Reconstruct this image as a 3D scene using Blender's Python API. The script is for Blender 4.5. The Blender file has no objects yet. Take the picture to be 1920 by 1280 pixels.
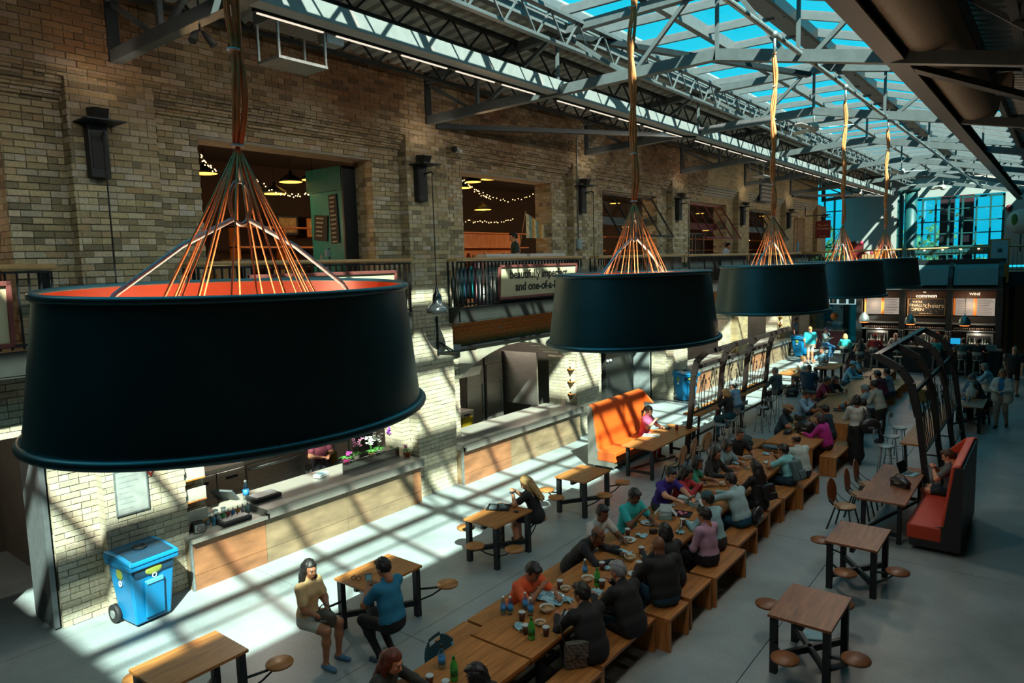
import bpy, math, random
import numpy as np
from mathutils import Vector, Matrix
PI = math.pi
rnd = random.Random(7)
S = bpy.context.scene
C = S.collection
# ---------------------------------------------------------------- camera
FPX, CAMH = 1311.8, 5.0
_y, _p, _r = [math.radians(a) for a in (38.25, 6.26, 1.675)]
fwd = np.array([-math.sin(_y)*math.cos(_p), math.cos(_y)*math.cos(_p), -math.sin(_p)])
rgt = np.array([math.cos(_y), math.sin(_y), 0.0]); dwn = np.cross(fwd, rgt)
CR = np.array([math.cos(_r)*rgt+math.sin(_r)*dwn, -math.sin(_r)*rgt+math.cos(_r)*dwn, fwd])
cam = bpy.data.cameras.new('camera'); co = bpy.data.objects.new('camera', cam); C.objects.link(co)
cam.sensor_width = 36; cam.lens = FPX/1920*36; cam.clip_end = 300; cam.clip_start = .05
M = Matrix.Identity(4)
for i in range(3):
    M[i][0] = CR[0][i]; M[i][1] = -CR[1][i]; M[i][2] = -CR[2][i]
M[2][3] = CAMH
co.matrix_world = M
S.camera = co
PEND_W = 60; PEND_FILL_W = 32; STRIP_W = 30
# ---------------------------------------------------------------- world, sun, exposure
W = bpy.data.worlds.new('sky'); S.world = W; W.use_nodes = True
bg = W.node_tree.nodes['Background']; bg.inputs[0].default_value = (0.012, 0.47, 0.63, 1); bg.inputs[1].default_value = 1.2
sun = bpy.data.lights.new('sun', 'SUN'); so = bpy.data.objects.new('sun', sun); C.objects.link(so)
sun.energy = 17.5; sun.angle = math.radians(0.9); sun.color = (1.0, .95, .79)
so.rotation_euler = Vector((-.78, .66, -1)).to_track_quat('-Z', 'Y').to_euler()
so.location = (8, -6, 18)
S.view_settings.view_transform = 'Standard'; S.view_settings.look = 'None'
S.view_settings.gamma = 1; S.view_settings.use_curve_mapping = False; S.view_settings.exposure = 0.3
S.cycles.max_bounces = 8; S.cycles.diffuse_bounces = 4; S.cycles.glossy_bounces = 3
S.cycles.transparent_max_bounces = 16; S.cycles.sample_clamp_indirect = 6
S.cycles.use_denoising = True
S.cycles.caustics_reflective = False; S.cycles.caustics_refractive = False
pa = bpy.data.lights.new('skylight_portal', 'AREA'); po = bpy.data.objects.new('skylight_portal', pa); C.objects.link(po)
pa.shape = 'RECTANGLE'; pa.size = 6.8; pa.size_y = 48; po.location = (-4.0, 21, 9.75); pa.cycles.is_portal = True
ORD = ['first', 'second', 'third', 'fourth', 'fifth', 'sixth', 'seventh', 'eighth', 'ninth', 'tenth', 'eleventh', 'twelfth', 'thirteenth', 'fourteenth', 'fifteenth', 'sixteenth', 'seventeenth', 'last']
# ---------------------------------------------------------------- helpers
def ray(x, y): return CR.T @ np.array([(x-960)/FPX, (y-640)/FPX, 1])
def onz(x, y, z): d = ray(x, y); t = (z-CAMH)/d[2]; return np.array([0, 0, CAMH])+t*d
def onx(x, y, X): d = ray(x, y); return np.array([0, 0, CAMH])+X/d[0]*d
def ony(x, y, Y): d = ray(x, y); return np.array([0, 0, CAMH])+Y/d[1]*d
def proj(P):
    q = CR @ (np.asarray(P, float)-[0, 0, CAMH]); return q[0]/q[2]*FPX+960, q[1]/q[2]*FPX+640, q[2]

MATS = {}
def newmat(name):
    m = bpy.data.materials.new(name); m.use_nodes = True; MATS[name] = m
    return m, m.node_tree.nodes, m.node_tree.links, m.node_tree.nodes['Principled BSDF']
def srgb(h):
    if isinstance(h, str):
        h = h.lstrip('#'); c = [int(h[i:i+2], 16)/255 for i in (0, 2, 4)]
    else: c = [v/255 for v in h]
    return tuple(v/12.92 if v <= .04045 else ((v+.055)/1.055)**2.4 for v in c)
def mat(name, col, rough=.6, metal=0, var=.12, scale=8, bump=0, spec=.5, emit=0, coat=0, alpha=None, stretch=None):
    if name in MATS: return MATS[name]
    m, N, L, B = newmat(name)
    c = srgb(col) if isinstance(col, str) or max(col) > 1.001 else col
    B.inputs['Roughness'].default_value = rough; B.inputs['Metallic'].default_value = metal
    B.inputs['Specular IOR Level'].default_value = spec
    if coat: B.inputs['Coat Weight'].default_value = coat
    tc = N.new('ShaderNodeTexCoord'); mp = N.new('ShaderNodeMapping'); L.new(tc.outputs['Object'], mp.inputs[0])
    if stretch: mp.inputs['Scale'].default_value = stretch
    nz = N.new('ShaderNodeTexNoise'); nz.inputs['Scale'].default_value = scale; nz.inputs['Detail'].default_value = 5
    L.new(mp.outputs[0], nz.inputs['Vector'])
    cr = N.new('ShaderNodeValToRGB'); L.new(nz.outputs[0], cr.inputs[0])
    cr.color_ramp.elements[0].position = .3; cr.color_ramp.elements[1].position = .7
    cr.color_ramp.elements[0].color = tuple(v*(1-var) for v in c)+(1,)
    cr.color_ramp.elements[1].color = tuple(min(1, v*(1+var)) for v in c)+(1,)
    L.new(cr.outputs[0], B.inputs['Base Color'])
    if bump:
        b = N.new('ShaderNodeBump'); b.inputs['Strength'].default_value = bump; b.inputs['Distance'].default_value = .01
        L.new(nz.outputs[0], b.inputs['Height']); L.new(b.outputs[0], B.inputs['Normal'])
    if emit:
        B.inputs['Emission Color'].default_value = c+(1,); B.inputs['Emission Strength'].default_value = emit
    return m
def wood(name, c1, c2, along='y', rough=.45, scale=1.0):
    if name in MATS: return MATS[name]
    m, N, L, B = newmat(name); B.inputs['Roughness'].default_value = rough
    tc = N.new('ShaderNodeTexCoord'); mp = N.new('ShaderNodeMapping'); L.new(tc.outputs['Object'], mp.inputs[0])
    oi = N.new('ShaderNodeObjectInfo'); L.new(oi.outputs['Random'], mp.inputs['Location'])
    sc = {'x': (.9, 9, 9), 'y': (9, .9, 9), 'z': (9, 9, .9)}[along]
    mp.inputs['Scale'].default_value = tuple(v*scale for v in sc)
    nz = N.new('ShaderNodeTexNoise'); nz.inputs['Scale'].default_value = 2.2; nz.inputs['Detail'].default_value = 8; nz.inputs['Distortion'].default_value = .6
    L.new(mp.outputs[0], nz.inputs['Vector'])
    nz2 = N.new('ShaderNodeTexNoise'); nz2.inputs['Scale'].default_value = .35; L.new(tc.outputs['Object'], nz2.inputs['Vector'])
    ad = N.new('ShaderNodeMath'); ad.operation = 'MULTIPLY_ADD'; ad.inputs[1].default_value = .5; L.new(nz2.outputs[0], ad.inputs[0]); L.new(nz.outputs[0], ad.inputs[2])
    cr = N.new('ShaderNodeValToRGB'); L.new(ad.outputs[0], cr.inputs[0])
    cr.color_ramp.elements[0].position = .5; cr.color_ramp.elements[1].position = .95
    cr.color_ramp.elements[0].color = srgb(c1)+(1,); cr.color_ramp.elements[1].color = srgb(c2)+(1,)
    L.new(cr.outputs[0], B.inputs['Base Color'])
    return m
def emis(name, col, st):
    if name in MATS: return MATS[name]
    m, N, L, B = newmat(name); B.inputs['Base Color'].default_value = (0, 0, 0, 1)
    B.inputs['Emission Color'].default_value = srgb(col)+(1,); B.inputs['Emission Strength'].default_value = st
    return m
def glass(name, tint, refl=.12, rough=.02):
    if name in MATS: return MATS[name]
    m = bpy.data.materials.new(name); m.use_nodes = True; MATS[name] = m
    N, L = m.node_tree.nodes, m.node_tree.links; N.clear()
    o = N.new('ShaderNodeOutputMaterial'); t = N.new('ShaderNodeBsdfTransparent'); g = N.new('ShaderNodeBsdfGlossy'); mx = N.new('ShaderNodeMixShader')
    t.inputs[0].default_value = tint+(1,); g.inputs['Roughness'].default_value = rough
    nz = N.new('ShaderNodeTexNoise'); nz.inputs['Scale'].default_value = 3
    mm = N.new('ShaderNodeMath'); mm.operation = 'MULTIPLY'; mm.inputs[1].default_value = refl*2; L.new(nz.outputs[0], mm.inputs[0])
    L.new(mm.outputs[0], mx.inputs[0]); L.new(t.outputs[0], mx.inputs[1]); L.new(g.outputs[0], mx.inputs[2]); L.new(mx.outputs[0], o.inputs[0])
    return m

class MB:
    def __init__(s): s.v = []; s.f = []; s.mi = []; s.sm = []
    def add(s, vs, fs, m=0, smooth=False):
        o = len(s.v); s.v += [tuple(v) for v in vs]
        for f in fs: s.f.append(tuple(i+o for i in f)); s.mi.append(m); s.sm.append(smooth)
        return s
    def box(s, x0, x1, y0, y1, z0, z1, m=0):
        vs = [(x, y, z) for x in (x0, x1) for y in (y0, y1) for z in (z0, z1)]
        return s.add(vs, [(0, 1, 3, 2), (4, 6, 7, 5), (0, 4, 5, 1), (2, 3, 7, 6), (0, 2, 6, 4), (1, 5, 7, 3)], m)
    def obox(s, c, size, R=None, m=0):
        R = R if R is not None else Matrix.Identity(3); c = Vector(c)
        vs = [c+R @ Vector((sx*size[0]/2, sy*size[1]/2, sz*size[2]/2)) for sx in (-1, 1) for sy in (-1, 1) for sz in (-1, 1)]
        return s.add(vs, [(0, 1, 3, 2), (4, 6, 7, 5), (0, 4, 5, 1), (2, 3, 7, 6), (0, 2, 6, 4), (1, 5, 7, 3)], m)
    def bar(s, a, b, w, h=None, m=0, up=(0, 0, 1)):
        a, b = Vector(a), Vector(b); h = h or w; d = (b-a); L = d.length; d.normalize()
        up = Vector(up)
        if abs(d.dot(up)) > .98: up = Vector((0, 1, 0))
        sx = d.cross(up).normalized(); u = sx.cross(d)
        R = Matrix((sx, d, u)).transposed()
        return s.obox((a+b)/2, (w, L, h), R, m)
    def tube(s, pts, r, n=8, m=0, closed=False, caps=True):
        pts = [Vector(p) for p in pts]; k = len(pts); rs = r if isinstance(r, (list, tuple)) else [r]*k
        vs, fs = [], []; prev = None
        for i, p in enumerate(pts):
            if closed: t = (pts[(i+1) % k]-pts[i-1])
            else: t = pts[min(i+1, k-1)]-pts[max(i-1, 0)]
            if t.length < 1e-9: t = Vector((0, 0, 1))
            t.normalize()
            if prev is None:
                a = Vector((0, 0, 1)) if abs(t.z) < .9 else Vector((1, 0, 0)); u = t.cross(a).normalized()
            else:
                u = prev-t*prev.dot(t)
                if u.length < 1e-6: u = t.orthogonal()
                u.normalize()
            prev = u; w = t.cross(u)
            for j in range(n):
                a = 2*PI*j/n; vs.append(p+(u*math.cos(a)+w*math.sin(a))*rs[i])
        for i in range(k if closed else k-1):
            i2 = (i+1) % k
            for j in range(n):
                j2 = (j+1) % n; fs.append((i*n+j, i*n+j2, i2*n+j2, i2*n+j))
        s.add(vs, fs, m, True)
        if caps and not closed:
            o = len(s.v)-len(vs)
            s.f.append(tuple(o+j for j in range(n))[::-1]); s.mi.append(m); s.sm.append(False)
            s.f.append(tuple(o+(k-1)*n+j for j in range(n))); s.mi.append(m); s.sm.append(False)
        return s
    def cyl(s, c, r, z0, z1, n=16, m=0, r2=None):
        return s.tube([(c[0], c[1], z0), (c[0], c[1], z1)], [r, r if r2 is None else r2], n, m)
    def lathe(s, prof, n=20, m=0, c=(0, 0, 0), sx=1, sy=1, smooth=True):
        vs, fs = [], []; k = len(prof)
        for r, z in prof:
            for j in range(n):
                a = 2*PI*j/n; vs.append((c[0]+r*sx*math.cos(a), c[1]+r*sy*math.sin(a), c[2]+z))
        for i in range(k-1):
            for j in range(n):
                j2 = (j+1) % n; fs.append((i*n+j, i*n+j2, (i+1)*n+j2, (i+1)*n+j))
        if prof[0][0] > 1e-4: fs.append(tuple(range(n))[::-1])
        if prof[-1][0] > 1e-4: fs.append(tuple((k-1)*n+j for j in range(n)))
        return s.add(vs, fs, m, smooth)
    def prism(s, poly, a0, a1, axis='y', m=0):
        n = len(poly)
        P = {'y': lambda p, a: (p[0], a, p[1]), 'x': lambda p, a: (a, p[0], p[1]), 'z': lambda p, a: (p[0], p[1], a)}[axis]
        vs = [P(p, a0) for p in poly]+[P(p, a1) for p in poly]
        fs = [tuple(range(n)), tuple(range(2*n-1, n-1, -1))]+[(i, (i+1) % n, n+(i+1) % n, n+i) for i in range(n)]
        return s.add(vs, fs, m)
    def ball(s, c, r, n=10, k=6, m=0, R=None):
        r = r if isinstance(r, (tuple, list)) else (r, r, r); vs = [(0, 0, -1)]; fs = []
        for i in range(1, k):
            ph = -PI/2+PI*i/k
            for j in range(n): vs.append((math.cos(ph)*math.cos(2*PI*j/n), math.cos(ph)*math.sin(2*PI*j/n), math.sin(ph)))
        vs.append((0, 0, 1))
        for j in range(n):
            fs.append((0, 1+(j+1) % n, 1+j)); fs.append((len(vs)-1, 1+(k-2)*n+j, 1+(k-2)*n+(j+1) % n))
        for i in range(k-2):
            for j in range(n): fs.append((1+i*n+j, 1+i*n+(j+1) % n, 1+(i+1)*n+(j+1) % n, 1+(i+1)*n+j))
        c = Vector(c); q = []
        for v in vs:
            w = Vector((v[0]*r[0], v[1]*r[1], v[2]*r[2]))
            q.append(c+(R @ w if R else w))
        return s.add(q, fs, m, True)
    def build(s, name, mats, parent=None, bevel=0, at=None, label=None, kind=None, fixn=True):
        me = bpy.data.meshes.new(name); me.from_pydata([tuple(v) for v in s.v], [], s.f)
        for m in (mats if isinstance(mats, (list, tuple)) else [mats]): me.materials.append(m)
        me.polygons.foreach_set('material_index', s.mi); me.polygons.foreach_set('use_smooth', s.sm)
        if fixn:
            import bmesh
            b = bmesh.new(); b.from_mesh(me); bmesh.ops.recalc_face_normals(b, faces=b.faces); b.to_mesh(me); b.free()
        me.update()
        o = bpy.data.objects.new(name, me); C.objects.link(o)
        if parent: o.parent = parent
        if at is not None: o.location = at
        if bevel:
            bv = o.modifiers.new('bevel', 'BEVEL'); bv.width = bevel; bv.segments = 2; bv.limit_method = 'ANGLE'; bv.angle_limit = .7
        if label: o['label'] = label
        if kind: o['kind'] = kind
        return o
def thing(name, label, cat, loc=(0, 0, 0), rz=0, group=None, sc=None):
    o = bpy.data.objects.new(name, None); C.objects.link(o); o.location = loc; o.rotation_euler = (0, 0, rz); o.empty_display_size = .1
    o['label'] = label; o['category'] = cat
    if group: o['group'] = group
    if sc: o.scale = (sc, sc, sc)
    return o
def tag(o, label, cat, group=None, kind=None):
    o['label'] = label; o['category'] = cat
    if group: o['group'] = group
    if kind: o['kind'] = kind
    return o
KIDS = {}
def dup(root, label=None, loc=None, rz=None, group=None, sc=None):
    if root.name not in KIDS:
        KIDS[root.name] = [(c, [g for g in bpy.data.objects if g.parent == c]) for c in bpy.data.objects if c.parent == root]
    r = root.copy(); C.objects.link(r)
    if label: r['label'] = label
    if loc is not None: r.location = loc
    if rz is not None: r.rotation_euler = (0, 0, rz)
    if group: r['group'] = group
    if sc: r.scale = (sc, sc, sc)
    for c, gs in KIDS[root.name]:
        d = c.copy(); C.objects.link(d); d.parent = r
        for g in gs:
            e = g.copy(); C.objects.link(e); e.parent = d
    return r
def place(o, loc, rz=0):
    o.location = loc; o.rotation_euler = (0, 0, rz); return o
def struct(o): o['kind'] = 'structure'; return o
def text(s, size, m, parent, loc, rot, name='lettering', ext=.004, align='CENTER', sx=1.0, bold=False):
    cu = bpy.data.curves.new(name, 'FONT'); cu.body = s; cu.size = size; cu.extrude = ext; cu.align_x = align; cu.align_y = 'CENTER'
    if bold: cu.offset = size*.018
    cu.resolution_u = 3
    t = bpy.data.objects.new('tmp', cu); C.objects.link(t)
    bpy.context.view_layer.update()
    me = bpy.data.meshes.new_from_object(t.evaluated_get(bpy.context.evaluated_depsgraph_get()))
    bpy.data.objects.remove(t); bpy.data.curves.remove(cu)
    me.materials.clear(); me.materials.append(m)
    o = bpy.data.objects.new(name, me); C.objects.link(o); o.parent = parent; o.location = loc; o.rotation_euler = rot; o.scale = (sx, 1, 1)
    return o

# ---------------------------------------------------------------- shared materials
steel_dk = mat('dark_steel', (.012, .018, .021), .45, .3, .2)
steel_bl = mat('black_steel', (.010, .014, .016), .5, .2, .2)
steel_gr = mat('grey_steel', (.10, .115, .12), .45, .2, .12)
galv = mat('galvanised_steel', (.30, .34, .34), .4, .7, .2, 14)
stainless = mat('stainless_steel', (.42, .40, .36), .32, .85, .12, 3, stretch=(1, 1, 12))
oak = wood('oak', '#7a4a22', '#b3773d', 'y')
oakx = wood('oak_crosswise', '#7a4a22', '#b3773d', 'x')
oakz = wood('oak_upright', '#7a4a22', '#b3773d', 'z')
walnut = wood('walnut', '#5a351f', '#8d5a38', 'y')
walnutx = wood('walnut_crosswise', '#5a351f', '#8d5a38', 'x')
white = mat('white_paint', (.62, .62, .58), .6, 0, .05)
black = mat('black_plastic', (.012, .013, .015), .4, 0, .1)
# ================================================================ structure
WX, WB = -11.05, -11.6          # brick face, back of wall
YEND = 41.3
YK = [4.72+6.31*k for k in range(-1, 7)]   # truss / pilaster axes, index 0 is behind the frame edge
def yk(k): return 4.72+6.31*k
UPPER = [(yk(k)+1.28, yk(k)+4.9, 4.1, 7.17) for k in range(-1, 5)]+[(37.8, 39.8, 4.1, 7.0)]
ARCH = [(5.65, 10.1), (11.97, 16.4), (24.6, 29.1), (30.9, 35.3)]
DOORS = [(-.9, 3.45, 0, 2.9), (18.4, 22.85, 0, 3.1), (37.2, 41.0, 0, 3.1)]
def arch_top(y, a, b):
    c, w = (a+b)/2, (b-a)/2; t = (y-c)/w
    return 2.42+.6*(1-t*t)
def blocked(z):
    out = [(a, b) for a, b, z0, z1 in UPPER+DOORS if z0 < z < z1]
    for a, b in ARCH:
        if .95 < z < 2.42: out.append((a, b))
        elif 2.42 <= z < 3.02:
            w = (b-a)/2*math.sqrt(max(0, 1-(z-2.42)/.6)); c = (a+b)/2; out.append((c-w, c+w))
    return out
def pil(k): return (yk(k)-.68, yk(k)+.52)

def brickmat(name, per_object):
    m, N, L, B = newmat(name); B.inputs['Roughness'].default_value = .85
    if per_object:
        s = N.new('ShaderNodeObjectInfo'); val = s.outputs['Random']
    else:
        s = N.new('ShaderNodeAttribute'); s.attribute_name = 'tone'; val = s.outputs['Fac']
    cr = N.new('ShaderNodeValToRGB'); L.new(val, cr.inputs[0]); el = cr.color_ramp.elements
    pts = [(0, '#77705a'), (.16, '#8c8264'), (.3, '#a89c76'), (.45, '#b6aa86'), (.6, '#a5a08c'), (.76, '#c8bfa4'), (.9, '#a08a64'), (1, '#bcb9ac')]
    el[0].position, el[0].color = 0, srgb(pts[0][1])+(1,); el[1].position, el[1].color = 1, srgb(pts[-1][1])+(1,)
    for p, c in pts[1:-1]:
        e = el.new(p); e.color = srgb(c)+(1,)
    g = N.new('ShaderNodeNewGeometry'); sp = N.new('ShaderNodeSeparateXYZ'); L.new(g.outputs['Position'], sp.inputs[0])
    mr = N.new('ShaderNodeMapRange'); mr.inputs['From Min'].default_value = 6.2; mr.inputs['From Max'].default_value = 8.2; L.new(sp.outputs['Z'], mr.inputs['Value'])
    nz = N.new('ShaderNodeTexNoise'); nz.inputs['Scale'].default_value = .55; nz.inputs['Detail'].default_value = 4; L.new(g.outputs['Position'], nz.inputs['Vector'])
    # old brick: browner towards the top, sunlit paleness painted into the colour low down
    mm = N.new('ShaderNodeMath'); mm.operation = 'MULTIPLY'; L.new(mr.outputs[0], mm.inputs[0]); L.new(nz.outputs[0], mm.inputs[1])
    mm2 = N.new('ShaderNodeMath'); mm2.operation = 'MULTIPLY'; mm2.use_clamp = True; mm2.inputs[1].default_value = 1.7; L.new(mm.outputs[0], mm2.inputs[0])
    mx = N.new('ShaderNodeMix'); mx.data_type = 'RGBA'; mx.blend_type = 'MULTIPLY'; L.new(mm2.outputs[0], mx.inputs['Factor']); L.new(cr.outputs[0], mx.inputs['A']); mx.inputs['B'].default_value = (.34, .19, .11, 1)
    mr2 = N.new('ShaderNodeMapRange'); mr2.inputs['From Min'].default_value = 5.2; mr2.inputs['From Max'].default_value = 3.6; mr2.inputs['To Max'].default_value = .62; L.new(sp.outputs['Z'], mr2.inputs['Value'])
    mx2 = N.new('ShaderNodeMix'); mx2.data_type = 'RGBA'; L.new(mr2.outputs[0], mx2.inputs['Factor']); L.new(mx.outputs['Result'], mx2.inputs['A']); mx2.inputs['B'].default_value = srgb('#a8a090')+(1,)
    nf = N.new('ShaderNodeTexNoise'); nf.inputs['Scale'].default_value = 30; nf.inputs['Detail'].default_value = 4; L.new(g.outputs['Position'], nf.inputs['Vector'])
    mx3 = N.new('ShaderNodeMix'); mx3.data_type = 'RGBA'; mx3.blend_type = 'OVERLAY'; mx3.inputs['Factor'].default_value = .5; L.new(mx2.outputs['Result'], mx3.inputs['A']); L.new(nf.outputs[0], mx3.inputs['B'])
    L.new(mx3.outputs['Result'], B.inputs['Base Color'])
    b = N.new('ShaderNodeBump'); b.inputs['Strength'].default_value = .5; b.inputs['Distance'].default_value = .01; L.new(nf.outputs[0], b.inputs['Height']); L.new(b.outputs[0], B.inputs['Normal'])
    return m
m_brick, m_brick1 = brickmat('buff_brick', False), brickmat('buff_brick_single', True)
m_mortar = mat('mortar', '#8a8578', .9, 0, .15, 6)
m_orbrick = mat('orange_brick', '#d68440', .85, 0, .35, 5, .3, stretch=(1, 3, 14))
m_conc = None
def concrete():
    m, N, L, B = newmat('polished_concrete'); B.inputs['Roughness'].default_value = .42; B.inputs['Specular IOR Level'].default_value = .35
    g = N.new('ShaderNodeNewGeometry'); n1 = N.new('ShaderNodeTexNoise'); n1.inputs['Scale'].default_value = .8; n1.inputs['Detail'].default_value = 9; n1.inputs['Roughness'].default_value = .6
    L.new(g.outputs['Position'], n1.inputs['Vector']); n2 = N.new('ShaderNodeTexNoise'); n2.inputs['Scale'].default_value = 60; L.new(g.outputs['Position'], n2.inputs['Vector'])
    cr = N.new('ShaderNodeValToRGB'); L.new(n1.outputs[0], cr.inputs[0]); cr.color_ramp.elements[0].position = .3; cr.color_ramp.elements[1].position = .72
    cr.color_ramp.elements[0].color = srgb('#717b7c')+(1,); cr.color_ramp.elements[1].color = srgb('#949e9f')+(1,)
    mx = N.new('ShaderNodeMix'); mx.data_type = 'RGBA'; mx.blend_type = 'OVERLAY'; mx.inputs['Factor'].default_value = .45; L.new(cr.outputs[0], mx.inputs['A']); L.new(n2.outputs[0], mx.inputs['B'])
    L.new(mx.outputs['Result'], B.inputs['Base Color']); return m
m_conc = concrete()

# floor: cast slabs with open joints
fl = MB().box(-20, 9, -9, 60, -.25, -.02).build('floor', mat('joint_filler', '#3a3b3a', .9)); struct(fl)
FX = [-20, -14.7, -10.75, -6.775, -2.83, 1.1, 5.0, 9]; FY = [-9]+[-.12+6.31*i for i in range(0, 9)]+[60]
for i in range(len(FX)-1):
    for j in range(len(FY)-1):
        MB().box(FX[i]+.005, FX[i+1]-.005, FY[j]+.005, FY[j+1]-.005, -.1, 0).build('floor_slab', m_conc, fl)

# left wall core (mortar), cut round the openings
core = MB()
def strip(y0, y1):
    """solid spans of one vertical strip"""
    ym = (y0+y1)/2; holes = [(z0, z1) for a, b, z0, z1 in UPPER+DOORS if a <= ym <= b]
    for a, b in ARCH:
        if a <= ym <= b: holes.append((.95, arch_top(ym, a, b)))
    z = 0
    for h0, h1 in sorted(holes):
        if h0 > z: core.box(WB, WX-.018, y0, y1, z, h0)
        z = h1
    core.box(WB, WX-.018, y0, y1, z, 9.25)
cuts = {-8.0, YEND}
for a, b, *_ in UPPER+DOORS: cuts |= {a, b}
for a, b in ARCH:
    for i in range(17): cuts.add(a+(b-a)*i/16)
cuts = sorted(cuts)
for a, b in zip(cuts, cuts[1:]):
    if b-a > 1e-4: strip(a, b)
wall = core.build('wall_left', m_mortar); struct(wall)

# bricks
COURSE, BL = .0925, .255
def rows(z0, z1): return [i for i in range(int(math.floor(z0/COURSE)), int(math.ceil(z1/COURSE)))]
bricks = []   # (kind, x, y0, y1, z0, z1, full)
def lay(y0, y1, z0, z1, x, tag_='f', side=None, skip=True):
    for i in rows(z0, z1):
        za, zb = max(z0, i*COURSE+.005), min(z1, (i+1)*COURSE-.005)
        if zb-za < .02: continue
        bl = sorted(blocked((za+zb)/2)) if skip else []
        y = math.floor(y0/BL)*BL+(BL/2 if i % 2 else 0)-BL
        if i % 6 == 5: L_ = BL/2
        else: L_ = BL
        while y < y1:
            a, b = y+.004, y+L_-.004; full = True; y += L_
            if a < y0: a = y0; full = False
            if b > y1: b = y1; full = False
            for p, q in bl:
                if p < b and q > a:
                    full = False
                    if p <= a and q >= b: b = a
                    elif p <= a: a = q
                    elif q >= b: b = p
            if b-a < .02: continue
            bricks.append((tag_, x, a, b, za, zb, full and L_ == BL))
YR = 26.0
segs = []; prev = -2.0
for k in range(-1, 4):
    a, b = pil(k)
    if a > prev: segs.append((prev, a, WX))
    segs.append((max(a, -2), b, WX+.24)); prev = b
segs.append((prev, YR, WX))
for a, b, x in segs:
    if b <= a: continue
    if x > WX: lay(a, b, 0, 7.75, x, skip=False)
    else: lay(a, b, 0, 7.45, x)
for i in range(4): lay(-2, YR, 7.45+.0925*i, 7.45+.0925*(i+1), WX+.06*(i+1), skip=False)   # corbel courses
lay(-2, YR, 7.82, 9.2, WX+.25, skip=False)
# pilaster sides that face the camera, and the far jambs of the openings
for k in range(-1, 4):
    a, b = pil(k); lay(WX, WX+.24, 0, 7.75, a, 's', skip=False)
for a, b, z0, z1 in UPPER+DOORS:
    if b < 36: lay(WB, WX, z0, z1, b, 's', skip=False)
for a, b in ARCH: lay(WB, WX, .95, 2.42, b, 's', skip=False)
m_ = MB()
for k in range(-1, 7):
    a, b = pil(k); m_.box(WX-.02, WX+.235, a+.012, b-.012, 0, 7.76)
m_.box(WX-.02, WX+.235, -8, YEND, 7.83, 9.25)
for i in range(4): m_.box(WX-.02, WX+.06*(i+1)-.015, -8, YEND, 7.45+.0925*i, 7.47+.0925*(i+1))
m_.build('pilaster_core', m_mortar, wall)
cand = []
for n, (t, x, a, b, z0, z1, full) in enumerate(bricks):
    if t == 'f' and full and z1-z0 > .08:
        px, py, d = proj((x, (a+b)/2, (z0+z1)/2))
        if d > 0 and 4 < px < 1400 and 4 < py < 1276:
            hid = (30 < px < 790 and 545 < py < 870) or (1040 < px < 1355 and 505 < py < 645)
            if not hid: cand.append((d, n))
cand.sort(); single = {n for _, n in cand[:300]}
me1 = None
V, F, T = [], [], []
rr = random.Random(3)
def boxv(x0, x1, y0, y1, z0, z1): return [(x, y, z) for x in (x0, x1) for y in (y0, y1) for z in (z0, z1)]
BF = [(0, 4, 5, 1), (2, 3, 7, 6), (0, 2, 6, 4), (1, 5, 7, 3), (4, 6, 7, 5)]
for n, (t, x, a, b, z0, z1, full) in enumerate(bricks):
    d = rr.uniform(.0, .014)
    if n in single:
        if me1 is None:
            me1 = bpy.data.meshes.new('brick'); l, h, e = (BL-.008)/2, (COURSE-.010)/2, .006
            vs = [(-.02, -l, -h), (-.02, l, -h), (-.02, l, h), (-.02, -l, h), (.004, -l, -h), (.004, l, -h), (.004, l, h), (.004, -l, h),
                  (.01, -l+e, -h+e), (.01, l-e, -h+e), (.01, l-e, h-e), (.01, -l+e, h-e)]
            me1.from_pydata(vs, [], [(0, 1, 5, 4), (1, 2, 6, 5), (2, 3, 7, 6), (3, 0, 4, 7), (4, 5, 9, 8), (5, 6, 10, 9), (6, 7, 11, 10), (7, 4, 8, 11), (8, 9, 10, 11)])
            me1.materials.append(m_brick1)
        o = bpy.data.objects.new('brick', me1); C.objects.link(o); o.parent = wall; o.location = (x+d-.006, (a+b)/2, (z0+z1)/2)
        continue
    o_ = len(V)
    if t == 'f': V += boxv(x-.03, x+d, a, b, z0, z1)
    else: V += [(v[1], 2*x-v[0], v[2]) for v in boxv(x-.03, x+d*.6, a, b, z0, z1)]
    F += [tuple(i+o_ for i in f) for f in BF]; T += [rr.random()]*8
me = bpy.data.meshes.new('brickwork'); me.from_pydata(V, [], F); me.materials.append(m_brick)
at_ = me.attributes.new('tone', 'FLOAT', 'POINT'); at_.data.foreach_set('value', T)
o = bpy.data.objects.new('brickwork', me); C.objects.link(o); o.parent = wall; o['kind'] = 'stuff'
# far stretch of the same wall: too small to tell the bricks apart
def farbrick():
    m, N, L, B = newmat('far_brick'); B.inputs['Roughness'].default_value = .9
    g = N.new('ShaderNodeNewGeometry'); sp = N.new('ShaderNodeSeparateXYZ'); L.new(g.outputs['Position'], sp.inputs[0]); cb = N.new('ShaderNodeCombineXYZ')
    L.new(sp.outputs['Y'], cb.inputs['X']); L.new(sp.outputs['Z'], cb.inputs['Y'])
    bt = N.new('ShaderNodeTexBrick'); L.new(cb.outputs[0], bt.inputs['Vector']); bt.inputs['Scale'].default_value = 1; bt.inputs['Brick Width'].default_value = BL; bt.inputs['Row Height'].default_value = COURSE
    bt.inputs['Mortar Size'].default_value = .006; bt.inputs['Color1'].default_value = srgb('#a08a62')+(1,); bt.inputs['Color2'].default_value = srgb('#7c6c4c')+(1,); bt.inputs['Mortar'].default_value = srgb('#8a8578')+(1,)
    L.new(bt.outputs['Color'], B.inputs['Base Color']); return m
m_far = farbrick()
fb = MB()
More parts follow.
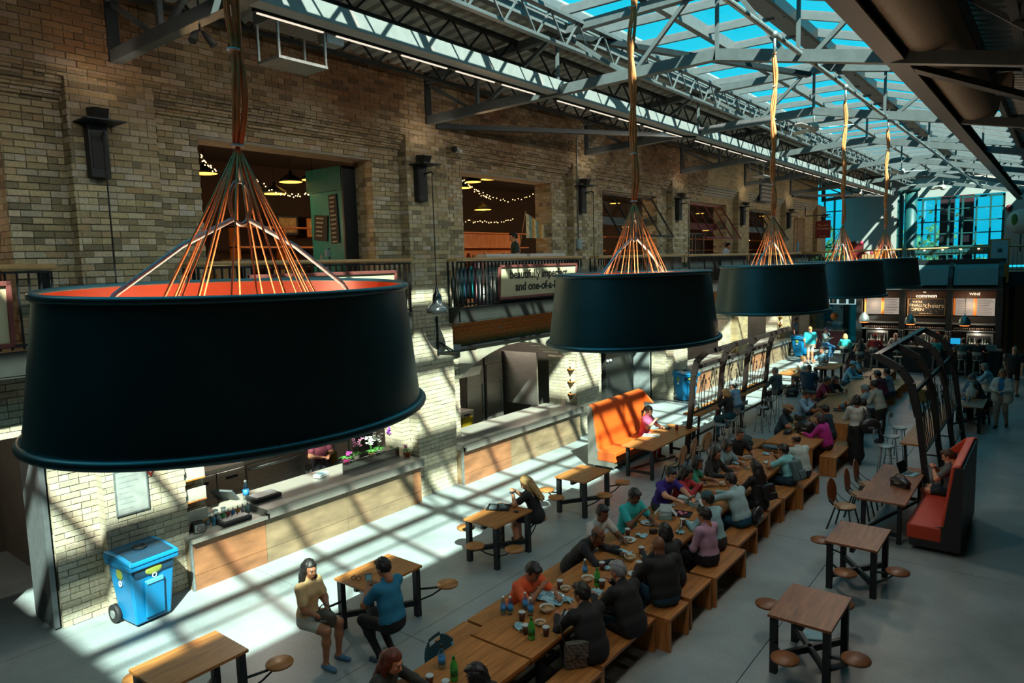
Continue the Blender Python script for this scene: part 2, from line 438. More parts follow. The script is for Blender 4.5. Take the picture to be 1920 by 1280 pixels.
yc = [YR, YEND]+[v for a, b, *_ in UPPER+DOORS for v in (a, b) if v > YR]+[a+(b-a)*i/8 for a, b in ARCH for i in range(9) if a > 24 and a+(b-a)*i/8 > YR]
yc = sorted(set(yc))
for a, b in zip(yc, yc[1:]):
    ym = (a+b)/2; holes = [(z0, z1) for p, q, z0, z1 in UPPER+DOORS if p <= ym <= q]+[(.95, arch_top(ym, p, q)) for p, q in ARCH if p <= ym <= q]
    z = 0
    for h0, h1 in sorted(holes)+[(9.2, 9.2)]:
        if h0 > z: fb.box(WX-.03, WX+.004, a, b, z, h0)
        z = h1
for k in range(4, 7):
    a, b = pil(k); fb.box(WX, WX+.24, a, min(b, YEND), 0, 7.8)
fb.box(WX, WX+.25, YR, YEND, 7.8, 9.2)
fb.build('far_brickwork', m_far, wall)

# spandrel panels of orange brick between balcony and arch, with the shutter rail under them
for k, (a, b) in enumerate([(5.3, 10.1), (11.6, 16.5), (17.9, 22.9), (24.2, 29.2), (30.6, 35.4)]):
    q = MB()
    for i in range(8):
        z = 3.12+i*.0925
        y = a+(BL/2 if i % 2 else 0)-BL
        while y < b:
            p0, p1 = max(a, y+.004), min(b, y+BL-.004); y += BL
            if p1-p0 > .03: q.box(WX-.01, WX+.012+rr.uniform(0, .008), p0, p1, z+.004, z+.088)
    q.build('spandrel_brickwork', m_orbrick, wall)
    if k < 2:
        t = thing('shutter_rail', ['black steel shutter rail over the flower counter opening', 'black steel shutter rail above the arched fridge kitchen'][k], 'rail', (0, 0, 0))
        MB().box(WX+.02, WX+.10, a+.2, b+.2, 3.10, 3.16).build('rail', steel_bl, t)
        MB().box(WX+.02, WX+.16, a+.05, a+.3, 3.05, 3.21).build('end_box', steel_bl, t)

# other walls of the hall
struct(MB().box(6.0, 6.3, -8, 50, -.1, 9.2).build('wall_right', mat('dark_render', '#3c3f40', .8)))
struct(MB().box(-11.6, 6.3, -8.3, -8, -.1, 9.6).build('wall_front', mat('dark_render2', '#3c3f40', .8)))

# ---------------------------------------------------------------- roof
m_deck = mat('zinc_roof_deck', (.46, .46, .42), .45, .5, .25, 3)
def deck(x0, z0, x1, z1, y0, y1, name, pitch=.30):
    q = MB(); n = int((y1-y0)/pitch); vs, fs = [], []
    for i in range(n):
        y = y0+i*pitch
        for dy, dz in ((0, 0), (pitch*.45, 0), (pitch*.55, .06), (pitch*.9, .06)):
            vs += [(x0, y+dy, z0+dz), (x1, y+dy, z1+dz)]
    for i in range(len(vs)//2-1): fs.append((2*i, 2*i+1, 2*i+3, 2*i+2))
    q.add(vs, fs)
    q.box(min(x0, x1), max(x0, x1), y0, y1, max(z0, z1)+.12, max(z0, z1)+.2)
    o = q.build(name, m_deck, fixn=False); struct(o); return o
deck(-11.3, 9.02, -7.25, 9.46, -8, 47, 'ceiling_left')
deck(-1.30, 8.62, 6.2, 7.2, -8, 47, 'ceiling_right')
# roof monitor: curbs, glazing bars, purlins, ridge plate and panes
sky = thing('skylight', 'long glazed skylight of blue glass panes between grey bars along the ridge', 'skylight'); sky['kind'] = 'structure'
del sky['category']; del sky['label']
Y0, Y1 = 12.26-1.38*11, 12.26+1.38*25
m_bar = mat('grey_painted_bar', (.12, .13, .135), .5, .1, .1)
PR = [((-7.2, 9.50), (-5.75, 9.46)), ((-5.65, 9.44), (-4.5, 9.46)), ((-4.15, 9.45), (-2.95, 9.06)), ((-2.85, 9.03), (-1.42, 8.60))]
m_pane = glass('skylight_glass', (.86, .97, .98), .025)
for (x0, z0), (x1, z1) in PR:
    y = Y0
    pm = None
    while y < Y1-.5:
        if pm is None:
            o = MB().add([(x0, .07, z0+.06), (x1, .07, z1+.06), (x1, 1.31, z1+.06), (x0, 1.31, z0+.06), (x0, .07, z0+.072), (x1, .07, z1+.072), (x1, 1.31, z1+.072), (x0, 1.31, z0+.072)],
                         [(3, 2, 1, 0), (4, 5, 6, 7), (0, 1, 5, 4), (1, 2, 6, 5), (2, 3, 7, 6), (3, 0, 4, 7)]).build('pane', m_pane, sky); pm = o.data
        else:
            o = bpy.data.objects.new('pane', pm); C.objects.link(o); o.parent = sky
        o.location = (0, y, 0); y += 1.38
barm = {}
for (x0, z0), (x1, z1), nm in [((-7.2, 9.48), (-4.4, 9.44), 'glazing_bar'), ((-4.2, 9.43), (-1.4, 8.58), 'glazing_bar')]:
    y = Y0
    while y <= Y1+.01:
        if nm+str(x0) not in barm:
            o = MB().bar((x0, 0, z0-.03), (x1, 0, z1-.03), .07, .15).build(nm, m_bar, sky); barm[nm+str(x0)] = o.data
        else: o = bpy.data.objects.new(nm, barm[nm+str(x0)]); C.objects.link(o); o.parent = sky
        o.location = (0, y, 0); y += 1.38
def ylong(name, x, z, w, h, m, y0=Y0, y1=Y1, parent=sky): return MB().box(x-w/2, x+w/2, y0, y1, z-h/2, z+h/2).build(name, m, parent)
ylong('purlin', -5.70, 9.40, .12, .22, m_bar); ylong('purlin', -2.90, 8.98, .12, .22, m_bar)
ylong('ridge_plate', -4.32, 9.42, .42, .10, m_bar)
ylong('purlin', -4.02, 9.30, .08, .2, steel_dk)
ylong('curb', -7.28, 9.34, .14, .5, m_bar, -8, 47); ylong('curb', -1.32, 8.48, .10, .3, m_bar, -8, 47)
MB().box(-7.3, -.6, -8, Y0-.02, 9.5, 9.6).build('roof_slab', m_bar, sky); MB().box(-7.3, -.6, Y1+.02, 47.2, 9.5, 9.6).build('roof_slab', m_bar, sky)
MB().box(-7.17, -7.13, Y0, Y1, 9.24, 9.28).build('conduit', galv, sky)

AP = [(-4.4, 8.14), (-4.43, 8.18), (-4.67, 8.30), (-4.83, 8.42), (-4.92, 8.47), (-5.0, 8.49), (-5.05, 8.54)]
words = ['nearest roof truss, over the first pendant shade', 'second roof truss from the camera, between second and third cords', 'third roof truss from the camera, ceiling fan hanging past it',
         'fourth roof truss from the camera', 'fifth roof truss from the camera', 'sixth roof truss from the camera', 'farthest roof truss, in front of the teal window wall']
for k in range(0, 7):
    y = yk(k); ax, az = AP[k]
    t = thing('roof_truss', 'grey steel '+words[k], 'truss')
    zl = 8.2; xr, zr = 4.5, az-.212*(4.5-ax)
    def zc(x): return 8.1+(az-8.1)*(x+10.85)/(ax+10.85) if x < ax else az-.212*(x-ax)
    def zt(x): return 9.0+.36*(x+10.85)/3.8 if x < -7.05 else (9.28 if x < ax+.3 else 9.28-.19*(x-ax-.3))
    B_ = lambda nm, a, b, w, h=None, m=steel_gr: MB().bar((a[0], y, a[1]), (b[0], y, b[1]), w, h or w).build(nm, m, t)
    B_('post', (-10.85, 8.02), (-10.85, 9.1), .17, m=steel_bl)
    B_('bottom_chord', (-10.85, 8.1), (ax, az), .15, .17); B_('bottom_chord', (ax-.02, az), (xr, zr), .15, .17)
    B_('top_chord', (-10.85, 8.92), (-7.41, 9.16), .15, .15); B_('top_chord', (-7.41, 9.16), (ax+.3, 9.2), .15, .15); B_('top_chord', (ax+.3, 9.2), (xr, zt(xr)-.08), .15, .15)
    for x in (-9.4, -7.45, ax, -3.2, -1.9, .2, 2.4): B_('hanger', (x, zc(x)), (x, zt(x)-.1), .05 if x > -9 else .07)
    for a, b in (((-10.7, 8.8), (-9.5, zc(-9.5))), ((-9.3, zc(-9.3)), (-7.55, 9.1)), ((-5.9, zc(-5.9)), (-4.9, 9.15)), ((-7.3, 9.1), (-6.0, zc(-6))), ((-4.2, 9.15), (-3.35, zc(-3.3))), ((-3.0, zc(-3)), (-2.0, zt(-2)-.1)), ((-1.7, zt(-1.7)-.1), (.1, zc(.1))), ((.3, zc(.3)), (2.3, zt(2.3)-.1))):
        B_('diagonal', a, b, .065)
# long beams and joists
def beam(name, x, z, w, h, m, label, y0=-8, y1=43, zs=None):
    o = MB().bar((x, y0, z), (x, y1, z if zs is None else zs), w, h).build(name, m); return tag(o, label, 'beam')
t = thing('steel_beam', 'long grey steel beam running over the left aisle at chord height', 'beam')
MB().box(-7.62, -7.38, -8, 43, 8.09, 8.12).box(-7.62, -7.38, -8, 43, 8.29, 8.32).box(-7.51, -7.49, -8, 43, 8.12, 8.29).box(-7.40, -7.38, -8, 43, 8.12, 8.29).build('flange', mat('pale_grey_steel', (.26, .275, .27), .5, .1, .08), t)
t = thing('steel_beam', 'long dark steel beam running under the round duct', 'beam')
MB().box(-2.03, -1.79, -8, 45, 7.57, 7.60).box(-2.03, -1.79, -8, 45, 7.80, 7.83).box(-1.93, -1.90, -8, 45, 7.6, 7.8).build('flange', steel_dk, t)
def joist(x, zb, zt, label, m, group=None):
    t = thing('roof_joist', label, 'joist', group=group)
    MB().box(x-.06, x+.06, -8, 46, zt-.06, zt).build('top_chord', m, t)
    MB().box(x-.05, x+.05, -8, 46, zb, zb+.05).build('bottom_chord', m, t)
    q = MB(); y = -3.0; s = .42; up = True
    while y < 44:
        a, b = ((x, y, zb+.02), (x, y+s, zt-.03)) if up else ((x, y, zt-.03), (x, y+s, zb+.02)); q.bar(a, b, .028); y += s; up = not up
    q.build('web', m, t)
joist(-6.88, 8.66, 9.22, 'bright open-web steel joist along the left edge of the skylight', steel_gr)
joist(-8.35, 8.75, 9.2, 'dark open-web steel joist under the corrugated deck, right of the long beam', steel_bl)
joist(-9.8, 8.6, 9.05, 'dark open-web steel joist under the corrugated deck, close to the brick wall', steel_bl)
joist(-.6, 7.8, 8.25, 'dark open-web steel joist along the right edge of the skylight', steel_bl)
joist(1.2, 7.5, 8.0, 'dark open-web steel joist under the right corrugated deck', steel_bl)
# tie struts in plan between trusses
for i, (a, b, lab) in enumerate([((-10.75, yk(1)+.2, 8.0), (-7.5, yk(2)-.1, 8.1), 'flat steel tie from the second wall post to the long beam'),
                 ((-7.4, yk(1), 9.12), (-4.7, yk(2)-.3, 9.05), 'steel wind brace under the skylight between second and third truss'), ((-2.0, yk(1)+.3, 7.66), (.9, yk(2), 7.2), 'dark brace below the duct between second and third truss'),
                 ((-10.75, yk(5)+.2, 8.0), (-7.5, yk(6)-.1, 8.1), 'flat steel tie above the far end of the brick wall')]):
    tag(MB().bar(a, b, .13, .10).build('steel_brace', steel_dk), lab, 'brace')
pp = thing('lamp_pipe', 'slim bright steel pipe under the ridge that carries the pendant cords', 'pipe')
MB().tube([(-3.15, -3, 7.93), (-3.15, 40, 7.93)], .035, 8).build('pipe', galv, pp)
# round duct
m_duct = mat('brown_grey_duct', (.24, .18, .125), .6, .1, .2, 30)
t = thing('round_duct', 'big dull brown spiral air duct hanging right of the skylight', 'duct')
q = MB(); n = 150; pts = []; rad = []
for i in range(n):
    y = -7.5+i*25.2/n; pts.append((-1.55, y, 8.0)); rad.append(.362 if i % 2 else .368)
q.tube(pts, rad, 24).build('duct_pipe', m_duct, t)
MB().box(-1.62, -.9, 16.4, 17.0, 8.0, 8.3).build('branch', m_duct, t)
MB().tube([(-1.55, 17.7, 8.0), (-1.55, 17.95, 8.0), (-1.40, 18.1, 7.95)], [.366, .38, .32], 24).build('duct_end', m_duct, t)

# heater cage with tray
t = thing('hanging_tray', 'galvanised tray hung on four straps under a duct box beside the brick wall', 'tray')
X0, X1, A, Bq, z = -9.13, -8.60, 5.93, 6.75, 7.95
MB().box(X0, X1, A, Bq, z-.03, z+.01).build('tray', galv, t)
for x in (X0+.02, X1-.02):
    for y in (A+.02, Bq-.02): MB().box(x-.015, x+.015, y-.015, y+.015, z, 9.28).build('strap', galv, t)
MB().box(X0, X1, A-.02, Bq+.15, 8.45, 8.75).box(X1-.2, X1+.02, Bq, Bq+.3, 8.3, 8.55).build('duct_box', galv, t)
t2 = dup(t, 'galvanised tray and duct box hanging between the fourth and fifth pilaster', (0, yk(3)-yk(0)+.9, 0))

# strip luminaires along the underside of the long beam
m_led = emis('led_strip_glow', '#fff0d8', .8)
for k in range(-1, 6):
    a, b = yk(k)+.25, yk(k)+6.05
    t = thing('strip_light', 'thin dashed strip light under the long grey beam, '+['before the nearest truss', 'between first and second truss', 'between second and third truss', 'between third and fourth truss', 'between fourth and fifth truss', 'between fifth and sixth truss', 'beyond the sixth truss'][k+1], 'light')
    MB().box(-7.69, -7.64, a, b, 8.06, 8.10).build('housing', steel_dk, t)
    for j in range(5): y = a+(b-a)*j/5; MB().box(-7.68, -7.65, y+.05, y+1.0, 8.045, 8.059).build('diffuser', m_led, t)
    l = bpy.data.lights.new('strip', 'AREA'); l.shape = 'RECTANGLE'; l.size = .05; l.size_y = 5.6; l.energy = STRIP_W; l.color = (1, .90, .74); l.spread = 2.6
    o = bpy.data.objects.new('strip_lamp', l); C.objects.link(o); o.location = (-7.72, (a+b)/2, 8.03); o.rotation_euler = (0, math.radians(48), 0)
# ================================================================ openings, balconies, kitchens, back of the hall
m_plaster = mat('grey_plaster', '#8f8878', .85, 0, .15, 2)
m_sh = mat('shop_wall', '#2c1a10', .8, 0, .3, 1.5); m_shc = mat('shop_ceiling', '#1c1614', .8, 0, .3, 3)
m_glow = emis('lamp_glow', '#ffb347', 3.2); m_bead = emis('bead_glow', '#ffcf80', 8.0)
m_teal = mat('teal_paint', '#074244', .5, 0, .1); m_red = mat('oxblood_paint', '#5e1418', .5, 0, .15)
m_card = mat('cardboard', '#9a7a52', .8, 0, .1); m_blk = mat('matt_black', (.008, .008, .009), .7)
m_orw = wood('orange_pine', '#9c5420', '#d98a3a', 'z')
m_tile = mat('brown_stone_tile', '#7d6a52', .4, 0, .35, 1.6, stretch=(1, 1, 3)); m_tile2 = mat('rust_stone_tile', '#8d5f40', .4, 0, .35, 1.6, stretch=(1, 1, 3))
m_top = mat('grey_stone_top', '#86827a', .3, 0, .1, 2)
m_pale = mat('pale_ash_rail', '#b79a6c', .4, 0, .1); m_rust = mat('brownred_frame', '#6a3a36', .5, 0, .1)
m_cream = mat('cream_board', '#b8b291', .6, 0, .12, 3)
for i, (a, b) in enumerate(ARCH):
    pts = [(a-.02, 3.1)]+[(a+(b-a)*j/24, arch_top(a+(b-a)*j/24, a, b)-.03) for j in range(25)]+[(b+.02, 3.1)]
    q = MB()
    for j in range(len(pts)-1):
        if pts[j+1][0] > pts[j][0]+1e-6: q.prism([(pts[j][0], pts[j][1]), (pts[j+1][0], pts[j+1][1]), (pts[j+1][0], 3.13), (pts[j][0], 3.13)], WB, WX+.025, 'x')
    o = q.build('arch_surround', m_plaster, wall)
def room(name, y0, y1, z0, z1, xb, mw, mc, mf):
    q = MB(); q.box(xb-.1, xb, y0, y1, z0, z1); q.box(xb, WB, y0-.1, y0, z0, z1); q.box(xb, WB, y1, y1+.1, z0, z1)
    o = q.build(name, mw); struct(o)
    MB().box(xb, WB, y0, y1, z1, z1+.1).build('ceiling_panel', mc, o); MB().box(xb, WX+.0, y0, y1, z0-.12, z0-.001).build('floor_panel', mf, o)
    return o
def plight(loc, w, col=(1, .62, .30), r=.12):
    l = bpy.data.lights.new('lamp', 'POINT'); l.energy = w; l.color = col; l.shadow_soft_size = r
    o = bpy.data.objects.new('shop_light', l); C.objects.link(o); o.location = loc
room('wall_shop', -7.5, 41.2, 4.09, 7.75, -16.6, m_sh, m_shc, walnut)
for i in range(9): plight((-13.4, 3.0+i*4.3, 6.0), 60)
for i, (a, b, *_) in enumerate(ARCH+DOORS):
    room('wall_kitchen_%d' % (i+1), a-.5, b+.5, 0, 3.6, -15.2, mat('kitchen_wall', '#5a564e', .5, 0, .15, 2), m_shc, mat('kitchen_floor', '#4a4640', .5))
    plight((-13.2, (a+b)/2, 3.1), 180 if i < 4 else 80, (1, .86, .70))
# pendant lights / string lights / shelves inside the upper shops
def dome(label, loc, r=.22, group=None, mm=None):
    t = thing('dome_lamp', label, 'lamp', loc, group=group)
    MB().lathe([(r, 0), (r*.95, .04), (r*.5, .12), (.04, .17), (.03, .24)], 14).tube([(0, 0, .2), (0, 0, .5)], .008, 5).build('lamp_shade', mm or steel_bl, t)
    MB().lathe([(.001, -.006), (r*.93, -.004), (.001, -.002)], 14).build('lit_disc', m_glow, t); return t
def stringlights(label, pts, n):
    t = thing('string_lights', label, 'string lights')
    P = []
    for (a, b, sag) in pts:
        for i in range(n):
            f = i/(n-1); p = Vector(a).lerp(Vector(b), f); p.z -= sag*4*f*(1-f); P.append(p)
    MB().tube(P, .006, 4).build('wire', m_blk, t)
    q = MB()
    for p in P: q.ball((p.x+rnd.uniform(-.03, .03), p.y+rnd.uniform(-.03, .03), p.z+rnd.uniform(-.06, .02)), .012, 5, 4)
    q.build('bulbs', m_bead, t, kind='stuff')
shop = {0: 'first shop opening', 1: 'second shop opening', 2: 'third shop opening', 3: 'fourth shop opening', 4: 'fifth shop opening'}
for k in range(0, 5):
    spots = {0: [(383, 325), (545, 341), (515, 363), (586, 337)], 1: [(886, 341), (917, 336), (905, 393), (868, 352)], 2: [(1153, 381), (1175, 425)], 3: [(1312, 400), (1322, 432)], 4: [(1430, 405), (1438, 440)]}[k]
    spots = [tuple(onx(a, b, -13.2)) for a, b in spots]
    for j, p in enumerate(spots): dome('warm lit dome lamp in the %s, %s' % (shop[k], ['nearest its left jamb', 'at its middle', 'deeper and to the right', 'high at the right side'][j]), p, .26 if k < 2 else .2)
stringlights('string of tiny warm bulbs across the ceiling of the first shop', [(tuple(onx(368, 278, -12.3)), tuple(onx(404, 318, -12.8)), .05), (tuple(onx(478, 335, -13)), tuple(onx(614, 350, -12.6)), .25), (tuple(onx(490, 350, -13.4)), tuple(onx(672, 316, -11.9)), .3)], 22)
stringlights('string of tiny warm bulbs across the ceiling of the second shop', [(tuple(onx(866, 335, -12.3)), tuple(onx(920, 372, -12.8)), .05), (tuple(onx(892, 352, -13)), tuple(onx(1016, 352, -12.6)), .35), (tuple(onx(868, 412, -13.4)), tuple(onx(960, 410, -13.4)), .06)], 22)
# first shop: teal door leaf with two chalkboards, shelving, pictures, plates, boxes
y0 = yk(0)
t = thing('teal_door', 'teal painted door leaf folded into the right jamb of the first shop', 'door')
MB().box(-12.75, -11.62, y0+4.62, y0+4.68, 4.1, 7.02).build('leaf', mat('bright_teal', '#0a7a78', .5), t); MB().box(-12.78, -11.60, y0+4.56, y0+4.62, 6.62, 7.1).build('header', mat('dark_teal', '#085a58', .5), t)
MB().box(-11.62, -11.57, y0+4.56, y0+4.9, 4.1, 7.1).build('jamb_post', steel_bl, t)
for j, (a, b, c, d, lab, rot) in enumerate([(-12.62, -12.18, 5.62, 6.15, 'small square chalkboard', .1), (-12.08, -11.82, 5.55, 6.55, 'tall narrow chalkboard', -.03)]):
    t = thing('chalkboard', lab+' hung on the teal door leaf', 'sign', ((a+b)/2, y0+4.60, (c+d)/2)); t.rotation_euler = (0, rot, 0)
    w, h = (b-a)/2, (d-c)/2; MB().box(-w, w, -.012, .008, -h, h).build('board', m_blk, t)
    q = MB()
    for i in range(int(2*h/.09)): q.box(-w*.7, w*rnd.uniform(.2, .7), -.016, -.012, h-.08-i*.09, h-.05-i*.09)
    q.build('chalk_lines', mat('chalk', '#8a8a80'), t, kind='stuff')
t = thing('display_shelving', 'orange pine shelving at the back of the first shop', 'shelving', (-16.2, y0+6.9, 4.1))
for z in (0, .5, 1.0, 1.5, 2.0): MB().box(0, .4, -2.2, 1.9, z, z+.04).build('shelf', m_orw, t)
for yv in (-2.2, -.9, .5, 1.86): MB().box(0, .4, yv, yv+.05, 0, 2.05).build('upright', m_orw, t)
for j, (yv, zz, w) in enumerate([(.9, 6.3, .32), (2.0, 6.25, .5), (3.1, 6.25, .42)]):
    t = thing('framed_picture', ['small dark framed picture', 'wide gold framed picture', 'square gold framed picture'][j]+' on the back wall of the first shop', 'picture', (-16.1, y0+5.4+yv, zz-.1))
    q = MB().box(0, .04, -w, w, -.25, .25); q.build('frame', [steel_bl, m_orw, m_orw][j], t, bevel=.01); MB().box(.041, .05, -w+.06, w-.06, -.19, .19).build('print', mat('old_print', '#a88a5a', .7, 0, .4, 9), t)
for j, (yv, r) in enumerate([(2.3, .24), (3.3, .15), (3.9, .15)]):
    t = thing('plate', ['big dark rimmed yellow plate', 'left one of two small yellow plates', 'right one of two small yellow plates'][j]+' upright on the shop shelf', 'plate', (-15.75, y0+5.2+yv, 5.36)); t.rotation_euler = (0, PI/2-.15, 0)
    MB().lathe([(r*.5, 0), (r, .05), (r, .06), (r*.5, .02)], 20).build('rim', [m_blk, m_orw, m_orw][j], t); MB().lathe([(r*.62, .03), (0.001, .025)], 16).build('centre', mat('gold_glaze', '#b88a28', .3), t)
for j in range(26):
    t = thing('gift_item', ['oxblood', 'tan', 'orange', 'black'][j % 4]+' boxed gift, %s from left, %s shelf of first shop' % (ORD[j % 13], ['lower', 'upper'][j//13]), 'gift', (-15.95, y0+4.9+(j % 13)*.32, 4.14+.5*(j//13)*1), group='gift ware on the first shop shelves')
    h = rnd.uniform(.12, .36); MB().box(-.08, .08, -.1, .1, 0, h).ball((0, 0, h), (.07, .07, .06), 8, 5).build('body', [m_red, m_card, m_orw, m_blk][j % 4], t)
for j, (px, py, w, h) in enumerate([(418, 484, .5, .55), (445, 480, .28, .7), (540, 478, .35, .5), (520, 486, .3, .3)]):
    p = onx(px, py, -11.9)
    t = thing('cardboard_box', ['wide cardboard carton', 'tall grey folded carton', 'upright tan carton', 'low blue-grey carton'][j]+' behind the first balcony rail', 'box', (-11.9, p[1], 4.09))
    MB().box(-.2, .2, -w/2, w/2, 0, h+.45).build('body', [m_card, mat('grey_card', '#77736a'), m_card, mat('blue_card', '#5d6d78')][j], t); MB().box(-.2, .2, -w/2-.06, -w/2, h+.35, h+.45).build('flap', m_card, t)
t = thing('postcard_rack', 'dark rack of postcards beside the teal door', 'rack', (-11.85, y0+4.35, 4.09))
MB().cyl((0, 0), .25, 0, .05).cyl((0, 0), .02, .05, 1.35).build('stand', m_blk, t)
for j in range(14):
    a = j*.9; MB().obox((.17*math.cos(a), .17*math.sin(a), .65+.1*(j % 7)), (.02, .1, .14), Matrix.Rotation(a, 3, 'Z')).build('postcard', [mat('card_blue', '#5b86a0'), mat('card_white', '#a8a89a'), mat('card_ochre', '#8a7438')][j % 3], t)
# second shop
y0 = yk(1)
t = thing('display_shelving', 'bright pine shelving with hung goods at the back of the second shop', 'shelving', (-16.2, y0+8.4, 4.1))
MB().box(-.05, 0, -1.8, 1.8, 0, 2.0).build('back_panel', m_orw, t)
for z in (.5, 1.0, 1.5, 2.0): MB().box(0, .4, -1.8, 1.8, z, z+.04).build('shelf', m_orw, t)
for j in range(24):
    t2 = thing('gift_item', ['oxblood', 'tan', 'orange', 'black'][j % 4]+' craft vase, %s from left, %s pine shelf' % (ORD[j % 12], ['lower', 'upper'][j//12]), 'gift', (-15.9, y0+6.9+(j % 12)*.27, 4.64+.5*(j//12)), group='craft pieces in the second shop')
    h = rnd.uniform(.1, .3); MB().lathe([(.05, 0), (.09, h*.4), (.05, h), (.06, h*1.05)], 8).build('body', [m_red, m_card, m_orw, m_blk][j % 4], t2)
t = thing('pennant_flag', 'triangular patchwork pennant sticking out of the second shop opening', 'flag', (-11.3, y0+4.05, 6.05))
MB().tube([(-.3, 0, -.9), (0, .0, .35)], .012, 6).build('staff', m_card, t)
q = MB(); nx = 8
for i in range(nx):
    a, b = i/nx, (i+1)/nx; f = lambda s: (.02*math.sin(s*7), s*.95, .3-.62*s*.55); g_ = lambda s: (.02*math.sin(s*7), s*.95, -.35-.02*s*.55)
    q.add([f(a), f(b), g_(b) if b < 1 else f(1), g_(a)], [(0, 1, 2, 3)], i % 3)
q.build('cloth', [mat('flag_cream', '#c9b88a', .8, 0, .3, 12), mat('flag_teal', '#6f8f8a', .8, 0, .3, 12), mat('flag_gold', '#b8863a', .8, 0, .3, 12)], t, fixn=False)
for j in range(2):
    t = thing('slatted_crate', ['left', 'right'][j]+' white slatted crate behind the rail of the second balcony', 'crate', (-10.85, y0+2.45+j*1.75, 4.09))
    for i in range(5): MB().box(-.16, .16, -.8, .8, i*.24, i*.24+.2).build('slat', white, t)
    MB().box(-.13, .13, -.78, .78, 0, 1.18).build('body', white, t)
t = thing('pink_crate', 'pink upright banner board behind the second balcony rail', 'board', (-10.8, y0+1.45, 4.09)); MB().box(-.03, .03, -.14, .14, 0, 1.1).build('board', mat('pink_board', '#a84a58'), t)
MB().box(.031, .04, -.1, .1, .1, 1.0).build('print', white, t)
for j in range(5):
    t = thing('hanging_garment', ['grey', 'teal', 'blue', 'dark', 'turquoise'][j]+' garment hung behind the left end of the second balcony rail', 'garment', (-10.8, y0+.75+j*.12, 4.25))
    MB().lathe([(.02, .75), (.06, .68), (.08, .3), (.1, 0)], 8, sx=.5).build('cloth', mat('cloth%d' % j, ['#6c6c68', '#1c6f70', '#3d6f98', '#22262a', '#1d98a0'][j], .8), t)
# tilt-out windows of the third, fourth and fifth shops
for k, mf, lab in ((2, steel_bl, 'black'), (3, m_red, 'red'), (4, steel_dk, 'dark grey')):
    a, b = yk(k)+1.3, yk(k)+4.88
    t = thing('tilt_window', lab+' steel tilt-out window frame propped open at the '+shop[k], 'window', (WX-.2, 0, 7.1))
    R = Matrix.Rotation(-math.radians(32), 3, 'Y'); L_ = 1.55
    d = R @ Vector((0, 0, -L_))
    for i in range(5):
        y = a+(b-a)*i/4; MB().bar((0, y, 0), (d.x, y, d.z), .045).build('mullion', mf, t)
    for f in (0, 1): MB().bar((d.x*f, a, d.z*f), (d.x*f, b, d.z*f), .06).build('rail', mf, t)
    MB().add([(d.x*.02, a, d.z*.02), (d.x*.02, b, d.z*.02), (d.x*.98, b, d.z*.98), (d.x*.98, a, d.z*.98)], [(0, 1, 2, 3)]).build('pane', glass('clear_glass', (.93, .96, .96), .12), t, fixn=False)
    t = thing('beam_soffit', lab+' painted steel beam across the '+shop[k], 'beam', (WX-.5, 0, 6.3)); MB().box(-.1, .1, a-.02, b+.02, -.12, .12).build('beam', mf if k == 3 else steel_gr, t)
t = thing('display_case', 'tall glass display case with lit bottles in the fourth shop', 'case', (-11.5, yk(3)+2.3, 4.09))
MB().box(-.25, .25, -.8, .8, 0, .7).build('base', walnut, t)
q = MB()
for x in (-.24, .24):
    for y in (-.79, 0, .79): q.box(x-.015, x+.015, y-.015, y+.015, .7, 1.9)
q.box(-.25, .25, -.8, .8, 1.88, 1.92).build('frame', steel_gr, t); MB().box(-.22, .22, -.77, .77, .72, 1.86).build('pane', MATS['clear_glass'], t)
for j in range(6): MB().lathe([(.05, 0), (.05, .2), (.02, .28), (.02, .36)], 8).build('bottle', mat('amber_glass', '#a8631a', .2), t, at=(0, -.65+j*.25, .76))
# menu of small wall shelves in other shops
for k in (2, 3, 4):
    t = thing('display_shelving', 'dim stocked shelving at the back of the '+shop[k], 'shelving', (-13.6, yk(k)+3+[0, 0, 4.0, 5.2, 6.4][k], 4.1))
    for z in (.3, .8, 1.3, 1.8): MB().box(0, .35, -1.8, 1.8, z, z+.04).build('shelf', m_orw, t)
    for j in range(20): MB().box(.05, .28, -1.7+(j % 10)*.36, -1.45+(j % 10)*.36, .34+.5*(j//10)*1, .6+.5*(j//10)).build('carton', [m_red, m_card, m_blk][j % 3], t)
t = thing('blue_panel', 'bright blue narrow panel on the wall beside the far lit doorway', 'panel', (WX+.26, 37.55, 4.9)); MB().box(0, .04, -.12, .12, -.8, .8).build('panel', mat('blue_panel', '#0d6f9c', .4), t, bevel=.01)

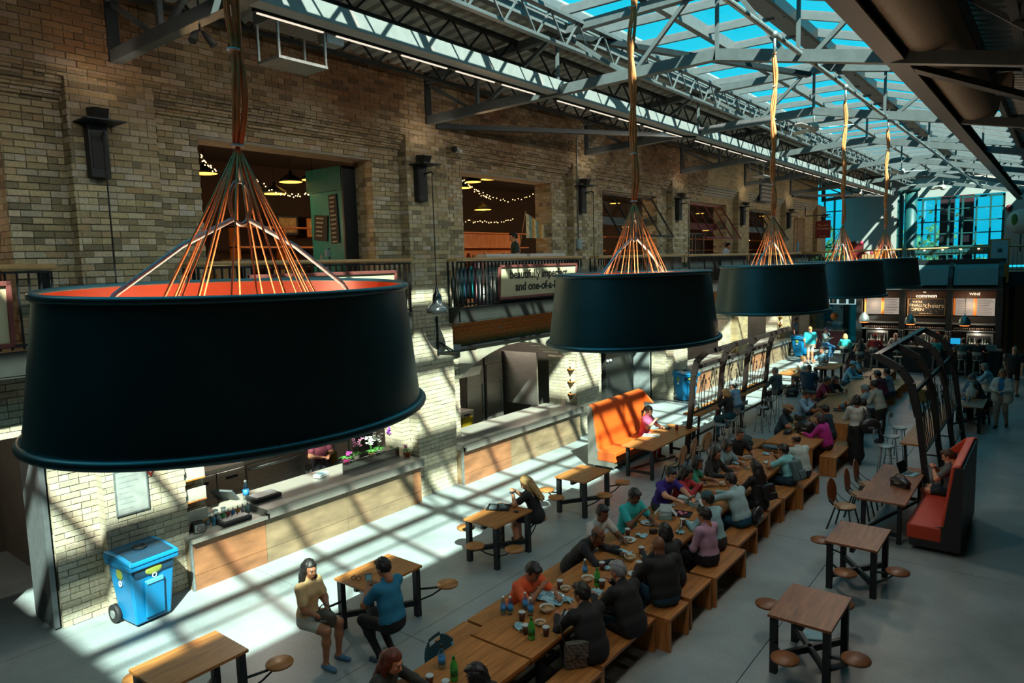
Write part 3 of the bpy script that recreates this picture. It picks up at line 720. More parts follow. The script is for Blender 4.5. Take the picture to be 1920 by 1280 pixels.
# ---- balconies
BAL = {-1: (-1.0, 3.55), 0: (5.55, 10.0), 1: (11.45, 16.5), 2: (17.45, 22.95), 3: (23.55, 29.35), 4: (29.9, 41.0)}
BX = -10.5
bl_lab = {-1: 'at the left edge of the photo', 0: 'behind the biggest pendant shade', 1: 'with slatted crates and the framed quote sign', 2: 'below the third shop opening', 3: 'below the red tilt-out windows', 4: 'running on to the far bridge'}
m_balb = None
for k, (a, b) in BAL.items():
    t = thing('balcony', 'steel balcony with pale wooden rail '+bl_lab[k], 'balcony', (0, 0, 0))
    MB().box(WX, BX+.02, a, b, 4.0, 4.08).box(WX, BX+.02, a, a+.02, 3.76, 4.0).box(BX, BX+.02, a, b, 3.76, 4.0).box(WX, BX+.02, a, b, 3.74, 3.77).build('deck', mat('balcony_steel', '#30322f', .5, .3, .15), t)
    MB().tube([(BX, a-.06, 5.15), (BX, b+.06, 5.15)], .042, 10).tube([(WX, a, 5.15), (BX, a, 5.15)], .04, 8).tube([(WX, b, 5.15), (BX, b, 5.15)], .04, 8).build('handrail', m_pale, t)
    MB().box(BX-.02, BX+.02, a, b, 4.14, 4.17).box(BX-.015, BX+.015, a, b, 5.07, 5.10).build('bottom_rail', steel_bl, t)
    n = int((b-a)/.13)
    for i in range(n+1):
        y = a+(b-a)*i/n
        if m_balb is None: o = MB().box(-.022, .022, -.008, .008, 4.1, 5.1).build('baluster', steel_bl, t); m_balb = o.data
        else: o = bpy.data.objects.new('baluster', m_balb); C.objects.link(o); o.parent = t
        o.location = (BX, y, 0)
    for y in (a, b):
        for i in range(3):
            o = bpy.data.objects.new('baluster', m_balb); C.objects.link(o); o.parent = t; o.location = (WX+.12+i*.15, y, 0); o.rotation_euler = (0, 0, PI/2)
def framed(label, y0, y1, z0, z1, lines, x=BX+.05):
    t = thing('framed_sign', label, 'sign', (x, (y0+y1)/2, (z0+z1)/2)); t.rotation_euler = (0, .06, 0); w, h = (y1-y0)/2, (z1-z0)/2
    q = MB().box(-.02, .04, -w, w, h-.06, h).box(-.02, .04, -w, w, -h, -h+.06).box(-.02, .04, -w, -w+.06, -h, h).box(-.02, .04, w-.06, w, -h, h); q.build('frame', m_rust, t, bevel=.008)
    MB().box(-.01, .01, -w+.05, w-.05, -h+.05, h-.05).build('board', m_cream, t)
    for s, size, yy, zz, mm in lines: text(s, size, mm, t, (.014, yy, zz), (PI/2, 0, PI/2), bold=True)
m_ink = mat('ink', '#17130f', .7); m_redink = mat('red_ink', '#7a2418', .7)
framed('long framed balcony sign half hidden by the biggest pendant shade', 6.35, 9.57, 4.15, 4.96, [('branding', .36, .55, .09, m_redink)])
framed('framed balcony sign with a serif quote in two lines', 12.8, 16.15, 4.18, 5.0, [('beautifully imperfect', .30, -.02, .17, m_ink), ('and one-of-a-kind', .30, .05, -.13, m_ink), ('folk', .15, .95, -.30, m_ink)])
framed('framed balcony sign cut off by the left edge of the photo', .2, 3.06, 4.14, 4.98, [])

# ---- wall speakers with flood head, down cords and enamel lamps, on each pilaster
def spk(label):
    t = thing('wall_speaker', label, 'speaker'); X = WX+.24
    MB().box(X, X+.16, -.5, -.24, 6.38, 7.12).build('cabinet', steel_bl, t, bevel=.01)
    MB().box(X+.16, X+.17, -.47, -.27, 6.5, 7.0).build('grille', m_blk, t)
    MB().box(X, X+.45, -.62, -.10, 7.12, 7.14).build('top_plate', steel_bl, t)
    MB().prism([(X+.1, 7.2), (X+.28, 7.17), (X+.34, 7.3), (X+.08, 7.33)], -.47, -.27, 'y').box(X+.16, X+.2, -.39, -.35, 7.12, 7.2).build('flood_head', steel_bl, t)
    MB().tube([(X+.1, -.30, 6.95), (X+.45, -.42, 6.95), (X+.5, -.42, 6.9)], .015, 6).tube([(X+.05, -.3, 6.7), (X+.2, -.34, 6.93)], .012, 5).build('arm', steel_bl, t)
    return t
def bell(label):
    t = thing('enamel_lamp', label, 'lamp', (0, 0, 0)); X = WX+.74
    MB().tube([(X, -.45, 6.9), (X, -.45, 4.6)], .011, 5).build('cord', m_blk, t)
    MB().lathe([(.24, 0), (.235, .05), (.2, .13), (.11, .2), (.1, .3), (.085, .38), (.05, .42), (.03, .52), (.012, .55)], 24, c=(X, -.45, 4.05)).build('lamp_shade', mat('black_enamel', (.015, .018, .02), .15, 0, .1, coat=.6), t)
    MB().lathe([(.001, -.006), (.225, -.004), (.001, -.002)], 20, c=(X, -.45, 4.05)).build('reflector', white, t); return t
ord_ = ['first', 'second', 'third', 'fourth', 'fifth', 'sixth', 'seventh']
sp0 = place(spk('black wall speaker on the first pilaster from the left, flood lamp on top'), (0, yk(0), 0)); b0 = place(bell('black enamel lamp on a long cord at the first pilaster'), (0, yk(0), 0))
for k in range(1, 7):
    dup(sp0, 'black wall speaker on the %s pilaster from the left, flood lamp on top' % ord_[k], (0, yk(k)+.0, 0))
    if k < 6: dup(b0, ['', 'glossy black enamel lamp right of the biggest pendant shade', 'black enamel lamp on a long cord behind the second pendant', 'black enamel lamp on a long cord at the fourth pilaster', 'black enamel lamp on a long cord at the fifth pilaster', 'black enamel lamp on a long cord at the sixth pilaster'][k], (0, yk(k), 0))
for k in range(-1, 6):   # the flood heads wash the wall above them
    l = bpy.data.lights.new('flood', 'SPOT'); l.energy = 14; l.color = (1, .84, .64); l.spot_size = 2.2; l.spot_blend = 1; l.shadow_soft_size = .08
    o = bpy.data.objects.new('flood_light', l); C.objects.link(o); o.location = (WX+.9, yk(k)-.37, 7.45); o.rotation_euler = Vector((-.45, .15, .6)).to_track_quat('-Z', 'Y').to_euler()
# small things on the wall
t = thing('camera_dome', 'small black and white security camera on the wall above the second shop', 'camera', (WX+.3, *onx(852, 280, WX+.3)[1:])); MB().ball((0, 0, 0), .07, 10, 6).build('dome', m_blk, t); MB().box(-.1, 0, .02, .16, -.05, .05).tube([(0, .1, 0), (.08, .16, -.05)], .04, 8).build('bracket', white, t)
p = onx(1085, 457, WX+.28); t = thing('junction_box', 'pale blue-grey electrical box on the third pilaster under a conduit', 'electrical box', tuple(p)); MB().box(-.04, .06, -.1, .1, -.14, .14).build('box', mat('pale_box', '#8fa3a8', .4), t, bevel=.015); MB().tube([(0, 0, .14), (0, 0, 2.9), (.3, 0, 3.3)], .018, 6).build('conduit', galv, t); MB().tube([(.05, .12, 0), (.1, .22, .06)], .02, 6).build('lever', galv, t)
p = onx(1435, 352, WX+.27); t = thing('louvre_vent', 'grey louvred air vent high on the brick wall', 'vent', tuple(p))
MB().box(-.1, .02, -.75, .75, -.62, .62).build('frame', steel_dk, t)
for i in range(7): MB().obox((.04, 0, -.52+i*.17), (.02, 1.36, .13), Matrix.Rotation(.6, 3, 'Y')).build('slat', galv, t)
p = onx(247, 920, WX+.27); t = thing('whiteboard', 'small grey framed whiteboard screwed to the first pilaster above the blue bin', 'whiteboard', tuple(p))
MB().box(-.01, .012, -.24, .24, -.34, .34).build('frame', galv, t, bevel=.006); MB().box(.012, .018, -.215, .215, -.315, .315).build('board', mat('dull_white', '#8f938f', .5), t)
q = MB()
for i in range(7): q.box(.018, .02, -.18, rnd.uniform(-.02, .16), .24-i*.08, .25-i*.08)
q.build('writing', mat('faint_ink', '#7c8488'), t, kind='stuff')
p = onx(281, 878, WX+.26); t = thing('warning_sign', 'red bordered triangular warning sign at the rim of the biggest shade', 'sign', tuple(p))
MB().prism([(-.13, .1), (.13, .1), (0, -.12)], 0, .012, 'x').build('border', mat('sign_red', '#b02a20', .4), t); MB().prism([(-.08, .07), (.08, .07), (0, -.07)], .012, .016, 'x').build('face', white, t)
p = onx(830, 655, WX+.26); t = thing('wall_bracket', 'folded steel bracket on the brick between the two counters', 'bracket', tuple(p))
MB().bar((0, -.15, .75), (0, -.15, -.1), .04).bar((0, -.15, -.05), (.1, 1.0, -.1), .035).bar((0, -.15, .2), (.05, .3, -.06), .03).build('bracket', steel_dk, t)
# wooden leaflet trays beside the arches
def trays(label, loc, n=4):
    t = thing('wall_rack', label, 'rack', loc)
    for i in range(n):
        MB().box(0, .05, 0, .42, i*.36, i*.36+.03).box(0, .16, 0, .42, i*.36, i*.36+.02).build('tray', m_orw, t); MB().box(.12, .15, 0, .42, i*.36+.02, i*.36+.22).build('lip', mat('tray_white', '#a5a194', .6), t)
    return t
trays('white and pine leaflet trays at the left end of the till counter', (WX+.02, 5.18, .98))
trays('pine leaflet trays on the brick just right of the arched kitchen', (WX+.02, 16.50, 1.25), 3)
trays('pine leaflet trays on the brick by the far kitchen arch', (WX+.02, 35.45, 1.3), 3)

# ---- service counters
def counter(label, y0, y1, low=None):
    t = thing('service_counter', label, 'counter'); X0, XF = -11.75, -10.5
    ys = y0 if low is None else low
    MB().box(X0, XF, ys, y1, .90, .96).box(XF-.07, XF, ys, y1, .80, .90).box(X0, XF, ys, ys+.04, .80, .9).build('worktop', m_top, t, bevel=.006)
    if low: MB().box(X0, XF, y0, low, .80, .86).build('low_worktop', m_top, t, bevel=.006)
    MB().box(X0, XF-.13, y0+.05, y1, .0, .79).build('carcass', m_tile, t)
    e = [y0+.03]+([low] if low else [])+[]
    yy = ys if low else y0+.03
    while yy < y1-.1: e.append(yy); yy += 1.75
    e = sorted(set(round(v, 2) for v in e))+[y1-.03]
    for j, (a, b) in enumerate(zip(e, e[1:])):
        if b-a > .1:
            MB().box(XF-.13, XF-.10, a+.004, b-.004, .25, .79).build('tile', m_tile2 if (j == 0 or j == 3) else m_tile, t); MB().box(XF-.13, XF-.10, a+.004, b-.004, .0, .242).build('tile', m_tile2 if (j == 0 or j == 3) else m_tile, t)
    MB().box(XF-.14, XF-.09, y0+.0, y0+.035, 0, .8).build('corner_trim', galv, t)
    MB().box(X0, XF-.13, y0+.02, y0+.05, 0, .79).build('end_panel', m_tile, t)
counter('stone topped till counter with orchids, left of the brick pier', 5.13, 10.2, 6.45)
counter('stone topped counter in front of the two tall steel fridges', 11.5, 16.5)
counter('stone topped counter behind the left ironwork screen', 24.1, 29.5)
counter('stone topped far counter beside the third recycling bin', 30.4, 35.8)
def fridge(label, loc):
    t = thing('tall_fridge', label, 'fridge', loc)
    MB().box(-.4, .35, -.38, .38, 0, 2.1).build('body', stainless, t); MB().box(.35, .39, -.36, .36, .38, 1.82).build('door', stainless, t, bevel=.01)
    MB().box(.39, .43, .27, .30, .7, 1.4).build('handle', galv, t)
    for i in range(6): MB().box(.35, .37, -.33, .33, .08+i*.04, .10+i*.04).build('louvre', m_blk, t)
    MB().box(.35, .37, -.3, .3, 1.88, 2.02).build('badge_strip', galv, t); return t
f0 = fridge('left one of the two tall steel fridges in the arched kitchen', (-13.2, 14.55, 0)); f0.scale = (1, 1, 1.2)
f1 = dup(f0, 'right one of the two tall steel fridges in the arched kitchen', (-13.2, 15.4, 0)); f1.scale = (1, 1, 1.2)
t = thing('extractor_hood', 'brushed steel hood hanging in the arched kitchen', 'hood', (-12.4, 13.2, 2.3)); MB().box(-.5, .5, -1.1, .6, .1, .7).build('hood', stainless, t); MB().prism([(-.5, .1), (.5, .1), (.4, -.15), (-.4, -.15)], -1.1, .6, 'y').build('skirt', stainless, t)
t = thing('steel_partition', 'bright steel side panel beside the right fridge', 'panel', (-11.9, 15.9, 0)); MB().box(-1.4, .25, -.03, .03, .98, 2.5).build('panel', stainless, t)
t = thing('fryer', 'steel twin fryer with yellow stickers in the arched kitchen', 'fryer', (-12.75, 13.35, 0)); MB().box(-.4, .4, -.55, .55, 0, 1.15).build('body', stainless, t); MB().box(-.4, -.3, -.55, .55, 1.15, 1.6).build('back_splash', stainless, t)
for s in (-.28, .28): MB().box(.4, .42, s-.2, s+.2, .75, 1.0).build('sticker', mat('yellow_sticker', '#c9a818', .5), t); MB().box(.4, .43, s-.1, s+.1, 1.04, 1.07).build('handle', m_blk, t)
t = thing('range_cooker', 'steel range cooker with round dials behind the till counter', 'cooker', (-13.3, 8.15, 0)); MB().box(-.4, .4, -.75, .75, 0, 1.45).build('body', stainless, t)
for j, s in enumerate((-.6, -.48, .05, .5, .65)): MB().lathe([(.05, 0), (.045, .04), (.001, .045)], 14).build('dial', m_blk, t, at=(.4, s, 1.28)).rotation_euler = (0, PI/2, 0)
MB().box(.4, .43, -.65, .65, .35, 1.12).build('oven_door', stainless, t, bevel=.01); MB().tube([(.47, -.6, 1.02), (.47, .6, 1.02)], .025, 8).build('handle', galv, t)
t = thing('drawer_fridge', 'low steel fridge unit with four doors and black slot handles', 'fridge', (-13.1, 6.75, 0)); MB().box(-.4, .4, -.6, .6, 0, 1.25).build('body', stainless, t)
for a in (-.59, .01):
    for z, h in ((.12, .6), (.78, .4)):
        d = MB().box(.4, .43, a, a+.58, z, z+h-.02).build('door', stainless, t, bevel=.008); MB().box(.43, .445, a+.18, a+.42, z+h-.18, z+h-.13).build('handle', m_blk, d)
t = thing('wire_shelving', 'steel kitchen shelving behind the orchids', 'shelving', (-13.0, 9.5, 0))
for z in (.6, 1.1, 1.6): MB().box(-.3, .3, -.5, .5, z, z+.03).build('shelf', galv, t)
for a in (-.28, .28):
    for b in (-.48, .48): MB().box(a-.015, a+.015, b-.015, b+.015, 0, 1.65).build('post', galv, t)
for i, (x, y, z, h) in enumerate([(-13, 9.3, .63, .25), (-13, 9.7, .63, .2), (-13, 9.4, 1.13, .3), (-13, 9.75, 1.13, .2)]):
    t = thing('food_tub', 'food container on the kitchen shelving behind the orchids', 'container', (x, y, z), group='containers on the kitchen shelving'); MB().lathe([(.1, 0), (.12, h), (.125, h), (.125, h+.02), (.001, h+.03)], 12).build('tub', [white, mat('yellow_tub', '#b89a20'), galv, m_red][i], t)
# dark doorways
t = thing('grey_locker', 'dark grey steel locker with a small handle inside the left doorway', 'locker', (-12.5, 2.3, 0)); MB().box(-.5, .4, -.5, .55, 0, 1.6).build('body', mat('warm_grey_steel', '#6b6455', .4, .4), t); MB().box(.4, .42, -.47, .52, .08, 1.55).build('door', MATS['warm_grey_steel'], t); MB().box(.42, .47, .35, .45, 1.0, 1.05).build('handle', galv, t)
t = thing('door_leaf', 'grey steel door leaf folded against the left doorway jamb', 'door', (-11.35, 3.36, 0)); MB().box(-.45, .28, -.02, .05, .03, 2.85).build('leaf', steel_gr, t)
t = thing('dark_cabinet', 'dark cabinet with two round knobs inside the tall middle doorway', 'cabinet', (-12.6, 21.4, 0)); MB().box(-.5, .5, -1.0, 1.0, 0, 2.0).build('body', mat('charcoal_board', '#2a2c2a', .4), t); MB().box(.5, .52, -.97, .97, .06, 1.95).build('door', MATS['charcoal_board'], t)
for s in (-.9, -.7): MB().ball((.55, s, 1.65), .05, 8, 6).build('knob', white, t)
t = thing('grey_partition', 'pale grey partition at the right side of the tall middle doorway', 'panel', (-11.7, 22.7, 0)); MB().box(-1.2, .1, -.04, .04, 0, 3.0).build('panel', mat('pale_grey_panel', '#7c8484', .5), t)
t = thing('wall_cabinet', 'white overhead cabinet inside the tall middle doorway', 'cabinet', (-13, 20.9, 2.15)); MB().box(-.2, .2, -.9, .9, 0, .8).build('body', white, t); MB().box(.2, .215, -.02, .02, .1, .5).box(.2, .215, .78, .82, .1, .5).build('handles', m_blk, t, kind='stuff')

# ---- back of the hall
YB = 47.0
m_wh = mat('white_wall', '#8b8f8c', .7, 0, .05, 1)
def bx(px0, px1, py0, py1, y=YB):
    a = ony(px0, py1, y); b = ony(px1, py0, y); return a[0], b[0], a[2], b[2]
q = MB(); xl = ony(1583, 400, YB)[0]; xr0 = ony(1682, 400, YB)[0]; xr1 = ony(1884, 400, YB)[0]
q.box(xl, xr0, YB, YB+.3, 0, 9.5).box(xr1, 6.3, YB, YB+.3, 4.2, 9.5).box(xr0, xr1, YB, YB+.3, 8.15, 9.5); struct(q.build('wall_back', m_wh))
struct(MB().box(-20, xl, YB+2, YB+2.3, 0, 4.0).box(xl, -5, YB, YB+.3, 4.0, 4.2).build('trim_1', steel_dk))
def curtain(name, x0, x1, z0, z1, nx, nz, label, y=YB+.05):
    o = MB().box(x0, x0+.12, y, y+.15, z0, z1).box(x1-.12, x1, y, y+.15, z0, z1).box(x0, x1, y, y+.15, z1-.12, z1).build(name, m_teal); struct(o)
    for i in range(1, nx): x = x0+(x1-x0)*i/nx; MB().box(x-.045, x+.045, y-.03, y+.12, z0, z1).build('mullion', m_teal, o)
    for i in range(1, nz): z = z0+(z1-z0)*i/nz; MB().box(x0, x1, y-.0, y+.1, z-.03, z+.03).build('transom', m_teal, o)
    pn = None
    gl = glass('window_glass', (.66, .90, .95), .06)
    for i in range(nx):
        for j in range(nz):
            if pn is None: ob = MB().box(.05, (x1-x0)/nx-.05, 0, .015, .03, (z1-z0)/nz-.03).build('pane', gl, o); pn = ob.data
            else: ob = bpy.data.objects.new('pane', pn); C.objects.link(ob); ob.parent = o
            ob.location = (x0+(x1-x0)*i/nx, y+.05, z0+(z1-z0)*j/nz)
    return o
curtain('window_1', xr0, xr1, 5.35, 8.1, 8, 4, '')
curtain('window_2', xr0, xr1, 4.2, 4.95, 8, 1, '')
x0, x1 = ony(1547, 400, YB)[0], xl; curtain('window_3', x0-1.2, x1, 0, 8.8, 4, 8, '')
struct(MB().box(xr0, xr1, YB, YB+.2, 4.95, 5.35).build('trim_2', m_teal))
tc = thing('teal_column', 'thick round teal column in front of the far window wall', 'column', (ony(1708, 400, 45.5)[0], 45.5, 0)); MB().cyl((0, 0), .32, 0, 8.6, 20).build('shaft', m_teal, tc); MB().lathe([(.32, 0), (.45, .1), (.45, .25)], 20, c=(0, 0, 8.4)).build('capital', m_teal, tc)
tc = dup(tc, 'slimmer teal column left of the thick one', (ony(1690, 400, 46.3)[0], 46.3, 0)); tc.scale = (.4, .4, 1)
for i, (px, c) in enumerate([(1776, '#3a1418'), (1812, '#4a0d12')]):
    x = ony(px, 400, YB+1.5)[0]; t = thing('outdoor_pylon', ['dark maroon pylon behind the far windows, left of two', 'deep red pylon behind the far windows, right of two'][i], 'pylon', (x, YB+1.6, 0)); MB().box(-.35, .35, -.2, .2, 0, 8.5).build('shaft', mat('maroon%d' % i, c), t)
    MB().box(-.4, .4, -.25, .25, 8.5, 8.7).build('cap', mat('maroon%d' % i, c), t)
for i in range(5):
    x = ony(1735+i*34, 418, YB-.4)[0]; z = 5.15
    t = thing('globe_lamp', 'small warm globe lamp in the row under the far teal beam', 'lamp', (x, YB-.35, z), group='globe lamps under the teal beam'); MB().ball((0, 0, 0), .06, 8, 6).build('globe', m_bead, t); MB().tube([(0, 0, .05), (0, .3, .06), (0, .36, .06)], .01, 5).build('stem', m_blk, t)
# foliage and daylight outside: a plain terrace and trees
struct(MB().box(-30, 15, YB+3, 90, -.3, 0).build('ground', mat('terrace', '#6b6f6a', .9)))
m_leaf = mat('leaf_green', '#2c5a34', .8, 0, .4, 3)
for i, (x, y, r) in enumerate([(-14, 54, 2.6), (-22, 57, 3.2), (-8, 64, 3)]):
    t = thing('tree', ['leafy tree outside the left teal glazing', 'leafy tree farther left outside the teal glazing', 'leafy tree far outside behind the hall'][i], 'tree', (x, y, 0))
    MB().tube([(0, 0, 0), (0, .1, 2), (.1, 0, 4)], [.2, .16, .12], 8).build('trunk', walnut, t); q = MB()
    for j in range(420):
        a, b, c = rnd.gauss(0, .45), rnd.gauss(0, .45), rnd.gauss(0, .4); p = (a*r, b*r, 4.5+c*r); s = .22
        u = Vector((rnd.uniform(-1, 1), rnd.uniform(-1, 1), rnd.uniform(-1, 1))).normalized()*s; w = u.orthogonal().normalized()*s
        q.add([Vector(p)-u, Vector(p)+w, Vector(p)+u, Vector(p)-w], [(0, 1, 2, 3)])
    q.build('foliage', m_leaf, t, kind='stuff', fixn=False)

# bridge across the hall behind the bar
t = thing('footbridge', 'upper level footbridge with a pale rail crossing the hall behind the bar', 'bridge')
YG = 37.2; XE = 6.0
MB().box(BX, XE, YG, YG+3.2, 3.92, 4.08).build('deck', walnutx, t); MB().box(BX, XE, YG-.06, YG, 3.45, 4.05).build('fascia', steel_bl, t)
MB().tube([(BX, YG, 5.17), (XE, YG, 5.17)], .045, 8).build('handrail', m_pale, t); MB().box(BX, XE, YG-.02, YG+.02, 4.14, 4.17).build('bottom_rail', steel_bl, t)
n = 110
for i in range(n):
    o = bpy.data.objects.new('baluster', m_balb); C.objects.link(o); o.parent = t; o.location = (BX+(XE-BX)*(i+.5)/n, YG, 0); o.rotation_euler = (0, 0, PI/2)
struct(MB().box(-10.5, 6, 40.4, YB, 3.92, 4.08).build('floor_upper', walnutx))
x = ony(1873, 500, YG-.1)[0]; z0, z1 = ony(1873, 530, YG-.1)[2], ony(1873, 448, YG-.1)[2]
t = thing('timber_board', 'upright timber board with a pale blue poster on the bridge rail', 'board', (x, YG-.12, z0)); MB().box(-.36, .36, -.03, .03, 0, z1-z0).build('board', m_orw, t); MB().box(-.3, .3, -.045, -.03, (z1-z0)*.45, (z1-z0)*.97).build('poster', mat('poster_blue', '#8fb4c0', .4), t)
MB().lathe([(.09, 0), (.1, .01), (.001, .012)], 16).build('emblem', mat('emblem_grey', '#4a6a70'), t, at=(0, -.047, (z1-z0)*.75)).rotation_euler = (PI/2, 0, 0)
x = ony(1543, 430, 40.5)[0]
t = thing('hanging_sign', 'dark red hanging shop sign with pale old style lettering', 'sign', (x, 39.5, ony(1543, 430, 39.5)[2]))
t.location.x = ony(1543, 430, 39.5)[0]
MB().box(-.38, .38, -.03, .03, -.45, .45).build('board', mat('sign_oxblood', '#5c1216', .5), t, bevel=.01); MB().tube([(-.9, 0, 1.3), (-.9, 0, .75), (.35, 0, .75)], .03, 6).tube([(0, 0, .45), (0, 0, .75)], .015, 5).build('bracket', steel_bl, t)
text('Tea and', .16, m_pale, t, (0, -.035, .22), (PI/2, 0, 0)); text('Company', .16, m_pale, t, (.02, -.035, .05), (PI/2, 0, 0)); text('open daily', .08, m_pale, t, (0, -.035, -.34), (PI/2, 0, 0))
# planter greenery by the bridge corner
for i, (px, py) in enumerate([(1527, 460), (1560, 452), (1500, 455)]):
    p = ony(px, py, 38.6); t = thing('potted_fern', ['left', 'right', 'tall thin'][i]+' potted fern on the upper level by the red hanging sign', 'plant', (p[0], 39.3, 4.09)); MB().lathe([(.14, 0), (.18, .35), (.19, .35)], 12).build('pot', m_card, t); q = MB()
    for j in range(40):
        a = rnd.uniform(0, 2*PI); l = rnd.uniform(.25, .6); h = rnd.uniform(.2, .7); w = .03
        d = Vector((math.cos(a), math.sin(a), 0)); s = d.cross(Vector((0, 0, 1)))*w; b = Vector((0, 0, .35)); q.add([b-s, b+s, b+d*l*.6+Vector((0, 0, h)), b+d*l+Vector((0, 0, h*.7))], [(0, 1, 2), (0, 2, 3)])
    q.build('fronds', m_leaf, t, kind='stuff', fixn=False)
for i, px in enumerate([1606, 1632, 1656]):
    p = ony(px, 430, 44); t = thing('gift_stand', ['dark red cabinet with toys on top', 'pale basket stand', 'stand with pink soft toys'][i]+' on the upper level against the white wall', 'stand', (p[0], 44, 4.09))
    MB().box(-.35, .35, -.25, .25, 0, [1.5, .9, 1.1][i]).build('cabinet', [m_red, m_card, m_orw][i], t, bevel=.01)
    for j in range(4): MB().ball((-.25+j*.17, 0, [1.58, .98, 1.2][i]), .12, 8, 6).build('toy', [m_blk, m_red, white, mat('pink_toy', '#a82a48')][(j+i) % 4], t)
# lower level, beyond the left counters: sign, kiosk, pillar
p = ony(1573, 562, 41); t = thing('washroom_sign', 'white hanging washroom sign with arrow, figure and wheelchair pictograms', 'sign', (p[0], 41, p[2]))
MB().box(-.85, .85, -.05, .05, -.24, .24).build('board', emis('lit_sign', '#b8dcdc', .7), t, bevel=.02); m_ts = mat('sign_teal', '#0a6468')
MB().prism([(-.75, 0), (-.55, -.13), (-.55, .13)], -.06, -.05, 'y').build('arrow', m_ts, t)
MB().box(-.45, -.1, -.06, -.05, -.2, .2).build('panel', m_ts, t); MB().ball((-.27, -.065, .12), .035, 8, 6).box(-.33, -.21, -.07, -.06, -.05, .08).box(-.31, -.235, -.07, -.06, -.17, -.05).build('figure', white, t, kind='stuff')
MB().box(.02, .37, -.06, -.05, -.2, .2).build('panel', m_ts, t); MB().tube([(.2+.1*math.cos(a), -.065, -.06+.1*math.sin(a)) for a in [2.2+i*.45 for i in range(10)]], .016, 5).ball((.17, -.065, .14), .03, 8, 6).tube([(.17, -.065, .1), (.18, -.065, -.02), (.27, -.065, -.02), (.31, -.065, -.12)], .018, 5).build('wheelchair_figure', white, t, kind='stuff')
MB().box(.5, .8, -.06, -.05, -.2, .2).build('panel', m_ts, t); MB().tube([(-.7, 0, .24), (-.7, 0, 3.92-p[2])], .015, 5).tube([(.7, 0, .24), (.7, 0, 3.92-p[2])], .015, 5).build('hanger', steel_bl, t, kind='stuff')
p = ony(1575, 615, 44); t = thing('white_pillar', 'white square pillar with teal edge below the washroom sign', 'pillar', (p[0], 44, 0)); MB().box(-.3, .22, -.3, .3, 0, 3.9).build('shaft', mat('pillar_white', '#9fb0ae', .6), t); MB().box(.22, .5, -.2, .2, 0, 3.9).build('edge', m_teal, t); MB().box(.1, .16, -.33, -.3, 1.9, 2.05).build('call_point', m_red, t)
t = thing('snack_kiosk', 'low maroon kiosk counter with glass front in the far left corner', 'kiosk', (ony(1560, 630, 40)[0], 40, 0)); MB().box(-.9, .7, -.4, .4, 0, 1.0).build('counter', mat('maroon_panel', '#5c2430'), t, bevel=.01); MB().box(-.9, .7, -.44, .44, 1.0, 1.05).build('worktop', m_top, t); MB().box(-.7, .5, -.3, .3, 1.05, 1.5).build('case', MATS['clear_glass'], t)
MB().lathe([(.2, 0), (.2, .03), (.001, .05)], 16).build('round_board', m_orw, t, at=(.1, 0, 1.75)).rotation_euler = (PI/2, 0, 0); MB().tube([(.1, 0, 1.05), (.1, 0, 1.56)], .015, 5).build('board_stem', steel_bl, t)
# glass lift shaft, far right posts
for i, (px, y, w) in enumerate([(1880, 35.5, .16), (1897, 39, .2)]):
    x = ony(px, 560, y)[0]; t = thing('bridge_post', ['dark steel post right of the bar', 'second dark steel post at the right edge, behind the first'][i], 'post', (x, y, 0)); MB().box(-w/2, w/2, -w/2, w/2, 0, 3.92).build('shaft', steel_bl, t); MB().box(-w, w, -w, w, 0, .03).build('base_plate', steel_bl, t)
    if i == 0: MB().box(-.12, .02, -.16, -.08, 1.5, 1.9).build('telephone_box', m_blk, t)
struct(MB().box(-8.2, 6, 43, 43.2, 0, 3.9).build('wall_far_right', mat('tan_wall', '#5a5648', .8)))
tp = thing('white_disc_sign', 'round white and green plate sign at the right edge above the bridge', 'sign', (ony(1915, 420, 38)[0], 38, ony(1915, 415, 38)[2])); MB().lathe([(.55, 0), (.55, .04), (.001, .05)], 24).build('disc', white, tp).rotation_euler = (PI/2, 0, 0)
MB().ball((-.25, -.05, .1), (.12, .02, .25), 10, 6).build('green_mark', mat('mark_green', '#4a7a2c'), tp); MB().tube([(0, 0, -.5), (0, 0, -1.3)], .03, 6).build('stem', steel_bl, tp)

x = ony(1893, 372, YB-.1)[0]; t = thing('wall_bell', 'round dark red fire bell on the far white wall', 'bell', (x, YB-.05, ony(1893, 389, YB)[2])); MB().lathe([(.16, 0), (.15, .06), (.05, .1), (.001, .1)], 16).build('gong', m_red, t).rotation_euler = (PI/2, 0, 0); MB().box(-.06, .06, -.02, .05, -.2, -.1).build('box', m_blk, t)
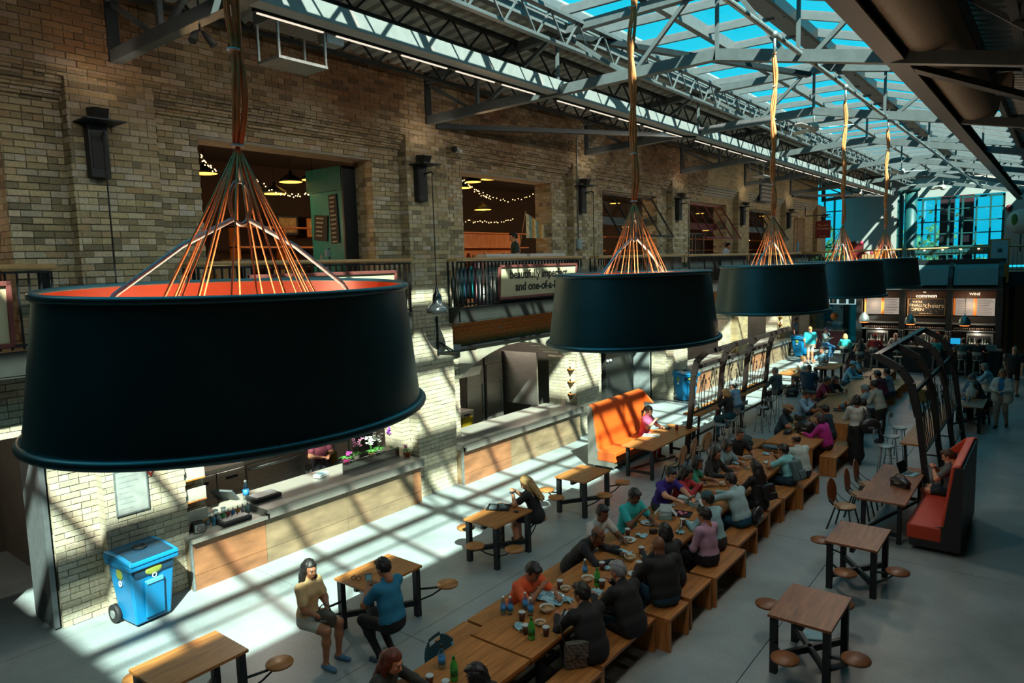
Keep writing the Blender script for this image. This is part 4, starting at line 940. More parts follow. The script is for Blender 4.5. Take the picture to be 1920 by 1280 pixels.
# ================================================================ pendants and furniture
m_shade = mat('satin_black_shade', (.14, .24, .27), .42, .9, .25, 1.2, .03); m_lin = mat('orange_lining', '#962e06', .35, .1, .15, 2)
m_copper = mat('copper_cord', '#e8965c', .45, .1, .2, 20); m_rope = mat('pale_blue_rope', '#c8d8e4', .6, 0, .2, 60); m_bulb = emis('bulb_glow', '#ffb870', 6)
LAMPY = [1.80, 5.82, 9.72, 13.55, 17.33]
def ellp(a, b, z, n=56, ph=0): return [(a*math.cos(2*PI*i/n+ph), b*math.sin(2*PI*i/n+ph), z) for i in range(n)]
def pendant():
    t = thing('pendant_shade', 'biggest and nearest black oval pendant shade with orange lining, at the left', 'lamp')
    n = 56; H_ = .60
    def shell(off, name, m, flip=False):
        vs = []
        for k in range(7):
            f = k/6; a = .715+(.635-.715)*f-off; b = .965+(.885-.965)*f-off; vs += ellp(a, b, H_*f, n)
        fs = [(k*n+i, k*n+(i+1) % n, (k+1)*n+(i+1) % n, (k+1)*n+i) for k in range(6) for i in range(n)]
        if flip: fs = [f[::-1] for f in fs]
        return MB().add(vs, fs, 0, True).build(name, m, t, fixn=False)
    shell(0, 'shade', m_shade); shell(.012, 'lining', m_lin, True)
    MB().tube(ellp(.725, .975, 0, n), .021, 10, closed=True).build('bottom_rim', m_shade, t); MB().tube(ellp(.640, .890, H_, n), .017, 10, closed=True).build('top_rim', m_shade, t)
    kz = 1.26
    r2 = random.Random(5)
    for i in range(20):
        a = 2*PI*i/20+.12; e = (.40*math.cos(a)*r2.uniform(.7, 1.1), .60*math.sin(a)*r2.uniform(.75, 1.1), .20)
        m1 = (e[0]*.72+r2.uniform(-.015, .015), e[1]*.72+r2.uniform(-.015, .015), .2+(kz-.2)*.30)
        MB().tube([(0, 0, kz), (e[0]*.35, e[1]*.35, .2+(kz-.2)*.66), m1, e], .0045, 5).build('cord', m_copper, t)
        MB().ball((e[0], e[1], .14), .035, 8, 6).build('bulb', m_bulb, t)
    L = 3.66
    for i in range(7):
        ph = 2*PI*i/7; pts = []
        for j in range(40):
            f = j/39; z = kz+(L-kz-.28)*f; w = .016+.013*abs(math.sin(f*PI*5)); pts.append((w*math.cos(ph+f*2.0)+.012*math.sin(f*17), w*math.sin(ph+f*2.0)+.02*math.sin(f*9), z))
        MB().tube(pts, .0095, 5).build('cord_strand', m_copper, t)
    for j in range(6):
        f = j/5; z = kz+(L-kz-.28)*f; MB().tube(ellp(.026, .026, z, 10), .006, 5, closed=True).build('cable_tie', m_rope, t)
    for s in (-1, 1):
        MB().tube([(0, .03*s, .93), (0, .3*s, .80), (0, .60*s, .60), (0, .72*s, .45)], .012, 6).build('suspension_rope', m_rope, t)
    MB().tube(ellp(.0, .05, 0, 18), .011, 6, closed=True).build('tmp', galv, t)
    bpy.data.objects.remove(bpy.data.objects['tmp'])
    MB().tube([(0, .055*math.cos(a), 1.0+.10*math.sin(a)) for a in [2*PI*i/18 for i in range(18)]], .011, 6, closed=True).build('shackle', galv, t)
    MB().tube([(0, 0, 1.1), (0, 0, kz)], .012, 6).build('hook', galv, t)
    MB().tube([(.02, -.05, L-.28), (0, 0, L-.1), (-.02, .06, L-.05)], .02, 6).ball((0, 0, L-.04), .05, 8, 6).build('hanger_clamp', galv, t)
    return t
pd = pendant(); lab = ['', 'second black oval pendant shade from the camera', 'third black oval pendant shade, in the middle of the row', 'fourth black oval pendant shade, above the far left screen', 'farthest and smallest black oval pendant shade']
KIDS.pop(pd.name, None)
for i, y in enumerate(LAMPY):
    o = pd if i == 0 else dup(pd, lab[i]+' with copper cords')
    o.location = (-3.12, y, 4.285)
    if i == 0: o.location = (-3.09, 1.84, 4.325); o.scale = (.97, .97, 1); o.rotation_euler = (0, .045, 0)
    if i: o.rotation_euler = (0, 0, 0); o.scale = (1, 1, 1)
    l = bpy.data.lights.new('pendant_bulbs', 'SPOT'); l.energy = PEND_W; l.color = (1, .91, .78); l.shadow_soft_size = .3; l.spot_size = 2.7; l.spot_blend = .6
    q = bpy.data.objects.new('pendant_light', l); C.objects.link(q); q.location = (-3.12, y, 4.55)
    l = bpy.data.lights.new('pendant_fill', 'POINT'); l.energy = PEND_FILL_W; l.color = (1, .74, .48); l.shadow_soft_size = .15  # added fill in each shade, stands in for sunlight on cords and lining
    q = bpy.data.objects.new('pendant_fill', l); C.objects.link(q); q.location = (-3.12, y, 4.66)

# ceiling fans
m_fan = mat('white_fan', '#a8aaa4', .4)
def fan():
    t = thing('ceiling_fan', 'white ceiling fan under the third truss, nearest of the fans', 'fan')
    MB().tube([(0, 0, .1), (0, 0, .55)], .02, 6).build('rod', m_fan, t); MB().lathe([(.02, .14), (.09, .1), (.12, .02), (.1, -.06), (.04, -.1), (.001, -.1)], 14).build('motor', m_fan, t)
    for i in range(3):
        R = Matrix.Rotation(i*2*PI/3+.3, 3, 'Z') @ Matrix.Rotation(.2, 3, 'X'); q = MB(); pts = [(.1, -.04), (.3, -.07), (.75, -.10), (.85, 0), (.75, .10), (.3, .07), (.1, .04)]
        q.add([R @ Vector((a, b, z)) for z in (0, .012) for a, b in pts], [tuple(range(7))[::-1], tuple(range(7, 14))]+[(j, (j+1) % 7, 7+(j+1) % 7, 7+j) for j in range(7)]); q.build('blade', m_fan, t)
    return t
f = fan(); fx = ony(1526, 240, 17.6); f.location = (fx[0], 17.6, fx[2])
for i, (px, py, y, s) in enumerate([(1690, 322, 29.8, 'between fourth and fifth truss'), (1768, 352, 36.3, 'above the bar'), (1615, 365, 37, 'near the left wall end'),]):
    p = ony(px, py, y); dup(f, 'white ceiling fan '+s, tuple(p))

# ---- square tables with swing-out stools
def tbl(label, loc, w=.72, d=1.0, top=oak, stools=(), dark=True):
    t = thing('stool_table', label, 'table', loc)
    mt = top
    MB().box(-w/2, w/2, -d/2, d/2, .715, .75).build('tabletop', mt, t, bevel=.004)
    lx, ly = w/2-.06, d/2-.07
    for sx in (-1, 1):
        for sy in (-1, 1): MB().box(sx*lx-.04, sx*lx+.04, sy*ly-.04, sy*ly+.04, 0, .715).build('leg', steel_bl, t)
    MB().bar((-lx, -ly, .2), (lx, ly, .2), .05, .08).bar((-lx, ly, .2), (lx, -ly, .2), .05, .08).box(-.03, .03, -ly, ly, .62, .70).build('cross_brace', steel_dk, t)
    for (x, y, sx, sy) in stools:
        lg = (sx*lx, sy*ly)
        s = MB().lathe([(.13, .425), (.155, .43), (.16, .445), (.155, .46), (.001, .462)], 20, c=(x, y, 0)).build('stool_seat', mt, t)
        MB().tube([(lg[0], lg[1], .40), (x, y, .41)], .016, 6).tube([(lg[0], lg[1], .22), ((lg[0]+x)/2, (lg[1]+y)/2, .30), (x*.9+lg[0]*.1, y*.9+lg[1]*.1, .41)], .013, 6).build('swing_arm', steel_bl, s)
    return t
def place_tbl(label, c, stools, top=oak, w=.72, d=1.0):
    st = []
    for (X, Y) in stools:
        x, y = X-c[0], Y-c[1]; sx = 1 if x > 0 else -1; sy = 1 if y > 0 else -1; st.append((x, y, sx, sy))
    return tbl(label, (c[0], c[1], 0), w, d, top, st)
place_tbl('nearest square table on the right, weathered walnut top, four swing stools', (-2.25, 8.60), [(-2.30, 7.78), (-1.65, 8.22), (-2.88, 8.95), (-2.1, 9.5)], walnut)
place_tbl('second square table on the right, before the laptop table, swing stools around', (-2.28, 11.29), [(-2.28, 10.50), (-1.68, 10.95), (-2.88, 11.55)], walnut)
place_tbl('oak table at the bottom left corner of the photo with sun patches on it', (-7.45, 3.50), [(-7.02, 4.33), (-8.1, 3.2)])
place_tbl('oak table where a couple sits, beside the till counter', (-7.42, 6.22), [(-7.75, 5.28), (-6.82, 5.75), (-6.8, 6.95), (-8.05, 6.5)])
place_tbl('oak table with a black tray where a blonde woman sits', (-7.45, 8.93), [(-7.38, 8.22), (-6.76, 8.48), (-8.05, 8.75), (-7.25, 9.82)])
place_tbl('empty oak table beside the orange bench on the left', (-7.50, 11.72), [(-8.05, 11.2), (-7.62, 10.92), (-6.9, 11.55), (-7.0, 12.45)])

# ---- long communal tables and bench boxes
TX0, TX1 = -5.24, -4.35
segs_ = [(2.9, 5.665, 'nearest'), (5.70, 8.05, 'second'), (8.07, 10.45, 'third'), (10.47, 12.9, 'fourth'), (12.92, 15.35, 'fifth')]
for i, (a, b, w) in enumerate(segs_):
    t = thing('communal_table', '%s of the long oak communal tables, counted from the camera' % w, 'table', ((TX0+TX1)/2, (a+b)/2, 0)); h = (b-a)/2; n = 6
    for j in range(n):
        x0 = -.445+.89*j/n; MB().box(x0+.001, x0+.89/n-.001, -h, h, .708+rnd.uniform(0, .0015), .75).build('plank', oak, t)
    MB().box(-.40, .40, -h+.03, h-.03, .63, .708).build('apron', oak, t)
    for s in (-1, 1):
        for x in (-.34, .34): MB().box(x-.045, x+.045, s*(h-.3)-.045, s*(h-.3)+.045, 0, .63).build('leg', steel_bl, t)
        MB().bar((-.34, s*(h-.3), .12), (.34, s*(h-.3), .12), .06).build('foot_rail', steel_bl, t)
    MB().bar((0, -h+.3, .12), (0, h-.3, .12), .06).build('stretcher', steel_bl, t)
def bench(label, x0, x1, y0, y1, group=None, h=.45, wz=oakz):
    t = thing('bench', label, 'bench', ((x0+x1)/2, (y0+y1)/2, 0), group=group); w, d = (x1-x0)/2, (y1-y0)/2
    MB().box(-w, 0, -d, d, h-.045, h).build('plank', oak, t, bevel=.003); MB().box(.001, w, -d, d, h-.045, h).build('plank', oak, t, bevel=.003)
    for s in (-1, 1): MB().box(-w, w, s*d-(.045 if s > 0 else 0), s*d+(.045 if s < 0 else 0), 0, h-.046).build('end_panel', wz, t, bevel=.003)
    return t
BR = [(4.9, 6.36, -3.86, 'lowest in the photo, empty'), (6.44, 7.76, -3.91, 'under the checked bag man'), (7.82, 8.40, -3.74, 'short, under the bald man'), (8.50, 9.22, -3.76, 'behind the bald man'),
      (9.28, 10.50, -3.72, 'under the pink shirt'), (10.58, 11.5, -3.88, 'under the hooded man'), (11.55, 12.30, -3.95, 'just beyond the hooded man'), (12.42, 13.14, -3.98, 'under the long haired woman'), (13.2, 13.95, -3.96, 'short, near the backpack boy'), (14.02, 15.22, -3.85, 'under the backpack boy')]
for i, (a, b, x, lab) in enumerate(BR): bench('oak bench box right of the communal tables, '+lab, x-.40, x, a, b)
BLt = [(5.75, 6.3, 'beside the blue plastic chair'), (6.35, 7.5, 'under the orange polo man'), (7.6, 9.1, 'under the leaning man'), (9.2, 10.6, 'under the turquoise polo man'), (10.7, 12.0, 'under the purple polo man'), (12.1, 13.4, 'under the woman in black'), (13.5, 14.9, 'under the laughing man')]
for a, b, lab in BLt: bench('oak bench box left of the communal tables, '+lab, -5.88, -5.48, a, b)
# block-sided tables farther back
def block_table(label, x0, x1, y0, y1, h=.75):
    t = thing('block_table', label, 'table', ((x0+x1)/2, (y0+y1)/2, 0)); w, d = (x1-x0)/2, (y1-y0)/2; n = max(3, int(round(2*w/.16)))
    for j in range(n): MB().box(-w+2*w*j/n+.001, -w+2*w*(j+1)/n-.001, -d, d, h-.06, h).build('plank', oak, t)
    for s in (-1, 1):
        for j in range(4): MB().box(-w+2*w*j/4+.001, -w+2*w*(j+1)/4-.001, s*d-(.05 if s > 0 else 0), s*d+(.05 if s < 0 else 0), 0, h-.061).build('panel_board', oakz, t)
    return t
block_table('solid sided oak table where the woman in the straw hat sits', -5.27, -4.22, 16.05, 17.5)
bench('oak bench box under the woman in magenta', -4.20, -3.84, 16.55, 18.2)
bench('oak bench box left of the solid sided table', -6.05, -5.65, 15.9, 17.4)
block_table('long solid sided oak table at the back, near part', -5.12, -4.10, 18.8, 20.4); block_table('long solid sided oak table at the back, far part', -5.45, -4.68, 20.42, 28.8)
for i, (a, b) in enumerate([(20.5, 21.8), (21.9, 23.2), (23.3, 24.5), (24.6, 25.8), (25.9, 27.1), (27.2, 28.6)]):
    bench('oak bench box right of the back table, '+['nearest the standing women', 'second from the standing women', 'under the man in the maroon top', 'just past the man in maroon', 'last but one', 'farthest'][i], -4.62, -4.22, a, b)
    if i < 5: bench('oak bench box left of the back table, '+['under the man in the striped shirt', 'second from the near end', 'under the man in the crimson tee', 'fourth from the near end', 'under the blue capped man'][i], -5.92, -5.52, a-1.4, b-1.4)
bench('oak bench box by itself at the end of the back table', -3.9, -3.4, 26.6, 28.0)

# ---- round-backed cafe chairs, plastic chair
m_rb = wood('chair_ply', '#5f341c', '#8a5530', 'z'); m_rbl = wood('chair_ply_pale', '#86664a', '#b08f6c', 'y')
def cafe_chair(label, pale=False):
    t = thing('cafe_chair', label, 'chair')
    MB().lathe([(.17, .425), (.2, .43), (.205, .445), (.2, .455), (.001, .458)], 20, sy=.95).build('seat', m_rbl, t)
    q = MB(); vs = []; n = 20
    for z in (0, .018):
        for i in range(n):
            a = 2*PI*i/n; x, zz = .18*math.cos(a), .23*math.sin(a); vs.append((x, -.24-z-.03*(zz/.23)-.25*x*x*-1, .68+zz))
    q.add(vs, [tuple(range(n))[::-1], tuple(range(n, 2*n))]+[(i, (i+1) % n, n+(i+1) % n, n+i) for i in range(n)]); q.build('backrest', m_rbl if pale else m_rb, t)
    for sx in (-1, 1):
        MB().tube([(sx*.12, .12, .43), (sx*.16, .17, .2), (sx*.19, .21, 0)], .016, 6).build('leg', steel_dk, t); MB().tube([(sx*.12, -.12, .43), (sx*.16, -.18, .2), (sx*.19, -.24, 0)], .016, 6).build('leg', steel_dk, t)
        MB().tube([(sx*.10, -.15, .43), (sx*.12, -.23, .52), (sx*.13, -.255, .72)], .012, 6).tube([(sx*.19, .02, .44), (sx*.19, -.12, .5), (sx*.16, -.24, .62)], .008, 5).build('back_strut', steel_dk, t)
    MB().tube(ellp(.16, .15, .41, 16), .012, 6, closed=True).build('seat_ring', steel_dk, t)
    return t
c0 = place(cafe_chair('round-backed plywood chair nearest the camera at the laptop table'), (-2.95, 13.42, 0), -1.75)
dup(c0, 'round-backed plywood chair second from the camera at the laptop table', (-2.86, 14.25, 0), -1.6); dup(c0, 'round-backed plywood chair third from the camera at the laptop table', (-2.86, 15.0, 0), -1.6)
c1 = place(cafe_chair('pale round-backed chair nearest the camera at the left booth table', True), (-6.72, 14.25, 0), 1.5)
dup(c1, 'pale round-backed chair in the middle at the left booth table', (-6.78, 14.95, 0), 1.6); dup(c1, 'pale round-backed chair at the far end of the left booth table', (-6.75, 15.75, 0), 1.3)
m_pl = mat('petrol_plastic', '#22424e', .35, 0, .06)
t = thing('plastic_chair', 'petrol blue plastic chair with a slot in its back at the near bench', 'chair', (-5.20, 5.36, 0), -1.45)
q = MB(); n = 9
def crv(u, r): a = -1.1+2.2*u; return (r*math.sin(a), -.22-.10*math.cos(a)+.1)
def backseg(u0, u1, z0, z1):
    vs = []
    for u in (u0, u1):
        for z in (z0, z1):
            for rr_ in (.27, .295):
                x, y = crv(u, rr_); vs.append((x, y-.12*(z-.45), z))
    q.add(vs, [(0, 2, 3, 1), (4, 5, 7, 6), (0, 4, 6, 2), (1, 3, 7, 5), (0, 1, 5, 4), (2, 6, 7, 3)])
for i in range(n*2):
    u0, u1 = i/(2*n), (i+1)/(2*n)
    if .33 < (u0+u1)/2 < .67: backseg(u0, u1, .5, .74); backseg(u0, u1, .79, .83)
    else: backseg(u0, u1, .5, .82-.25*abs(u0-.5)**2*2)
q.build('backrest', m_pl, t); MB().lathe([(.2, .42), (.23, .44), (.22, .46), (.001, .45)], 18).build('seat', m_pl, t)
for sx in (-1, 1):
    for sy in (-1, 1): MB().tube([(sx*.16, sy*.15, .43), (sx*.21, sy*.2, 0)], .014, 6).build('leg', galv, t)
    MB().tube([(sx*.22, -.1, .45), (sx*.25, -.2, .65)], .02, 6).build('arm', mat('pale_petrol', '#55717c', .35), t)

# ---- steel bar stools
def bar_stool(label, h=.75, back=True, m=galv):
    t = thing('bar_stool', label, 'stool')
    MB().lathe([(.13, h-.035), (.165, h-.03), (.17, h-.01), (.16, h), (.001, h-.004)], 18).build('seat', m, t)
    for i in range(4):
        a = PI/4+i*PI/2; MB().tube([(.11*math.cos(a), .11*math.sin(a), h-.03), (.21*math.cos(a), .21*math.sin(a), 0)], .013, 6).build('leg', m, t)
    r = .18; MB().tube([(r*math.cos(PI/4+i*PI/2), r*math.sin(PI/4+i*PI/2), .24) for i in range(4)], .009, 5, closed=True).build('foot_ring', m, t)
    if back:
        MB().tube([(0, -.12, h-.03), (0, -.22, h+.02), (0, -.25, h+.14), (0, -.22, h+.24)], .011, 6).build('back_strut', m, t)
        q = MB()
        for i in range(6):
            a0, a1 = -.6+i*.2, -.4+i*.2; vs = []
            for a in (a0, a1):
                for z in (h+.2, h+.32):
                    for rr_ in (.26, .275): vs.append((rr_*math.sin(a), .0-rr_*math.cos(a)+.02, z))
            q.add(vs, [(0, 2, 3, 1), (4, 5, 7, 6), (0, 4, 6, 2), (1, 3, 7, 5), (0, 1, 5, 4), (2, 6, 7, 3)])
        q.build('backrest', m, t)
    return t
s0 = place(bar_stool('backless steel bar stool at the near end of the left screen counter', back=False), (-6.85, 17.2, 0))
sb = place(bar_stool('steel bar stool under the blonde woman in the black tee'), (-6.72, 18.1, 0), PI/2)
for lab, loc, rz in [('steel bar stool under the man in the grey cap', (-6.85, 19.25, 0), PI/2), ('empty steel bar stool in front of the man in the cap', (-6.62, 19.9, 0), 1.2), ('empty steel bar stool next to the man in the grey vest', (-6.80, 21.0, 0), 1.4),
                     ('steel bar stool under the man in the grey vest', (-6.72, 22.3, 0), 1.7), ('empty steel bar stool nearest the camera at the right screen counter', (-2.95, 17.1, 0), -PI/2),
                     ('second empty steel bar stool at the right screen counter', (-3.0, 18.1, 0), -1.4), ('third empty steel bar stool at the right screen counter', (-3.0, 19.1, 0), -1.7)]: dup(sb, lab, loc, rz)
wst = mat('pale_stool_paint', '#8c948f', .4, .3)
sw = place(bar_stool('pale metal bar stool under the man with crossed arms', m=wst), (-8.75, 31.9, 0), 0)
STX = [(-7.85, 32.3, 'under the woman in the turquoise jacket'), (-7.05, 32.4, 'under the woman in the striped top'), (-6.3, 32.4, 'under the man in the red checked shirt'), (-5.25, 32.5, 'empty, behind the right screen arches'), (-4.3, 32.5, 'under the woman in the teal dress'), (-3.62, 32.5, 'under the man in the royal blue tee'),
       (-2.95, 32.5, 'under the man in the dark green tee'), (-2.3, 32.5, 'under the man in the black tee at the bar'), (-1.5, 32.6, 'empty, at the right end of the bar')]
for x, y, lab in STX: dup(sw, 'pale metal bar stool '+lab, (x, y, 0), 0)

# ---- booths
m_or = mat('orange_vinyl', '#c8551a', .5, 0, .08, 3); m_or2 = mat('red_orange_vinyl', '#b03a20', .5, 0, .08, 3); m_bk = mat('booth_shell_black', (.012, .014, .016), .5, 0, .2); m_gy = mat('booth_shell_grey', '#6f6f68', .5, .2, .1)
def booth(label, mv, ms, x0, y0, y1, s):
    # s=+1: seat faces +x, back at x0
    t = thing('booth_bench', label, 'bench', (x0, y0, 0)); L = y1-y0
    MB().prism([(0, .08), (s*.74, .08), (s*.74, .36), (s*.62, .40), (s*.25, .48), (s*.12, 1.5), (0, 1.5)], 0, .03, 'y').prism([(0, .08), (s*.74, .08), (s*.74, .36), (s*.62, .40), (s*.25, .48), (s*.12, 1.5), (0, 1.5)], L-.03, L, 'y').build('end_panel', ms, t, kind='stuff')
    MB().box(min(0, s*.03), max(0, s*.03), .03, L-.03, .08, 1.5).build('back_panel', ms, t)
    MB().prism([(s*.03, .40), (s*.30, .40), (s*.17, 1.52), (s*.03, 1.56)], .03, L-.03, 'y').build('back_cushion', mv, t, bevel=.03)
    MB().box(min(s*.27, s*.78), max(s*.27, s*.78), -.012, L+.012, .20, .46).build('seat_cushion', mv, t, bevel=.03)
    MB().prism([(s*.0, 1.2), (s*.5, 1.2), (s*.17, 1.52), (0, 1.54)], L-.06, L+.0, 'y').build('wing', mv, t, bevel=.02)
    for y in (.1, L-.15):
        for x in (.1, .62): MB().box(min(s*x, s*(x+.05)), max(s*x, s*(x+.05)), y, y+.05, 0, .1).build('foot', galv if ms is m_gy else ms, t)
    MB().box(min(s*.05, s*.74), max(s*.05, s*.74), .05, L-.05, .1, .22).build('plinth', ms, t)
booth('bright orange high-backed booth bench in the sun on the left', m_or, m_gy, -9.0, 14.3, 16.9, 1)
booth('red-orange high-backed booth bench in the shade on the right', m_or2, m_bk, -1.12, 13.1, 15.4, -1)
def rect_table(label, x0, x1, y0, y1, top, h=.75):
    t = thing('booth_table', label, 'table', ((x0+x1)/2, (y0+y1)/2, 0)); w, d = (x1-x0)/2, (y1-y0)/2
    MB().box(-w, w, -d, d, h-.035, h).build('tabletop', top, t, bevel=.004)
    for sx in (-1, 1):
        for sy in (-1, 1): MB().box(sx*(w-.1)-.035, sx*(w-.1)+.035, sy*(d-.12)-.035, sy*(d-.12)+.035, 0, h-.035).build('leg', steel_bl, t)
    for sy in (-1, 1): MB().box(-(w-.1), w-.1, sy*(d-.12)-.025, sy*(d-.12)+.025, .12, .18).build('rail', steel_bl, t)
    MB().bar((-(w-.1), -(d-.12), .15), (w-.1, d-.12, .15), .04, .05).build('brace', steel_bl, t)
rect_table('oak booth table where the woman in pink sits', -7.92, -7.10, 14.05, 16.6, oak); rect_table('weathered booth table with the laptop and black bag', -2.70, -1.93, 13.1, 15.55, walnut)

# ---- ironwork screens with high counters
def screen(label, prof, y0, n, sp, s, cx, cw, c_y0, c_y1, mm):
    t = thing('ironwork_screen', label, 'screen', (0, 0, 0))
    for i in range(n):
        y = y0+i*sp
        q = MB()
        for a, b in zip(prof, prof[1:]): q.bar((a[0], y, a[1]), (b[0], y, b[1]), .10, .14)
        q.build('rib', mm, t)
        MB().box(prof[0][0]-.14, prof[0][0]+.14, y-.10, y+.10, 0, .02).build('foot_plate', mm, t)
    yl = y0+(n-1)*sp; tp = prof[-1]
    MB().bar((tp[0], y0-.05, tp[1]), (tp[0], yl+.05, tp[1]), .12, .10).build('top_rail', mm, t)
    def xz(z):
        for a, b in zip(prof, prof[1:]):
            if a[1] <= z <= b[1]: return a[0]+(b[0]-a[0])*(z-a[1])/(b[1]-a[1])
    for z in (1.12, 2.3, .45): MB().bar((xz(z), y0, z), (xz(z), yl, z), .05, .09 if z > 2 else .05).build('rail', mm, t)
    r3 = random.Random(11)
    for i in range(n-1):
        q = MB()
        for j in range(7):
            y = y0+i*sp+.18+(sp-.3)*j/7; h0 = 1.15; pts = []
            k_ = r3.uniform(-.3, .3); top = r3.uniform(1.7, 2.2)
            for m2 in range(9):
                f = m2/8; z = h0+(top-h0)*f; pts.append((xz(z), y+k_*f*f+.05*math.sin(f*5+j), z))
            e = pts[-1]
            for m2 in range(7): a = m2*.75; pts.append((e[0], e[1]+.07*(1-m2/9)*math.sin(a)*(1 if k_ > 0 else -1), e[2]+.07*(1-m2/9)*(1-math.cos(a))*.6))
            q.tube(pts, .011, 5)
            q.ball((xz(min(top, 2.2)-.1), pts[5][1]+.05, min(top, 2.2)-.12), (.012, .035, .075), 6, 5)
        o = q.build('scrollwork', mm, t, kind='stuff')
    MB().box(min(cx, cx+cw), max(cx, cx+cw), c_y0, c_y1, 1.03, 1.07).build('counter_top', oak, t, bevel=.004)
    for y in (c_y0+.15, (c_y0+c_y1)/2, c_y1-.15):
        MB().bar((cx+cw*.85, y, 1.03), (cx+cw*.7, y, 0), .05).bar((cx+cw*.8, y, .3), (cx, y, .3), .03).build('counter_leg', steel_bl, t)
    return t
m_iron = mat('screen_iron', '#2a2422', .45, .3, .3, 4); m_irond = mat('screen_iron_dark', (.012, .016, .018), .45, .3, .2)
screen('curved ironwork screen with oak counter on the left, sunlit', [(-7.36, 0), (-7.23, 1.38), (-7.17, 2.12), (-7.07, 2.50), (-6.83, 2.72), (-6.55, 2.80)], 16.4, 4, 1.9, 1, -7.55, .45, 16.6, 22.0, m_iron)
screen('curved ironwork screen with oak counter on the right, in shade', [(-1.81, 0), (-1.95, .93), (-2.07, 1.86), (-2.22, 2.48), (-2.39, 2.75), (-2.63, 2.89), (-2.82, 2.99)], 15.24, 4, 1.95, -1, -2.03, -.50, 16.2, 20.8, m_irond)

# ---- recycling bins
m_bin = mat('recycling_blue', '#0c72a4', .35, 0, .06, 2); m_bind = mat('recycling_navy', '#14364c', .35); m_lab = mat('bin_label_green', '#7d8a3a', .5)
def bin_(label):
    t = thing('recycling_bin', label, 'bin')
    q = MB(); b0_, b1_ = (.22, .26), (.30, .34); H_ = .92
    vs = [(-b0_[0], -b0_[1], .04), (b0_[0], -b0_[1], .04), (b0_[0], b0_[1], .04), (-b0_[0], b0_[1], .04), (-b1_[0], -b1_[1], H_), (b1_[0], -b1_[1], H_), (b1_[0], b1_[1], H_), (-b1_[0], b1_[1], H_)]
    q.add(vs, [(0, 3, 2, 1), (0, 1, 5, 4), (1, 2, 6, 5), (2, 3, 7, 6), (3, 0, 4, 7), (4, 5, 6, 7)]); q.build('body', m_bin, t, bevel=.03)
    MB().box(-.33, .36, -.36, .36, H_-.07, H_).build('rim', m_bin, t, bevel=.015); MB().prism([(-.36, H_), (.38, H_), (.36, H_+.05), (.0, H_+.10), (-.34, H_+.10)], -.36, .36, 'y').build('lid', m_bin, t, bevel=.015)
    MB().prism([(-.30, H_+.102), (-.30, H_+.106), (.0, H_+.106), (.34, H_+.058), (.34, H_+.052), (0, H_+.1)], -.30, .30, 'y').build('lid_label', m_bind, t)
    MB().lathe([(.10, 0), (.10, .025), (.075, .03), (.07, .0), (.001, -.01)], 20, c=(-.02, 0, H_+.1)).build('slot_ring', m_blk, t)
    for z, x0 in ((.30, .262), (.50, .282)): pass
    MB().prism([(.235, .12), (.285, .12), (.325, .62), (.31, .66), (.275, .62)], -.14, .14, 'y').build('front_boss', m_bin, t, bevel=.015)
    MB().box(.30, .345, -.12, .12, .60, .66).build('grab_bar', mat('bin_pale_blue', '#4fa3c8', .3), t, bevel=.01)
    MB().box(.292, .318, -.28, .28, .74, .84).build('navy_band', m_bind, t)
    MB().ball((.318, 0, .78), (.012, .13, .06), 14, 8).build('front_label', m_lab, t); MB().tube([(.325, .03*math.cos(a), .70+.03*math.sin(a)) for a in [i*.7 for i in range(9)]], .008, 5, closed=True).build('recycle_mark', white, t)
    MB().ball((0, -.325, .76), (.09, .012, .09), 12, 6).build('side_label', m_lab, t); MB().tube([(.035*math.cos(a), -.325, .62+.035*math.sin(a)) for a in [i*.7 for i in range(9)]], .009, 5, closed=True).build('recycle_mark', white, t)
    for s in (-1, 1):
        w = MB().tube([(-.26, s*.27, .13), (-.26, s*.34, .13)], .13, 20).build('wheel', m_blk, t); MB().tube([(-.26, s*.335, .13), (-.26, s*.35, .13)], .06, 14).build('hub', galv, w)
    MB().box(-.36, -.22, -.27, .27, .1, .16).build('axle', m_blk, t); MB().tube([(-.36, -.25, .9), (-.42, -.2, .93), (-.42, .2, .93), (-.36, .25, .9)], .018, 6).build('push_handle', m_bin, t)
    return t
b0 = place(bin_('blue wheeled recycling bin by the till counter, nearest to the camera'), (-10.38, 4.30, 0), .08)
b0.scale = (1.0, 1.0, 1.05)
x = dup(b0, 'blue wheeled recycling bin right of the tall middle doorway', (-10.42, 23.15, 0), -.5); x = dup(b0, 'blue wheeled recycling bin at the far end, beside a man in turquoise', (-10.2, 36.3, 0), -.3)
p = onx(1497, 640, -10.2)

# ---- the bar at the back
t = thing('bar_pavilion', 'dark steel bar pavilion with sloped glazed canopy at the end of the hall', 'bar', (0, 0, 0))
XL, XR, YF, YR_ = -7.12, -1.95, 33.3, 35.3
posts = [XL, -5.42, -3.68, XR]
for x in posts:
    MB().box(x-.11, x+.11, YF+.9, YF+1.15, 0, 3.6).build('post', steel_bl, t)
    q = MB(); pts = [(YF+1.0, 3.5), (YF+.5, 3.75), (YF+.15, 4.05), (YF+.02, 4.3), (YF, 4.62)]
    pts = [(YF+1.0, 3.45), (YF+1.05, 3.9), (YF+1.25, 4.3), (YF+1.6, 4.62)]
    for a, b in zip(pts, pts[1:]): q.bar((x, a[0], a[1]), (x, b[0], b[1]), .14, .12)
    q.build('canopy_rib', steel_bl, t)
for a, b in zip(posts, posts[1:]): MB().add([(a+.1, YF+1.02, 3.62), (b-.1, YF+1.02, 3.62), (b-.1, YF+1.30, 4.3), (a+.1, YF+1.30, 4.3), (b-.1, YF+1.55, 4.56), (a+.1, YF+1.55, 4.56)], [(0, 1, 2, 3), (3, 2, 4, 5)]).build('canopy_panel', mat('frosted_panel', '#5a686c', .35, 0, .08), t, fixn=False)
